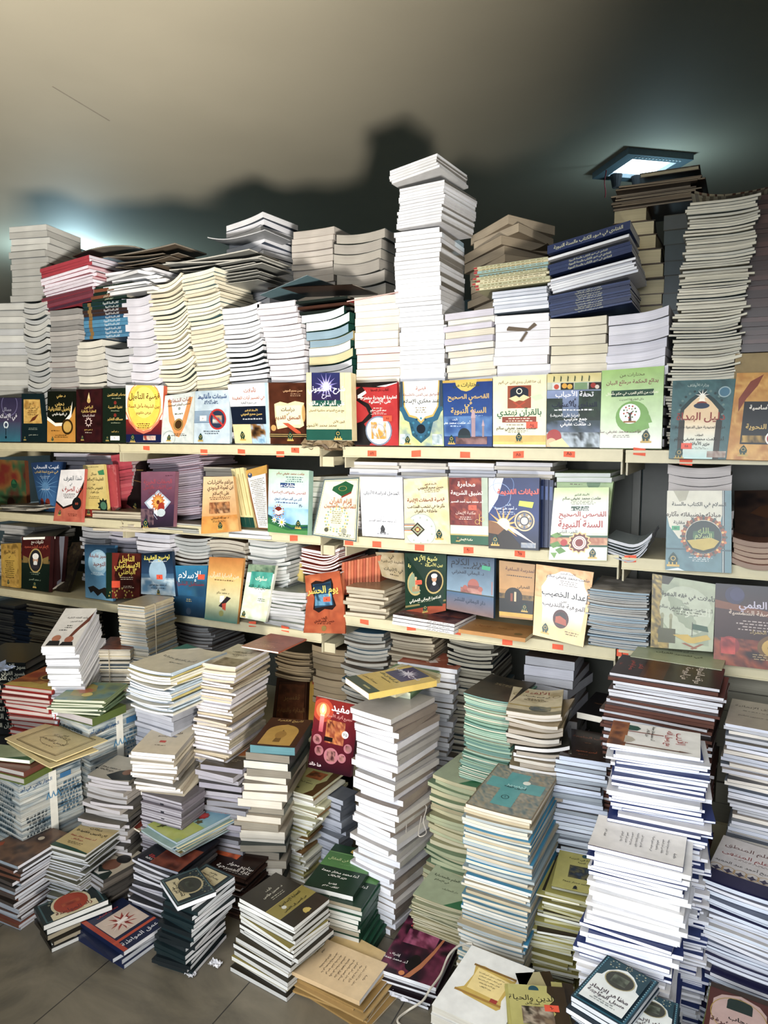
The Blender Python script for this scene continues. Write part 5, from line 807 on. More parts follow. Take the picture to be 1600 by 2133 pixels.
sp_([(985,1155,1270),(1000,1158,1276)],'green-covered textbook lying over the upright green books',2,['ccd0cc'],['8aa468'],base=1003,Y=D+.06,name='textbook',jit=.004,tilt=.02)
sp_([(1133,1262,1360),(1163,1258,1350)],'upcurled magazine in the sweeping pile beside the shelf bracket',6,['b4b6bc','c4c4c8'],['5c6868','8a9494'],base=1167,Y=D+.0,bow=.03,bk='s',bvar=.05,name='magazine',depth=.2,jit=.004)
sp_([(975,1390,1523),(1120,1392,1524)],'thick curved textbook in the pile behind the blue-grey medallion book',10,['c8c0bc','d0c8c4'],['8a8480','9a9490'],s='2d',Y=D+.06,bow=.010,name='textbook',k=5,jit=.003)
sp_([(1130,1526,1640),(1172,1524,1640)],'pale orange-edged booklet at the near end of the second shelf',5,['b09884','a89080'],['7a5444','9a6c58'],base=1182,Y=D+.0,bow=.01,jit=.008)
# third shelf
sp_([(1095,0,72),(1200,0,70)],'grey booklet behind the small gold oval book',16,GR,['5c5c58'],s='3a',Y=D+.14,k=5,jit=.01)
flat([(45,1122),(100,1115),(160,1092),(110,1090)],1.02,'dark booklet lying on the books at the far end of the third shelf',.012,'22242c',None,name='booklet')
sp_([(1100,170,225),(1210,175,230)],'grey booklet in the pile above the pale globe book',18,G2,['4c4c4c','6a6a70'],s='3a',Y=D+.12,k=7,jit=.01,bow=.004)
sp_([(1104,225,282),(1210,228,284)],'lilac-grey booklet in the pile above the scroll foot book',18,['a8a4b0','b4b0bc'],['4c4c54'],s='3a',Y=D+.12,k=7,jit=.008,bow=.004)
sp_([(1112,281,352),(1152,284,358)],'thick white textbook resting over the moon book',5,['b8b8c4','c4c2ca'],['6a5c58','3a3c3c','8a8a90'],base=1153,Y=D+.03,name='textbook',bow=.002,jit=.006,jr=3,depth=.18)
sp_([(1122,355,438),(1180,360,440),(1260,360,440)],'sagging booklet in the pile behind the teal calligraphy book',20,['b4b4b0','a8aaa8','c0beb8'],['3c5058','5c4c40','7c8480'],s='3a',Y=D+.06,k=12,bow=.014,jit=.005)
sp_([(1124,430,512),(1165,436,515),(1270,440,515)],'drooping brown-covered booklet in the pile behind the orange and green book',20,['b8b0a0','a8a090'],['6a4830','5c4c3c'],s='3a',Y=D+.06,k=9,bow=-.010,jit=.006)
sp_([(1128,512,600),(1180,520,600),(1260,522,590)],'wavy white booklet with leafy cover edges behind the emerald plate book',22,['b8b8b4','c4c4c0'],['6c8474','a8b0a8'],s='3a',Y=D+.06,k=12,bow=.008,bk='s',jit=.006,seed=51)
sp_([(1232,541,640),(1260,544,640),(1300,552,636)],'thick white textbook in the squat pile with green-patterned sides',11,['c0bfc0','b8b6b4'],['6c7c64','9aa090'],s='3a',Y=D+.0,k=11,name='textbook',bow=.003,jit=.007,jr=4,depth=.19,seed=52)
sp_([(1148,628,708),(1190,626,706)],'upcurled white booklet in the fan above the stormy window book',9,['ccc8c4','d4d0cc'],['b04c38','c05840'],base=1196,Y=D+.03,bow=.012,bk='s',jit=.004)
for i in range(13):
    x=712+6.2*i
    f3((x,1172-1.2*i,x+6,1171-1.2*i,x+5,1240-1.4*i,x-1,1241-1.4*i),f'thin orange spine, {ordinal(i).replace("topmost","first")} of the row filed behind the stormy window book',('c46840','b85838','cc7850')[i%3],[],yb=D+.05+.006*i,t=.12,tilt=.0,name='booklet',page='c8a890')
sp_([(1226,721,800),(1255,722,806),(1288,722,800)],'thick tan textbook in the pile between the orange spines and purple books',8,['c4b8a0','b8ac94'],['8a7454','9a8464'],s='3c',Y=D+.0,name='textbook',jit=.008,jr=4,bow=.001,k=8,seed=53,top=None)
PL=('purple storm cover booklet lying on the third shelf','white spined booklet directly under the purple storm cover','lowest white spined booklet under the purple storm cover')
for i,c in enumerate(('5a3440','ccc8c8','d4d0d0')):
    q=onZ(906,1278,.882)
    pile('booklet','book',PL[i],lambda z_:(q.x,q.y-.003*i,-.12),.235,.165,.848+.0115*(2-i),.858+.0115*(2-i),.010,['d8d4d0'],[c],top=[N(0,0,1,1,['5c3440','8a5a58','3c2434','7a4a44'],3,3),T(.7,.5,.12,'مواقف إيمانية','b04a34',False),T(.15,.8,.09,'محمد علي','d8c8c8')] if i==0 else None,spine='N',spines=['dcd8d4'],spels=[T(.75,.5,.7,'مكتبة الأسرة في ظلال القرآن',BK)],jr=0,jit=0,bvar=0,label0=PL[i])
pile('booklet','book','orange-tan booklet lying on the rail below the black circle book',lambda z_:(onZ(1040,1308,.862).x,onZ(1040,1308,.862).y,-.05),.225,.15,.849,.862,.013,['d8c8a0'],['b8844c'],top=[N(0,0,1,1,['c08c50','b07c40'],4,3),T(.25,.5,.13,'تصوف','8a3020'),T(.6,.5,.12,'السلفية','6a4020',False),E(.85,.78,.06,'8a7040')],spine='N',jit=0,label0='orange-tan booklet lying on the rail below the black circle book')
sp_([(1232,1232,1350),(1260,1226,1352),(1345,1222,1350)],'thin grey-edged booklet in the string-tied bundle beside the gilt vine book',34,['a8a8a4','b4b2ac','9cb0bc'],['8a8a88','a8a49c','7c94a4'],s='3c',Y=D-.0,k=34,jit=.004,jr=1.2,bow=.003,seed=54,top=[N(0,0,1,1,['a8a094','8a8478','c0b8ac'],3,2),T(.7,.4,.1,'دراسات','2a2a28')])
pile('booklet','book','olive-covered booklet lying below the gilt vine book, spine fan behind',lambda z_:(onZ(1415,1372,.85).x,onZ(1415,1372,.85).y,-.08),.24,.17,.851,.862,.011,['c4c8a8'],['a4ac84'],top=[R(0,0,1,1,'a8b08c'),T(.5,.5,.12,'في تفسير القرآن','3a4028'),T(.5,.3,.09,'د. أبو الفتوح','3a4028')],spine='R',jit=0,label0='olive-covered booklet lying below the gilt vine book')
# things down on the base deck
def dk(rows,desc,n,pages,covers,Y=D+.06,**k):
    n=int(n*1.35);return sp_(rows,desc,n,pages,covers,s='k',Y=Y,**k)
dk([(1318,714,800),(1370,716,800),(1420,716,800)],'blue-covered booklet in the pile on the base deck under the rail break',24,['a8a498','b4aea0'],['3c6478','5c6c70','6a5a48'],k=12,bow=.008,jit=.008,jr=3,cover0='3c6a84')
dk([(1326,812,900),(1480,815,900)],'tan-edged booklet in the deck pile behind the orange star cover',30,['a89c84','988c74'],['6a5844','8a7860'],k=8,bow=.006,jit=.006)
sp_([(1358,573,645),(1408,576,648)],'brown-edged booklet in the pile on top of the calligraphy book',13,['8c7858','9c8868'],['5a4832','6a5840'],base=1410,Y=D+.09,bow=.005,jit=.004,depth=.2)
sp_([(1352,650,732),(1405,652,736)],'brown booklet in the pile beside the calligraphy book',14,['8c7858','a08c6c'],['5a4832','6a5840'],s='k',Y=D+.09,k=12,bow=.006,jit=.004)
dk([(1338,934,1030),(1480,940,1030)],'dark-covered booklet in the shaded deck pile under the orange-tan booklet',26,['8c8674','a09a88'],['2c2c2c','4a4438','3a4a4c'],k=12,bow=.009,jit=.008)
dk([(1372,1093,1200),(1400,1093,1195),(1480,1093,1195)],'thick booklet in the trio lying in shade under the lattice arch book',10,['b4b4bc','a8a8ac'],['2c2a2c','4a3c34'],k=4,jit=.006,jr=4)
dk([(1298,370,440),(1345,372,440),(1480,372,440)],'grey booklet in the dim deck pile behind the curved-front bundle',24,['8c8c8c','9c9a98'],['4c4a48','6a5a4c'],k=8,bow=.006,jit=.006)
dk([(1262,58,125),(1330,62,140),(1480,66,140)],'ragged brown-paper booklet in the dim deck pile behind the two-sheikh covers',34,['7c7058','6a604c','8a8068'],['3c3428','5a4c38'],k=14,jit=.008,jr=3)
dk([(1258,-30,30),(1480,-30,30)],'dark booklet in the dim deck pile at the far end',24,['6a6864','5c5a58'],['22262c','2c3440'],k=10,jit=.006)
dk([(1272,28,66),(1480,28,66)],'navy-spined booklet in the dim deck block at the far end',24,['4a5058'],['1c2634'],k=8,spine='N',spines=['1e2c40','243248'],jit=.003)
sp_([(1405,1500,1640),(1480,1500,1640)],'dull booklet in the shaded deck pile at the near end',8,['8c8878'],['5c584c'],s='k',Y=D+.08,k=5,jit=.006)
# ============================================================ the floor piles
Q=lambda *a:[(a[i],a[i+1]) for i in range(0,len(a),2)]
st=stack
WS=['dcdee6','e4e4ea','d4d6de'];WS2=['d0d0d4','c8c8ce','d8d8da'];CR2=['d0c8b0','c8c0a8','dad2bc']
st(Q(-45,1372,60,1385,100,1345,10,1335),.62,'dark hardcover in the shadowed pile at the far edge of the floor',9,[(60,1385),(62,1450),(66,1520)],['8a8884'],['16181a','1c2020'],name='hardcover_book',hard=True,spine='N',spines=['14181a','1a1e20'],spels=[T(.7,.5,.5,'تفسير القرآن الكريم','b8b8a8')],k=9,jit=.008)
st(Q(84,1322,154,1322),.80,'smooth white paperback in the tilted pile with two portraits on top',11,[(150,1325),(160,1358),(172,1392)],['dcdce4','e4e4ea','d4d4dc'],['b8b8b8','a8a8ac'],ratio=1.75,tiltv=.42,jit=.004,jr=1.2,spine='L',label0='grey-covered paperback with two portrait heads, topmost of the tilted white pile',
 top=[R(0,0,1,1,'cfccc6','c4c0ba'),T(.6,.26,.15,'قواعد الفقه الكلية',BK),T(.6,.36,.12,'أئمة الفتوى',BK),S(.35,.45,.6,.55,2,'3a3a38'),S(.2,.56,.5,.62,1,'3a3a38'),P([(1,.1),(.9,.3),(.7,.6),(.62,.8),(.7,.82),(.85,.55),(1,.35)],'6a3424'),E(.3,.8,.13,'a86c50',1.1),P([(.1,.98),(.14,.86),(.45,.86),(.5,.98)],'1c1c20'),E(.7,.83,.13,'9c5c44',1.1),P([(.5,.98),(.55,.89),(.85,.89),(.92,.98)],'1c1c20')])
NP=dict(name='booklet',jit=.002,jr=.6,tvar=.3,spine='R')
NPp=['a8a090','b4ac9c','9caab0','b8ac90','c0b8a8'];NPc=['a49c8a','8c98a0','b0a488']
st(Q(246,1258,300,1264,362,1243,306,1238),.86,'newsprint booklet in the tall string-tied bundle beside the two portraits',44,[(300,1264),(304,1320),(312,1380)],NPp,NPc,**NP)
st(Q(190,1354,268,1352,308,1326,232,1327),.70,'newsprint booklet in the lower string-tied bundle',26,[(268,1352),(266,1390),(270,1425)],NPp,NPc,label0='booklet with a dark red landscape cover atop the lower string-tied bundle',top=[N(0,0,1,1,['5a2c20','8a4c30','3c1c18','7a3a28'],3,4)],**NP)
st(Q(17,1424,110,1439,192,1399,95,1388),.60,'red hardcover in the bright red-bound pile',8,[(110,1439),(98,1453),(100,1480),(118,1523)],['c8b8b0','b8a8a0'],['a02420','b02c24','8a201c'],name='hardcover_book',hard=True,jit=.007,jr=3,label0='red hardcover with a fiery gold-scrolled cover, topmost of the red-bound pile',
 top=[N(0,0,1,1,['a03018','c86a2c','8a2c18','d89c48'],2.5,3),P([(.0,.85),(.35,.75),(.6,.8),(.95,.3),(1,.35),(1,1),(0,1)],'d0b050'),E(.5,.45,.2,'8a4420'),E(.5,.45,.13,'3c2c14'),O(.5,.45,.13,.16,'c8a040')])
# shrink-wrapped newspaper packs
M_FILM,ntf,bf=newmat('shrink_film_print')
def film_tex():
    L=ntf.links.new;tc_=nd(ntf,'ShaderNodeTexCoord');mp=nd(ntf,'ShaderNodeMapping');mp.inputs['Scale'].default_value=(9,9,60)
    n=nd(ntf,'ShaderNodeTexNoise');n.inputs['Scale'].default_value=1;n.inputs['Detail'].default_value=5
    mp2=nd(ntf,'ShaderNodeMapping');mp2.inputs['Scale'].default_value=(2,2,330)
    n2=nd(ntf,'ShaderNodeTexNoise');n2.inputs['Scale'].default_value=1
    r=nd(ntf,'ShaderNodeValToRGB');e=r.color_ramp.elements;e[0].position=.34;e[0].color=(*hx('3c5c70'),1);e[1].position=.60;e[1].color=(*hx('c8c8c0'),1);q=e.new(.46);q.color=(*hx('a8b4b8'),1)
    L(tc_.outputs['Object'],mp.inputs[0]);L(mp.outputs[0],n.inputs['Vector']);L(n.outputs[0],r.inputs[0])
    L(tc_.outputs['Object'],mp2.inputs[0]);L(mp2.outputs[0],n2.inputs['Vector'])
    mr=nd(ntf,'ShaderNodeMapRange');mr.inputs[1].default_value=.35;mr.inputs[2].default_value=.6;mr.inputs[3].default_value=.55;mr.inputs[4].default_value=1.05
    L(n2.outputs[0],mr.inputs[0]);mx=nd(ntf,'ShaderNodeVectorMath',operation='SCALE');L(r.outputs[0],mx.inputs[0]);L(mr.outputs[0],mx.inputs['Scale'])
    L(mx.outputs[0],bf.inputs['Base Color']);bf.inputs['Roughness'].default_value=.3
film_tex()
def wrapped(cx,cy,r,w,h,z0,z1,label):
    o_=empty('wrapped_newspaper_pack',(cx,cy,z0));o_.rotation_euler=(0,0,r)
    rr=random.Random(int(cx*999));H=z1-z0;mb=MB();n=40
    def M(u,v,nn):
        k=nn/H;j=.0025*math.sin(nn*900)+.004*math.sin(k*7+u*5+v*3)
        return Vector(((u-.5)*(w+j),(.5-v)*(h+j),nn))
    for i in range(n): mb.box(M,0,1,0,1,H*i/n,H*(i+.92)/n,3,3,vary(rr.choice(['c0c0b8','b0b8bc','c8c4b4']),.1,rr),w,h)
    mb.build('paper_block',M_FILM,o_);mb=MB()
    M2=lambda u,v,nn:Vector((w/2+.005+nn,(u-.5)*h,H*(1-v)))
    draw(mb,M2,h,H,[R(.44,0,.56,1,'d8d6cc'),T(.2,.06,.1,'الحوار بالتي هي أحسن','2c5c8c'),R(.62,.05,.8,.09,'3c74a4'),T(.5,.2,.2,'٨٨٨','3c84b0'),S(.05,.3,.4,.5,7,'2c3840'),S(.6,.13,.95,.4,9,'3c6480'),T(.5,.6,.2,'٨٨٨','3c84b0')],0,False)
    M3=lambda u,v,nn:Vector(((u-.5)*w,-h/2-.005-nn,H*(1-v)))
    draw(mb,M3,w,H,[S(.25,.05,.9,.5,10,'2c4450'),R(.1,0,.2,1,'1c2a34')],0,False)
    mb.build('printed_film',M_GLOSS,o_);tag(o_,label,'pack','shrink-wrapped newspaper packs');return o_
def pk(q,z,z0,label,**k):
    c,r,w,h=rectfit(q,z);wrapped(c.x,c.y,r,w,h,z0,z,label);INFO.append((label[:30],z,round(c.x,2),round(c.y,2),round(w,3),round(h,3)))
pk(Q(90,1475,187,1507,310,1463,215,1440),.515,.0,'wrapped newsprint pack carrying the green-gold booklet fan')
pk(Q(-45,1600,44,1622,189,1578,95,1560),.40,.0,'wrapped newsprint pack with blue lettering, carrying the parchment sheets')
st(Q(122,1474,190,1500,262,1466,185,1450),.545,'olive green hardcover lying on the farther wrapped pack',1,[(190,1500),(190,1512)],['b8b0b0'],['5c6c34'],z0=.517,name='hardcover_book',hard=True,label0='olive green hardcover lying on the farther wrapped pack',spine='R')
st(Q(116,1456,214,1461,268,1423,160,1420),.598,'thin green-gold booklet in the fan on the olive hardcover',7,[(214,1461),(209,1487)],['c4c4b0','ccccb8'],['6c8464','8a9c70'],name='booklet',z0=.547,jit=.006,jr=3,label0='green-gold booklet with orange blossoms, topmost of the fan',
 top=[N(0,0,1,1,['3c6a70','5c8a88','7c8c50','4c6c60'],3,3),P([(.1,.3),(.35,.1),(.5,.2),(.6,.5),(.45,.8),(.2,.75)],'9a8a34'),ST(.4,.5,.16,7,'b8643c',.7),ST(.25,.4,.1,7,'c87848',.7),E(.52,.7,.1,'d8c060')])
st(Q(-40,1580,46,1614,100,1578,10,1556),.443,'olive green hardcover under the parchment sheets',2,[(46,1614),(46,1630)],['a8a4a0'],['62722e','6e3c2c'],z0=.402,name='hardcover_book',hard=True,jit=.008)
flat(Q(-30,1565,55,1592,80,1566,-5,1543),.458,'pale green booklet with a dark green corner beneath the parchment sheets',.012,'8c9c78',[N(0,0,1,1,['8c9c78','a0ac8c'],3,3),P([(.5,1),(1,.6),(1,1)],'1c5c34')],name='booklet')
for i,qq in enumerate((Q(13,1545,106,1603,206,1562,110,1518),Q(25,1534,109,1596,216,1541,118,1502))):
    flat(qq,.462+.007*i,('lower of the two parchment-coloured sheets on the near wrapped pack','upper parchment-coloured folder with a framed inscription')[i],.004,'d8c48c',[B(.12,.1,.88,.9,.012,'7c6c3c'),B(.15,.13,.85,.87,.006,'8c7c4c')]+([T(.5,.55,.11,'أحسن القصص','5c4c28',False),O(.5,.55,.2,.205,'5c4c28',.5),T(.5,.3,.05,'تأليف','7c6c3c'),S(.3,.34,.7,.42,3,'8c7c4c'),S(.4,.7,.7,.74,1,'8c7c4c')] if i else []),name='paper_folder',page='e0d09c',bow=.004)
st(Q(294,1384,356,1414,455,1362,385,1342),.74,'white paperback in the curved-front pile beside the tied newsprint',7,[(352,1414),(350,1440)],['d4d4dc','c8ccd4'],['c8c4b4','b8a860','a8b8c4'],z0=.60,jit=.006,jr=3,bow=.006,label0='beige curled paperback with a green corner, topmost of the curved-front pile',
 top=[R(0,0,1,1,'cfc6ae','c4bba0'),T(.5,.5,.14,'أصول الدعوة وطرقها',BK),P([(0,0),(.35,0),(.2,.12),(0,.3)],'2c6c54'),P([(.3,0),(.42,0),(.24,.16),(.2,.12)],'d8d4c4'),T(.6,.63,.1,'محمد سعيد','3c3420')])
st(Q(296,1452,362,1480,452,1430,388,1408),.598,'paper-wrapped white bundle under a black strap in the curved-front pile',9,[(362,1480),(364,1560)],['b8bac4','a8aab4'],['8a8c94','9c9ea6'],name='booklet',jit=.003,k=9)
st(Q(415,1379,496,1392,560,1350,500,1343),.74,'white or tan paperback in the broad tall pile with sketched cover',22,[(494,1392),(488,1430),(476,1513)],['d0ccd4','c8bca8','d8d4da','c4b498'],['b0a48c','8c7c64','c8c4c8'],jit=.006,jr=2,bow=.002,label0='grey-beige paperback with a sketched landscape, topmost of the broad tall pile',
 top=[N(0,0,1,1,['b8b098','c4bca4','8a8068'],3,3),T(.5,.35,.14,'السياسة والفقه',BK),S(.3,.45,.8,.52,2,'4a4430'),N(.3,.65,1,1,['4c4430','8a8068','5c5440'],6,4)])
flat(Q(517,1342,585,1364,622,1330,563,1318),.76,'orange-red booklet slid over the back of the broad tall pile',.006,'a85438',[N(0,0,1,1,['b05c40','98482c'],4,3),T(.5,.5,.2,'المؤمنون','7a3420',False),S(.2,.7,.8,.85,2,'c88868')],name='booklet')
st(Q(275,1557,368,1564,428,1502,350,1492),.50,'white paperback in the stepped pile with the sandy calligraphy cover',13,[(366,1563),(352,1580),(364,1611),(378,1655)],['d4d2d6','c8c4c4','dcd8d4'],['c0b49c','a89c88','8a8478'],z0=.352,wh=(.152,.235),jit=.007,jr=3,tiltv=.12,bow=.001,label0='sandy paperback with a small red seal, topmost of the stepped pile',
 top=[R(0,0,1,1,'cfc2a8','c8b89c'),N(0,0,.9,.3,['c8a088','d4c8b0','b88c70'],3,3),T(.5,.47,.17,'فلسفة الفقه',"4a2c20"),T(.5,.57,.08,'دراسات في التشريع','5c4430'),R(.42,.68,.56,.73,'c84430'),S(.3,.78,.7,.82,1,'7c6c54')])
st(Q(297,1650,378,1674,425,1640,345,1618),.35,'grey bundled booklet below the stepped pile',10,[(378,1674),(376,1725)],['a8a4ac','98949c'],['6a6468','7c747c'],name='booklet',jit=.003,dxy=(0,0))
st(Q(194,1618,270,1630,312,1595,245,1566),.38,'greyish paperback in the slumped pile with a black-robed figure cover',8,[(270,1630),(275,1650),(262,1699)],['a8a6a8','b4b0b4'],['5c5854','6c665c','a8a098'],jit=.008,jr=3,bow=.003,label0='grey paperback with a black-robed figure, topmost of the slumped pile',
 top=[R(0,0,1,1,'bcb6a8','b0a898'),P([(.35,.85),(.5,.6),(.7,.5),(1,.45),(1,.95),(.6,1)],'181c20'),E(.72,.62,.12,'8a5c44'),T(.25,.55,.12,'د. محمد مختار',BK),T(.2,.66,.12,'وزير الأوقاف',BK)])
st(Q(418,1591,506,1603),.42,'dusty paperback in the pile below the sandy calligraphy pile',12,[(506,1603),(500,1640),(512,1680),(506,1726)],['9c98a4','a8a4ac','8c8c94'],['5c5450','6a6258','4c4848'],ratio=1.35,jit=.008,jr=3,spine='L',label0='paperback half cream half ochre with a dark band, topmost of the dusty pile',
 top=[R(0,0,1,.5,'c4b498','b8a888'),N(0,0,1,.6,['c4b498','8a7458','b0602c'],3,3),E(.6,.35,.3,'a8602c'),R(0,.6,1,1,'4a4034'),S(.3,.7,.8,.8,2,'8a7c64')])
st(Q(526,1551,617,1558,654,1490,573,1482),.50,'thick cream-grey paperback in the pile with the brown and gold arch cover',12,[(617,1558),(602,1600),(600,1635),(585,1690),(580,1745)],['d4ccbc','ccc4b4','a09888','8a8274','948c7c'],['a89c88','8a8070','3c4440'],wh=(.15,.225),jit=.007,jr=3,spine='R',bow=.001,page0='5c8c94',label0='brown paperback with a gold arch, topmost of the thick cream-grey pile',
 top=[R(0,0,1,1,'5a3420','4a2818'),A(.14,.22,.86,.95,'c89c44'),T(.5,.08,.2,'تاريخ الكعبة','d8b060'),P([(.42,.85),(.46,.5),(.5,.42),(.54,.5),(.58,.85)],'8a6428'),E(.5,.6,.12,'b08438',1.6)])
zt=.743
c0=onZ(808,1432,zt)
st(Q(745,1478,813,1500,900,1450,830,1424),zt-.068,'white paperback in the tall central tower',34,[(813,1500),(829,1556),(822,1630),(829,1690),(820,1740),(824,1775),(817,1915)],WS,['9c9690','b0aaa4','8a7c70','c0bcc0'],wh=(.155,.225),jit=.006,jr=2.0,tvar=.1,spine='R',bow=.002,name='paperback_book')
for i,(dz,rr_,c,pg) in enumerate(((0,-.62,'c8a850','dcdce0'),(-.019,-.50,'b8a878','d8d0b8'),(-.034,-.25,'c4bc98','ccc8a8'),(-.047,-.02,'7c9c70','d0d4b8'))):
    DD=('yellow, green and blue calligraphy book lying crosswise atop the central tower','cream-edged book second from the top of the central tower','thin buff book third from the top of the central tower','pale green covered book fourth from the top of the central tower')
    cc_=onZ(814,1414,zt+dz);ls=[.019,.015,.013,.021]
    pile('paperback_book','book',DD[i],lambda z_:(cc_.x+.01*i,cc_.y+.01*i,rr_),.165 if i else .16,.235,zt+dz-ls[i],zt+dz,ls[i],[pg],[c],top=[R(0,0,1,1,'d0b45c','c4a850'),R(.1,0,.75,.44,'2c3864','38386c'),ST(.42,.2,.22,12,'c0c0d0',.35),T(.42,.2,.22,'شرح الأشموني','dcdce8'),T(.42,.49,.14,'على ألفية ابن مالك','1c4a40'),S(.2,.55,.8,.6,1,'6c5c30'),T(.35,.74,.13,'محمد الأشموني','3c3018',False),R(0,.84,1,1,'1c4a40'),R(.55,.9,.8,.93,'a8a468')] if i==0 else None,spine='R',jit=0,jr=0,bvar=0,label0=DD[i])
st(Q(808,1385,925,1402,966,1374,838,1361),.70,'white paperback in the shorter tower right behind the central one',22,[(925,1402),(913,1465),(905,1530),(908,1620)],WS2,['5c5448','8a7c6c','a8a098'],wh=(.22,.155),rot=1,jit=.006,jr=2,dxy=(.03,.05),bow=.001,label0='orange paperback with a star emblem, topmost of the shorter tower behind',
 top=[N(0,0,1,1,['b8644a','a85438','c47454'],3,3),ST(.45,.45,.25,8,'d8a888',.7),P([(.2,.5),(.6,.3),(.7,.4),(.3,.62)],'ecd8c8'),T(.5,.82,.22,'الحكمة',"e8d8c8")])
st(Q(585,1635,651,1662,717,1610,645,1597),.30,'thin yellow-green covered booklet in the twisting pile',31,[(651,1662),(663,1690),(640,1735),(620,1768),(632,1825)],['dcdcd4','d4d4c4','e4e4e0'],['a8a060','c8c4a8','8a6430','d0ccb8','c4c09c'],name='booklet',jit=.007,jr=4,ratio=1.4,bow=.001,label0='yellow-green booklet with a sunset photo and brown map edge, topmost of the twisting pile',
 top=[R(0,0,1,1,'c0bc78','b8b470'),P([(.75,0),(1,0),(1,1),(.7,1),(.8,.8),(.72,.6),(.85,.4),(.78,.2)],'5c3c1c'),N(.22,.18,.7,.45,['5c2814','c86a2c','8a4420'],5,3),T(.45,.1,.11,'مفاتيح العلوم',BK),T(.45,.55,.07,'الدكتور',BK),T(.45,.62,.12,'محمود البنا',BK),G(.4,.85,.08)])
st(Q(640,1640,716,1668,748,1648,672,1622),.27,'bluish paperback in the low pile between the twisting pile and central tower',9,[(716,1668),(708,1700),(715,1740),(700,1770)],['b8bcc8','a8acb8'],['5c6068','7c8088'],jit=.006,jr=3)
GG=[R(0,0,1,.18,'1c3c28'),R(0,.18,1,.2,'6c9c5c'),R(0,.2,1,.52,'4c7c44','548848'),R(0,.52,1,1,'1a3626','1c3a28'),E(.5,.1,.08,'c8a444'),R(.42,.1,.58,.14,'c8a444'),T(.5,.34,.18,'في رحاب فن المقال','b8c88c'),S(.3,.42,.7,.44,1,'7ca068'),T(.5,.62,.13,'أ.د/ محمد مختار جمعة',WH),T(.5,.7,.12,'وزير الأوقاف',WH),T(.5,.86,.09,'القاهرة',WH),T(.5,.92,.09,'١٤٤٢هـ - ٢٠٢٠م',WH)]
qa=Q(634,1845,730,1870,794,1774,702,1756)
st(qa,.175,'green-banded paperback lying askew on the green pile',1,[(730,1870),(730,1880)],['dcdcd8'],['1c3826'],z0=.160,ratio=1.45,label0='green banded paperback lying askew on top of the green-spined pile',top=GG,spine='R')
st(Q(649,1868,747,1893,816,1795,722,1772),.159,'green-spined paperback in the low green pile',10,[(747,1893),(742,1929),(745,1955),(765,1985)],['d0ccc0','a89c84','c8c8c0'],['1c4a34','24543c'],ratio=1.45,jit=.003,jr=1,top=GG,spine='R')
AM=[R(0,0,1,1,'2e2a22','343026'),R(0,.50,1,.76,'8a7c34','948640'),R(0,.5,1,.505,'c0b060'),E(.5,.9,.07,'c0a850'),R(.42,.89,.58,.94,'c0a850'),E(.3,.63,.05,'c8c8c0'),T(.55,.57,.13,'العمارة الإسلامية',BK),T(.5,.7,.1,'من الصين إلى الأندلس',BK),T(.5,.2,.1,'تأليف','c8c4b0'),T(.5,.28,.12,'د. حسين مؤنس','c8c4b0'),S(.3,.35,.7,.42,2,'a8a490')]
st(Q(499,1868,622,1931,684,1880,572,1812),.208,'dark brown and yellow banded paperback in the crooked near pile',16,[(622,1931),(617,1953),(624,1995),(600,2058),(605,2088)],['d8d8d4','c8c8c4'],['2e281c','36301e','8a7c34'],rot=1,ratio=.70,jit=.005,jr=2.5,top=AM,spine='F',bow=0,label0='dark brown paperback with a mustard band, topmost of the crooked near pile')
BG=[R(0,0,1,1,'d8bc90','d4b486'),T(.5,.13,.08,'خلاصة',BK)]+[T(.5,.2+.062*i,.075,x,'3a2c1c',False) for i,x in enumerate(('يتناول هذا الكتاب جانبا من','تاريخ الفكر وما دار حوله','من جدل بين أهل العلم في','مسائل العقيدة والشريعة مع','بيان أقوال الفقهاء وأدلتهم','والرد على شبهات المخالفين','في ضوء القرآن والسنة وقد','جاء في مقدمة وأربعة فصول','وخاتمة بأهم النتائج'))]+[T(.3,.82,.06,'المؤلف',BK),S(.2,.87,.5,.89,1,'5c4a30')]
flat(Q(640,1996,764,2061,832,1996,716,1938),.052,'beige paperback with a small photo, half hidden under the text-backed one',.012,'c8a468',[N(0,0,1,1,['ccac70','d4b47c'],3,3),N(.55,.3,.85,.6,['3c2818','8a6430','1c140c'],6,3),T(.8,.75,.14,'مساجد',"9c3424")],ratio=.70)
st(Q(605,2018,749,2090,806,2004,670,1953),.066,'kraft-coloured paperback in the small beige pile nearest the open floor',1,[(749,2090),(748,2096)],['dcdce0'],['d4b486'],z0=.053,rot=3,ratio=.68,top=BG,label0='beige paperback lying with its lettered back cover up, nearest the open floor')
st(Q(612,2036,752,2106,822,2022,684,1966),.040,'kraft-covered paperback in the low pile under the lettered back cover',5,[(752,2106),(750,2128)],['c8b488','d8d0c0','dcdcdc'],['b89458','a88448'],rot=3,ratio=.68,jit=.008,jr=4,wh=None)
MR=[N(0,0,1,1,['1c1020','3c1428','7a2c4c','1c1018','28101c'],2.6,8),N(.15,.25,.7,.5,['4c1830','b0587c','7a2c4c','3c1428'],5,4),E(.5,.78,.13,'100c10',1.3),E(.5,.68,.07,'100c10'),P([(.78,.2),(.82,.18),(.74,.55),(.66,.8),(.55,.98),(.45,1),(.6,.75),(.7,.5)],'b87048'),E(.4,.95,.05,'d88448'),T(.5,.12,.14,'مظاهر الإلحاد','d84450'),T(.5,.2,.18,'وسبل المواجهة','e05058'),T(.15,.72,.1,'إشراف','e8e0e0'),T(.2,.79,.1,'أ.د. محمد جمعة','e8e0e0')]
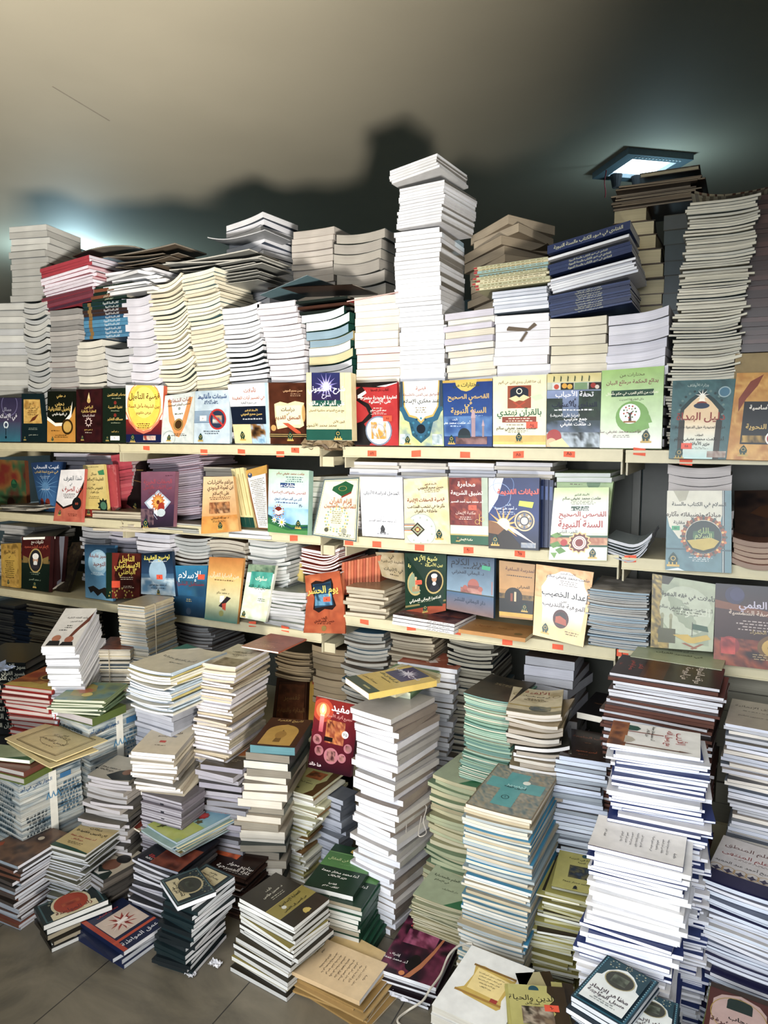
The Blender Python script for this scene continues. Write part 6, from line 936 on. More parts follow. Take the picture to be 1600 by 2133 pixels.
st(Q(800,2025,894,2066,969,1927,854,1896),.062,'dark maroon paperback in the low pile beside the kraft books',7,[(894,2066),(885,2082),(875,2100)],['dcdce0','c8c8cc'],['1c1018','2c1420','e0e0e0'],ratio=1.45,jit=.006,jr=3,top=MR,spine='R',label0='dark maroon paperback with a glowing cloud and orange ribbon, topmost of its low pile')
SC=[R(0,0,1,1,'dcdcd8'),P([(.22,.25),(.35,.23),(.8,.28),(.86,.26),(.83,.4),(.8,.6),(.84,.7),(.8,.74),(.3,.70),(.15,.66),(.24,.6),(.27,.4)],'c8a848'),P([(.28,.28),(.78,.32),(.76,.62),(.28,.6)],'e4cc84'),R(.2,.24,.85,.27,'8a6420'),R(.14,.66,.83,.69,'a87c2c')]+[T(.52,.34+.045*i,.05,x,BK,False) for i,x in enumerate(('هذا الكتاب يتناول أهم القضايا','التي شغلت الفكر المعاصر','وبيان موقف الإسلام منها','مع الأدلة والشواهد','وزارة الأوقاف'))]+[R(.66,.62,.76,.67,'a83428')]
st(Q(890,2100,1040,2160,1106,2012,1000,1968),.235,'thick grey-boarded volume in the pile with the white scroll cover',4,[(890,2100),(886,2160)],['b8b4a8','a8a498'],['8a8474','c8c8c4'],ci=0,ratio=1.35,top=SC,spine='R',jit=.008,jr=1,label0='large white paperback with a golden scroll, lying at the near edge',z0=0)
TL_=[N(0,0,1,1,['9c8c70','6c7c7c','a89c84','587074'],22,3),B(0,0,1,1,.02,'7c6c54'),P([(.3,.12),(.62,.12),(.62,.3),(.92,.3),(.92,.52),(.62,.52),(.62,.86),(.3,.86),(.3,.52),(.06,.52),(.06,.3),(.3,.3)],'58a0a0'),E(.62,.3,.06,'dcdcd0'),T(.5,.4,.2,'تيسير','a0d0cc'),T(.5,.45,.11,'أصول الفقه','1c3c40'),O(.45,.68,.05,.06,'1c3c40'),T(.45,.68,.08,'١','1c3c40')]
st(Q(974,1678,1113,1710,1157,1622,1037,1587),.55,'cream-edged booklet in the tall striped pile under the teal cross cover',42,[(1113,1710),(1108,1760),(1112,1825),(1105,1900),(1094,2010)],['c8bca4','d0c8b4','b8a888','d4d0c4','a8b0b0'],['a89c80','8c9ca0','3c8cb0','9c9480','5c8ca0'],name='booklet',jit=.004,jr=1.2,top=TL_,spine='L',bow=.002,cover0='9c8c70',label0='arabesque booklet with a teal cross shape, topmost of the tall striped pile')
GC=[R(0,0,1,1,'a8b090','9ca888'),P([(.6,1),(1,.6),(1,1)],'2c6c44'),T(.35,.3,.13,'العلم والحضارة','3c4830'),T(.3,.42,.1,'في الإسلام','3c4830'),T(.55,.6,.1,'دار المعارف','4c5840',False)]
st(Q(902,1615,1003,1648,1042,1606,955,1582),.453,'buff booklet in the leaning pile beside the teal cross pile',20,[(902,1615),(885,1690),(897,1740),(883,1800)],['b4ac88','bcb494','a89c78','a8ac88'],['8c8864','9c9870','6c8464','a08458'],ci=0,name='booklet',jit=.008,jr=3,top=GC,spine='R',bow=.004,wh=(.15,.21),label0='pale green booklet with a dark green corner, topmost of the buff leaning pile')
st(Q(845,1848,967,1901,988,1848,880,1822),.17,'buff booklet in the low pile between the central tower and striped pile',7,[(967,1901),(965,1925)],['b8b090','c4bca0'],['8c9070','a09870'],name='booklet',wh=(.16,.17),top=GC,spine='R',bow=.004,jit=.005,jr=2,label0='dusty green booklet with an emerald corner, topmost of the low buff pile')
st(Q(965,1444,1080,1468,1128,1430,1025,1410),.72,'mint green booklet in the finely striped pile',40,[(965,1444),(968,1500),(968,1560),(955,1600)],['8cac94','a4bca4','c8c4ac','74988c'],['5c8c78','6c9884','a8a488'],ci=0,name='booklet',jit=.003,jr=1,top=[N(0,0,1,1,['2c2c28','4c4438'],3,3),S(.3,.3,.7,.4,2,'8a7c5c')],cover0='2c2c28',wh=(.15,.2),spine='R',bow=.003,label0='charcoal booklet lying atop the mint green pile')
AL=[N(0,0,1,1,['b8ac88','c8bc9c','a89870'],3,3),O(.12,.3,.06,.075,'8a7448'),O(.88,.3,.06,.075,'8a7448'),T(.5,.16,.3,'الألفية','9c4430',False),T(.5,.32,.11,'في النحو والصرف',BK),S(.25,.4,.75,.5,2,'5c4c30'),R(0,.72,1,.75,'b09848'),E(.6,.8,.2,'4c5448',.7),N(.42,.72,.8,.86,['3c4c58','8a8468'],7,3),R(0,.9,1,1,'7a7460')]
st(Q(1045,1490,1159,1484,1216,1424,1104,1414),.72,'battered beige paperback in the bent pile behind the arabesque pile',12,[(1045,1490),(1064,1510),(1047,1540),(1073,1575),(1070,1600)],['c0b8ac','a89c8c','ccc8c4'],['8a7a5c','5c4c38','3c3830','a08c68'],ci=0,jit=.009,jr=4,top=AL,bow=.006,bk='s',wh=(.15,.2),dxy=(.0,.03),label0='beige paperback with red calligraphy and a domed vignette, topmost of the bent pile')
st(Q(1166,1573,1278,1589,1290,1520,1215,1514),.62,'bluish-white paperback in the straight pile with the dark brown cover',27,[(1166,1573),(1155,1605),(1143,1636),(1152,1678),(1155,1750),(1159,1790)],['c4ccdc','ccd4e0','b4bcc8','9ca4ac'],['3c3838','5c5c64','7c8490'],ci=0,jit=.005,jr=1.5,wh=(.135,.195),cover0='241814',top=[R(0,0,1,1,'241814','2c1c18'),T(.5,.25,.2,'آداب الجامعة',"8a4a2c"),S(.4,.42,.6,.48,1,'7a4a30'),T(.5,.75,.13,'أيمن محمود','a85838'),S(.3,.85,.6,.88,1,'8a4a30')],spine='R',label0='very dark brown paperback with copper lettering, topmost of the bluish-white pile')
flat(Q(1205,1482,1262,1496,1290,1450,1240,1440),.66,'black paperback lying behind the bluish-white pile',.02,'1c1a1c',[T(.5,.5,.2,'الجامعة','8a5c3c')],name='paperback_book')
HB=[R(0,0,1,1,'34201a','3c261c'),P([(0,.62),(.2,.56),(.8,.56),(1,.6),(1,.72),(0,.72)],'5c3018'),R(0,.5,1,.68,'5c3420','6c3c20'),T(.5,.2,.22,'موقف الشريعة',"dccfc4"),T(.5,.32,.2,'من البورصة','dccfc4'),T(.5,.75,.13,'الدكتور',"c84c38"),T(.5,.83,.14,'عصام البهجي','c84c38'),T(.5,.95,.07,'مكتبة','c84c38')]
st(Q(1275,1403,1490,1435,1505,1392,1302,1362),.86,'brown paperback in the glossy brown pile at shelf edge height',13,[(1275,1403),(1280,1430),(1270,1465),(1257,1492)],['d0d0d4','c4c4c8','6a4438'],['3c241c','4a2c24','5c3830','2c2420'],ci=0,rot=3,ratio=.66,top=HB,jit=.006,jr=1.5,spine='L',cover0='34201a',label0='large brown paperback with white and red lettering, topmost of the glossy brown pile')
RB=[R(0,0,1,1,'e4e2de'),R(0,.82,1,1,'8a4a20','a0582c'),N(0,.8,1,1,['7a3c18','b0682c','5c2c14'],5,3),P([(.55,.82),(.6,.74),(.7,.7),(.8,.74),(.85,.82)],'b8b0a0'),P([(.1,.8),(.12,.7),(.2,.66),(.3,.7),(.32,.8)],'1c5444'),R(.88,.2,.92,.85,'6a3c24'),P([(.9,.08),(.87,.22),(.93,.22)],'6a3c24'),R(.35,.4,.38,.8,'9c4c38'),T(.4,.22,.3,'الأدب',"b83030",False),T(.45,.34,.18,'مع رسول الله','b83030'),T(.35,.52,.1,'أ.د. محمد مختار جمعة',BK),T(.35,.58,.1,'وزير الأوقاف',BK)]
st(Q(1263,1548,1460,1590,1459,1501,1278,1480),.80,'white paperback in the great shifting pile with navy cover strips',26,[(1263,1548),(1274,1601),(1273,1671),(1282,1720)],WS,['c8c8cc','2c3c78','d4d0d0','34447c'],ci=0,rot=3,wh=(.195,.14),jit=.008,jr=3,top=RB,bow=.001,spine='L',tvar=.3,label0='white paperback with a copper mosque scene and red script, topmost of the shifting pile')
WB=[R(0,0,1,1,'dad6d0','d4d0cc'),R(.985,0,1,1,'5c2c2c'),T(.7,.1,.09,'خلاصة',BK)]+[T(.5,.18+.055*i,.07,x,'2a2a2a',False) for i,x in enumerate(('هذا كتاب جمع فيه مؤلفه','طائفة من أخبار السلف','وآدابهم وأقوالهم','في مختلف شئون الحياة','','وقد عني بترتيبه على','الأبواب وتخريج أحاديثه','وشرح غريبه بما يعين','القارئ على الفهم','والله ولي التوفيق')) if x]+[T(.5,.86,.06,'المؤلف ٢٠٢٠م',BK)]
st(Q(1225,1762,1423,1813,1430,1741,1246,1699),.62,'bright white paperback in the biggest near pile under the lettered back cover',34,[(1225,1762),(1229,1799),(1232,1840),(1223,1922),(1198,1962),(1215,2060)],['e4e6ee','dcdee8','e8e8ee'],['dcdad8','2c3c78','e0dedc','d4d4d8'],ci=0,rot=3,ratio=.72,jit=.007,jr=2.5,top=WB,bow=.003,spine='L',tvar=.25,label0='white paperback lying back cover up with columns of small lettering on the biggest pile')
st(Q(1512,1506,1640,1530,1645,1475,1523,1454),.78,'cool white paperback in the tall pile under the taupe calligraphy cover',27,[(1512,1506),(1516,1545),(1509,1587),(1526,1650),(1526,1715)],['c8ccd8','d4d4dc','c0c0c4','dcd4c8'],['8a8070','5c5c60','a89c90','7c8490'],ci=0,jit=.007,jr=2,top=[R(0,0,1,1,'b0a898','a8a090'),T(.5,.25,.25,'الحقائق الإيمانية',BK,False),S(.1,.4,.9,.44,1,'5c5448'),T(.5,.6,.13,'محمد حسين سليم','3a3430',False)],spine='R',label0='taupe paperback with black calligraphy atop the tall pile at the near edge',name='paperback_book')
NB=[R(0,0,1,.75,'ccc6c4','c8c2c0'),T(.5,.18,.26,'فن علم المنطق','6c3c38',False),T(.5,.34,.26,'في علم المنتهى',"9c3430",False),S(.25,.4,.8,.44,2,'7c6c68'),T(.45,.54,.14,'للشيخ أحمد عبد الحميد',BK,False)]+[ST(.1+.16*i,.71,.07,4,'3a3450',.5) for i in range(6)]+[O(.1+.16*i,.7,.085,.095,'b89048') for i in range(6)]+[R(0,.78,1,1,'24224c'),P([(0,.76),(.5,.82),(1,.84),(1,1),(0,1)],'24224c')]
st(Q(1465,1832,1620,1895,1640,1775,1514,1741),.52,'cool white paperback in the tall near pile with a navy-footed calligraphy cover',28,[(1465,1832),(1491,1877),(1476,1930),(1472,1982),(1480,2070)],['ccd4e0','d8dce6','dcdce2','c0c4d0'],['8a8c98','2c2c54','b0aca8','5c6478'],ci=0,jit=.006,jr=2,ratio=1.4,top=NB,spine='R',bow=.003,label0='white paperback with calligraphy, a lace border and navy foot at the near edge')
def QF(s='مظاهر الإلحاد'):
    return [R(0,0,1,1,'203844'),B(.03,.02,.97,.98,.035,'2c6478')]+[E(.05,.04+.046*i,.012,'88b4bc') for i in range(21)]+[E(.95,.04+.046*i,.012,'88b4bc') for i in range(21)]+[R(.1,.06,.9,.94,'d8dcd8'),P([(.1,.06),(.9,.06),(.9,.45),(.82,.42),(.78,.3),(.65,.2),(.5,.15),(.35,.2),(.22,.3),(.18,.42),(.1,.45)],'1c4450'),ORN(.25,.14,.08,8,'b0a888','7c8c84'),ORN(.75,.14,.08,8,'b0a888','7c8c84'),ORN(.5,.1,.05,7,'b0a888'),E(.5,.38,.25,'3c3c30',.85),N(.36,.3,.64,.46,['343828','6c7460','2c3028'],6,3),O(.5,.38,.25,.27,'a89c6c',.85),T(.5,.68,.2,s,'4c3c44'),T(.5,.77,.17,'وسبل المواجهة','4c3c44'),S(.25,.83,.75,.9,2,'7c8484')]
st(Q(1186,2073,1317,2136,1364,2057,1262,1982),.40,'white-edged pocket book in the near pile with blue lace frames',8,[(1186,2073),(1190,2110),(1195,2160)],['dcdce0','c8ccd0'],['1c2c38','24404c'],ci=0,ratio=1.38,top=QF(),spine='L',jit=.005,jr=3,label0='pocket book with a blue lace frame lying tilted at the near edge',k=8)
st(Q(1290,2170,1395,2180,1400,2085,1345,2050),.375,'blue lace framed pocket book in the pile poking out beside the first',3,[(1395,2180),(1395,2200)],['dcdce0'],['203844'],top=QF(),ratio=1.3)
st(Q(1440,2150,1600,2190,1625,2095,1491,2056),.36,'rosy brown booklet in the pile in the near corner',6,[(1440,2150),(1440,2190)],['b8b0a8'],['5c3028','6c7c3c','78884c'],ci=0,ratio=1.35,name='booklet',top=[R(0,0,1,1,'5c2c24'),P([(.08,1),(.08,.3),(.2,.18),(.5,.1),(.8,.18),(.92,.3),(.92,1)],'c8a8a0'),R(.0,0,1,.1,'3c2c20'),A(.3,.16,.7,.4,'24342c'),O(.5,.5,.43,.445,'b89848'),T(.5,.55,.2,'رحاب',BK),T(.5,.68,.24,'السنة المشرفة','4c1c20')],label0='rosy booklet with a dark dome and gilt arch in the near corner')
YL=[R(0,0,1,1,'b8b05c','b4ac58'),P([(1,.45),(.85,.5),(.9,.65),(.8,.75),(.88,1),(1,1)],'2c281c'),N(.3,.35,.85,.68,['1c2c3c','6c6430','141c28','3c4c5c'],6,3),T(.55,.16,.14,'رسالة في التربية',BK,False),T(.55,.25,.1,'الدينية',BK),E(.6,.06,.07,'24505c'),T(.5,.8,.12,'محمد مختار جمعة',BK,False),G(.5,.92,.1,BK,BK)]
st(Q(1150,1846,1238,1860,1240,1785,1184,1772),.35,'mustard yellow pocket booklet in the sloping pile',32,[(1150,1846),(1139,1862),(1126,1896),(1105,1930),(1085,1960),(1097,2005),(1099,2045)],['c8c8b4','dcdcd0','b8b490','9c9c88'],['a8a050','b4ac5c','3c3424','8c8444'],ci=0,name='booklet',jit=.006,jr=3,wh=(.115,.17),top=YL,spine='R',bow=.001,label0='mustard yellow pocket booklet with a dark courtyard photo, topmost of the sloping pile')
flat(Q(1110,1880,1170,1890,1230,1790,1160,1780),.325,'second mustard pocket booklet splayed under the courtyard photo one',.006,'b4ac58',[R(0,0,1,1,'b8b05c'),S(.2,.2,.5,.3,2,'4c4820')],name='booklet',ratio=1.4)
DN=[R(0,0,1,1,'bcb468','b4ac5c'),P([(.7,0),(1,0),(1,1),(.75,1),(.65,.8),(.78,.6),(.66,.45),(.8,.3),(.68,.15)],'3c2c14'),E(.45,.1,.09,'245464',1,180,360),R(.36,.1,.54,.12,'245464'),T(.4,.3,.24,'الدين والحياة',BK,False),T(.4,.42,.09,'الجزء الأول',BK),R(.2,.48,.74,.85,'3c3020'),N(.2,.48,.74,.85,['2c2418','b8a890','5c4838','8a7458'],6,4),PZ(.72,.5,.2,'٦٠')]
flat(Q(1094,2120,1180,2110,1145,2020,1085,2030),.235,'buff pocket booklet slanting behind the Arabic titled yellow one',.006,'bcb080',[R(0,0,1,1,'bcb080'),P([(.7,0),(1,0),(1,1),(.8,1)],'3c2c14')],name='booklet')
flat(Q(1160,2170,1205,2170,1200,2050,1150,2045),.25,'dark-mapped pocket booklet beside the open-hands photo booklet',.006,'3c2c14',[R(0,0,.5,1,'bcb468')],name='booklet')
st(Q(1062,2150,1185,2150,1180,2052,1064,2054),.27,'yellow pocket booklet in the low pile at the bottom edge',8,[(1062,2150),(1062,2185)],['c8c4a8'],['b0a858'],ci=0,name='booklet',top=DN,label0='yellow pocket booklet with a photo and orange tag at the bottom edge')
# --- near left group
RO=[R(0,0,1,.5,'5c94b8','8cb4bc'),R(0,.5,1,1,'8cb8b0','a0ac4c'),N(0,.55,1,1,['8ca868','a8b04c','b0b868'],3,3)]+[ST(a,b,.09,5,'5c5430',.6) for a,b in ((.25,.85),(.35,.72),(.2,.7),(.5,.6),(.6,.75),(.72,.5),(.55,.48))]+[P([(.2,.95),(.24,.94),(.52,.62),(.66,.42),(.6,.42),(.48,.6)],'3c4420'),ST(.6,.36,.13,9,'a82828',.8),E(.6,.36,.07,'c03838'),T(.52,.1,.24,'البوح العرفي','c03c34'),T(.52,.105,.24,'البوح العرفي','d85048')]
st(Q(312,1719,368,1760,486,1692,429,1659),.258,'blue booklet in the fanned pile with the red rose cover',8,[(368,1760),(375,1785),(368,1803)],['b8b8a8','a8b4b8','c4b890'],['6c9cb8','8ca8a0','a0884c'],name='booklet',jit=.008,jr=3,top=RO,bow=.002,spine='L',z0=.206,label0='sky blue booklet with a climbing red rose, topmost of the fanned pile')
flat(Q(285,1722,340,1760,450,1680,395,1650),.204,'plain beige booklet sliding out beneath the rose booklets',.007,'a8906c',[N(0,0,1,1,['a8946c','b8a480'],3,3),P([(0,.7),(.3,.75),(.2,1),(0,1)],'8a3424')],name='booklet',bow=.006)
st(Q(258,1772,372,1818,455,1750,345,1705),.195,'grey-white paperback in the pile under the rose booklets',11,[(372,1818),(370,1830),(360,1870),(352,1893)],['b4b4bc','a8a8b4','c0c0c8'],['4c4c50','6c6460','3c3c40'],wh=(.165,.19),jit=.007,jr=3,bow=.002,cover0='24242c',top=[R(0,0,1,1,'24242c'),T(.25,.85,.16,'أسئلة',"c83c3c"),T(.2,.92,.1,'شائعة',"dcdcdc"),N(.3,.4,1,1,['5c2820','8a4430','3c1c18'],3,3)])
BP=[N(0,0,1,1,['1c1412','2c1a14','241410'],3,3),N(.1,.15,.6,.6,['2c1410','a83c14','d85c1c','4c1c10'],4,5),T(.8,.75,.14,'سيناريو وحوار',"e0dcd8"),T(.8,.88,.16,'فن كتابة المسرحية',"e0dcd8"),S(.6,.94,.9,.98,1,'b8b0a8')]
st(Q(391,1799,530,1817,568,1783,470,1731),.135,'dark brown paperback in the low pile with the burning orange cover',10,[(530,1817),(524,1840),(520,1880)],['c8c0bc','5c4034','4a342c'],['2c1a14','3c241c','1c1412'],jit=.006,jr=2,top=BP,ratio=.8,spine='L',cover0='1c1412',label0='dark paperback with fiery orange ruins, topmost of the low brown pile')
def TC(): return [R(0,0,1,1,'1c2c30'),B(.04,.03,.96,.97,.02,'48686c')]+[ORN(.2+.2*i,.85-.03*(i%2),.09,8,'7c7c5c','4c5c54') for i in range(4)]+[R(.14,.08,.86,.4,'b8ac84'),E(.5,.55,.29,'a89c74',.9),E(.5,.55,.25,'343830',.9),N(.36,.46,.64,.64,['2c3028','4c5444'],6,3),T(.5,.15,.12,'مفاهيم',BK),T(.5,.23,.13,'يجب أن تصحح',BK),S(.3,.3,.7,.36,2,'5c5438')]
st(Q(332,1826,378,1888,462,1858,395,1812),.222,'dark teal pocket book lying crooked on the dark pocket pile',1,[(378,1888),(378,1894)],['dcdce0'],['1c2c30'],z0=.208,ratio=.78,rot=2,top=TC(),label0='dark teal pocket book with an oval window, lying crooked on the dark pocket pile')
st(Q(345,1846,419,1890,487,1836,412,1800),.206,'dark covered pocket book in the fanned dark pile',17,[(419,1890),(412,1925),(408,1957),(396,1985),(395,2035)],['dcdce0','d0d4d8'],['1a2226','1c2c30','242c30'],ratio=1.4,jit=.006,jr=4,rdrift=math.radians(.7),spine='N',cover0='1c2c30',top=TC(),k=17,label0='dark teal pocket book second down beneath the crooked oval one')
NV=[R(0,0,1,1,'1a2444'),R(.0,.0,.1,1,'b04028'),P([(0,.74),(1,.74),(1,.79),(0,.79)],'c04c2c'),R(.12,.22,.95,.68,'c8b4a4'),ST(.53,.45,.3,11,'a84438',.4),ST(.53,.45,.2,9,'8a2c28',.5),ST(.5,.45,.34,6,'d8c4b8',.2),R(.42,.42,.66,.47,'e8e0d8'),T(.5,.88,.26,'عمق المواطنة',"e0e0e4",False),T(.5,.06,.09,'إعداد','d8d8e0'),T(.5,.13,.12,'مقالات الشباب',"b83c3c")]
st(Q(170,1920,268,1984,328,1935,260,1860),.055,'navy paperback in the low pile set forward on the bare floor',4,[(268,1984),(270,2005),(266,2020)],['e0e0e4','ccd0d8'],['1a2444','1e284c'],rot=1,ratio=.68,jit=.007,jr=2.5,top=NV,spine='L',cover0='1a2444',hard=False,label0='navy paperback with an orange stripe and red flower burst, topmost on the bare floor')
st(Q(78,1887,93,1930,219,1878,192,1838),.09,'dark framed pocket book in the low pile beside the navy one',6,[(93,1930),(108,1955),(121,1981)],['dcdcd8','a89c84'],['1c2828','2c3430','201c18'],rot=1,ratio=1.75,jit=.006,jr=3,spine='L',cover0='182424',label0='dark teal pocket book with an orange oval portrait, topmost beside the navy pile',
 top=[R(0,0,1,1,'182626'),B(.05,.03,.95,.97,.025,'3c5c60'),ORN(.3,.2,.1,8,'7c8068'),ORN(.7,.2,.1,8,'7c8068'),ORN(.5,.14,.08,8,'7c8068'),P([(.15,.98),(.15,.7),(.3,.6),(.7,.6),(.85,.7),(.85,.98)],'d0c4a0'),E(.5,.45,.3,'c8bc98',1),E(.5,.45,.26,'a83c20',1),N(.36,.36,.64,.54,['8a2c18','d06838'],6,3),T(.5,.75,.18,'زاد المواطنة',"7a2c28"),S(.3,.85,.7,.9,1,'5c4c38')])
st(Q(-38,1768,56,1804,137,1745,64,1711),.207,'brown-covered paperback in the pile at the far floor edge',20,[(56,1804),(51,1850),(56,1900),(59,1939)],['d8dce6','c8ccd8','dcdce4'],['4c3830','5c4438','8a4a34','34302c'],ratio=1.15,jit=.005,jr=2,spine='N',spines=['4c4440','8c98a4','6a4434','a0a8b4'],cover0='4c3830',label0='brown paperback with a dusky landscape, topmost of the pile at the floor edge',
 top=[N(0,0,1,1,['3c302c','5c463c','7a5a44','342c2c'],2.5,3),E(.62,.3,.06,'c8b8a0'),P([(0,.7),(.1,.62),(.16,.7),(.1,.8),(0,.82)],'a84c28')])
GN=[R(0,0,1,1,'ccb47c','c4ac70'),P([(0,0),(1,0),(1,.12),(.7,.1),(.5,.14),(.25,.3),(0,.28)],'1f5a34'),P([(0,.28),(.25,.3),(.5,.15),(.7,.11),(1,.14),(.7,.14),(.5,.18),(.26,.34),(0,.32)],'e4dcc0'),P([(0,.9),(.6,.93),(1,.97),(1,1),(0,1)],'1c4a38'),T(.5,.42,.16,'ضلالات',BK),T(.5,.52,.17,'الإرهابيين وتفنيدها',BK),T(.45,.66,.12,'أ.د. محمد مختار جمعة',"b03428"),T(.4,.74,.1,'وزير الأوقاف','b03428'),S(.2,.8,.7,.86,2,'6a5a34'),E(.75,.25,.05,'3c3420')]
st(Q(128,1760,165,1789,275,1706,200,1688),.21,'cream paperback in the pile behind the brown one with a green-crested cover',12,[(165,1789),(150,1840)],['c4c8cc','b4b8c0'],['6c6c5c','8a8470'],ratio=1.45,jit=.005,jr=2.5,top=GN,spine='L',cover0='c4ac70',label0='cream paperback with a green wave crest and red author line, beside the brown pile')
st(Q(172,1790,240,1836,292,1796,246,1752),.13,'grey paperback in the shadowed pile with a turbaned man cover',7,[(240,1836),(236,1860),(240,1880)],['b0b0b4','a0a0a4'],['4c4844','6c645c'],jit=.006,jr=3,ratio=1.2,label0='grey paperback with a turbaned bearded man, topmost of the shadowed pile',
 top=[R(0,0,1,1,'b8ac98','ac9f8a'),P([(.1,1),(.2,.8),(.5,.7),(.9,.75),(1,.9),(1,1)],'20302c'),E(.6,.6,.22,'7a4c38'),P([(.4,.78),(.6,.9),(.8,.75),(.7,.95),(.5,.95)],'c8c4bc'),E(.65,.35,.2,'1c1c1c',.8),T(.25,.35,.13,'د. محمد مختار جمعة',BK),T(.2,.5,.12,'وزير الأوقاف',BK)])
flat(Q(130,1868,170,1890,232,1850,190,1830),.085,'dark edged booklet in the gap behind the orange oval pocket book',.05,'3a342c',[N(0,0,1,1,['3a342c','8a7440'],3,3)],name='booklet')
# ============================================================ cords, straps, scraps
def cord(name,pts,rad,col,label,cat,sub=6):
    mb=MB();P_=[Vector(p) for p in pts];C=[]
    for i in range(len(P_)-1):
        a=P_[max(0,i-1)];b=P_[i];c=P_[i+1];d=P_[min(len(P_)-1,i+2)]
        for k in range(sub):
            t=k/sub;C.append(.5*((2*b)+(c-a)*t+(2*a-5*b+4*c-d)*t*t+(3*b-a-3*c+d)*t**3))
    C.append(P_[-1]);n=6;base=0;vs=[]
    for i,p in enumerate(C):
        d=(C[min(i+1,len(C)-1)]-C[max(0,i-1)]).normalized();u=d.cross(Vector((.1,.2,1))).normalized();w_=d.cross(u)
        for k in range(n): a=2*math.pi*k/n;mb.v.append(p+(u*math.cos(a)+w_*math.sin(a))*rad)
    c=hx(col)
    for i in range(len(C)-1):
        for k in range(n):
            mb.f.append((i*n+k,i*n+(k+1)%n,(i+1)*n+(k+1)%n,(i+1)*n+k));mb.c.extend([c]*4);mb.uv.extend([(0,0)]*4)
    return tag(mb.build(name,M_MATTE),label,cat)
def zc(pl):
    return [onZ(x,y,z) for x,y,z in pl]
cord('white_cord',zc([(985,1966,.175),(960,1968,.16),(935,1990,.10),(918,2030,.085),(895,2062,.08),(880,2085,.04),(850,2105,.004),(828,2125,.004),(845,2140,.004),(900,2150,.004)]),.003,'c8c0b0','white cord trailing over the maroon paperback onto the floor','cord')
cord('twine',zc([(868,1666,.36),(850,1700,.34),(846,1735,.33)]),.0015,'c8c0b4','short twine end hanging by the central tower','twine')
cord('twine',zc([(868,1664,.365),(888,1680,.36),(882,1710,.34),(888,1735,.33),(872,1740,.33),(878,1700,.345)]),.0015,'c8c0b4','looped knot of twine against the central tower','twine')
def strap(px,y0,y1,z,lab,col='2c2c34',wd=.012):
    a=onZ(px,y0,z);Yp=a.y-.004;b=onY(px+3,y1,Yp);mb=MB()
    M=lambda u,v,n:a+(b-a)*v+Vector(((u-.5)*wd,-n-.003,0));mb.box(M,0,1,0,1,0,.002,1,4,col,wd,.1);tag(mb.build('strap',M_MATTE),lab,'strap')
strap(339,1444,1490,.60,'black plastic strap around the wrapped bundle of the curved-front pile')
strap(338,1662,1705,.345,'black plastic strap around the grey bundled booklets')
for px,y0,y1,z,l in ((262,1256,1330,.86,'pale string round the tall newsprint bundle, on its narrower face'),(325,1258,1375,.862,'pale string round the tall newsprint bundle, on its long face'),(228,1354,1425,.70,'pale string round the lower newsprint bundle')): strap(px,y0,y1,z,l,'a89c84',.003)
strap(1277,1226,1345,.99,'thin string round the grey bundle beside the gilt vine book','a8a090',.002)
def crumple(px,py,z,s,col,name,label,cat,seed,yy=None,am=.22):
    rr=random.Random(seed);c=onZ(px,py,z) if yy is None else onY(px,py,yy);mb=MB();n=7
    g=[[c+Vector(((i/n-.5)*s*2+rr.gauss(0,s*.08),(j/n-.5)*s*1.3+rr.gauss(0,s*.08),abs(rr.gauss(0,s*am)))) for j in range(n+1)] for i in range(n+1)]
    for i in range(n):
        for j in range(n): mb.face([g[i][j],g[i+1][j],g[i+1][j+1],g[i][j+1]],vary(col,.12,rr))
    return tag(mb.build(name,M_MATTE),label,cat)
crumple(835,2072,.01,.03,'c4c4cc','crumpled_paper','crumpled white and purple scrap beside the kraft pile','paper',3)
crumple(448,2008,.006,.018,'d4d4d8','crumpled_paper','torn white corner of paper at the foot of the dark pocket pile','paper',4)
crumple(398,2030,.004,.014,'ccccd0','crumpled_paper','small folded white scrap beside the dark pocket pile','paper',5)
crumple(-4,1392,.70,.05,'8c98b0','plastic_bag','crumpled pale blue plastic bag at the far edge','bag',6,am=.1)
for i in range(5):
    crumple(690,931+2.2*i,0,.085,('8a7454','a08c6c','6a5640','94805c','7a6448')[i],'wrapping_sheet',f'torn brown wrapping sheet, {ordinal(i)} of the wad under the thick cream book','paper',10+i,yy=D+.02+.01*i)
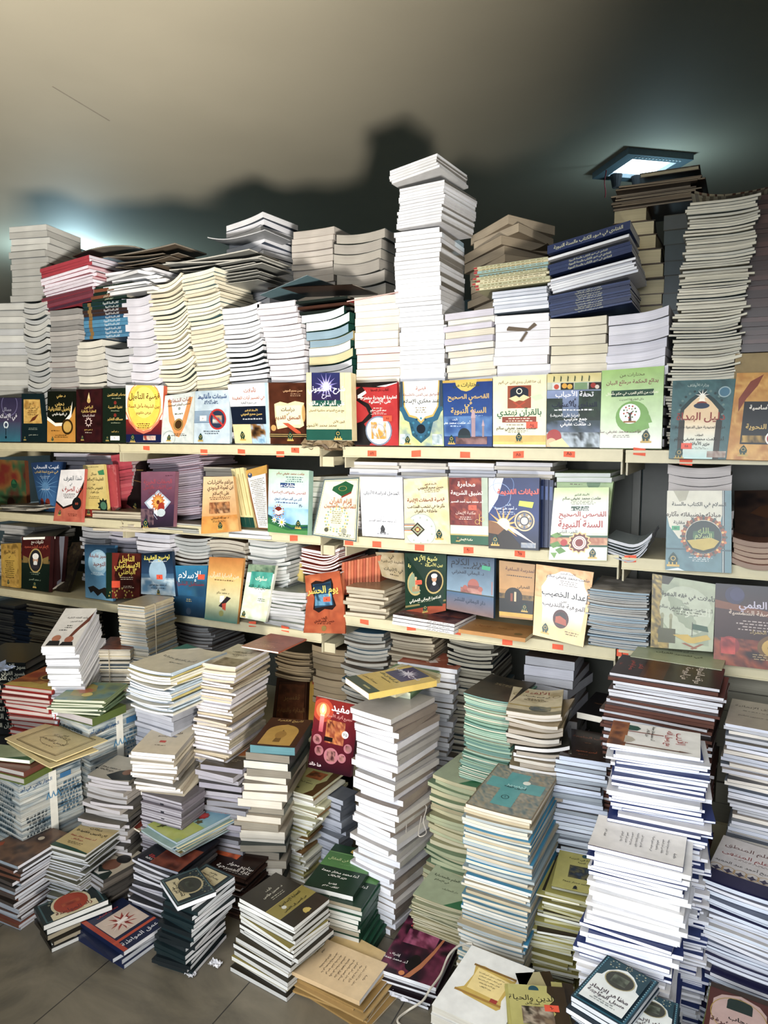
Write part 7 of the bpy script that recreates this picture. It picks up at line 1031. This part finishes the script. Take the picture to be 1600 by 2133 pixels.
# ------------------------------------------------------------ which books the camera sees; the uncounted remainder
from mathutils.bvhtree import BVHTree
pv=[];pf=[];own=[]
for k,(r,nm,cv,pg,mw) in enumerate(PROX):
    for m in ((pg,cv) if nm=='book' and len(cv.f)<60 else (pg,)):
        b=len(pv);pv+=[mw@v for v in m.v];pf+=[tuple(b+i for i in f) for f in m.f];own+=[k]*len(m.f)
for x0,x1,zs,_n in BAYS:
    for zt in zs:
        b=len(pv);pv+=[Vector((x0,D,zt-.037)),Vector((x1,D,zt-.037)),Vector((x1,D,zt)),Vector((x0,D,zt))];pf.append((b,b+1,b+2,b+3));own.append(-1)
bt=BVHTree.FromPolygons(pv,pf);hits={}
for iy in range(0,2133,5):
    for ix in range(0,1600,5):
        h=bt.ray_cast(CAM,ray(ix+2.5,iy+2.5).normalized(),12)
        if h[2] is not None: k=own[h[2]];hits[k]=hits.get(k,0)+1
bykind={}
for k,t in enumerate(PROX): bykind.setdefault(t[1],[]).append(k)
A_=MB();B_=MB();gone=0
def absorb(k):
    r,nm,cv,pg,mw=PROX[k]
    if not hits.get(k,0): mw=mw@Matrix.Diagonal((.6,.6,1,1))
    for s_,d_ in ((cv,A_),(pg,B_)):
        i=len(d_.v);d_.v+=[mw@v for v in s_.v];d_.f+=[tuple(x+i for x in f) for f in s_.f];d_.c+=s_.c;d_.uv+=s_.uv
    for ch in list(r.children):
        me=ch.data;bpy.data.objects.remove(ch);bpy.data.meshes.remove(me)
    bpy.data.objects.remove(r)
for nm,ks in bykind.items():
    if nm=='book': continue
    ks=sorted(ks,key=lambda k:-hits.get(k,0));lim=312 if nm in ('booklet','paperback_book','textbook') else 999
    print('KIND',nm,len(ks),'seen',sum(1 for k in ks if hits.get(k,0)),'cut at',hits.get(ks[min(lim,len(ks)-1)],0))
    for j,k in enumerate(ks):
        if j>=lim or not hits.get(k,0): absorb(k);gone+=1
for k,(a,b) in STUFF.items():
    for s_,d_ in ((a,A_),(b,B_)):
        i=len(d_.v);d_.v+=s_.v;d_.f+=[tuple(x+i for x in f) for f in s_.f];d_.c+=s_.c;d_.uv+=s_.uv
r=empty('packed_books');A_.build('covers',M_MATTE,r);B_.build('page_blocks',M_PAGE,r)
for o in [r]+list(r.children): o['kind']='stuff'
r['label']='uncounted remaining books in the rear rows and lower layers of the heaps'
print('absorbed',gone,'objects',len(sc.objects))
for n_ in INFO: print('INFO',n_)
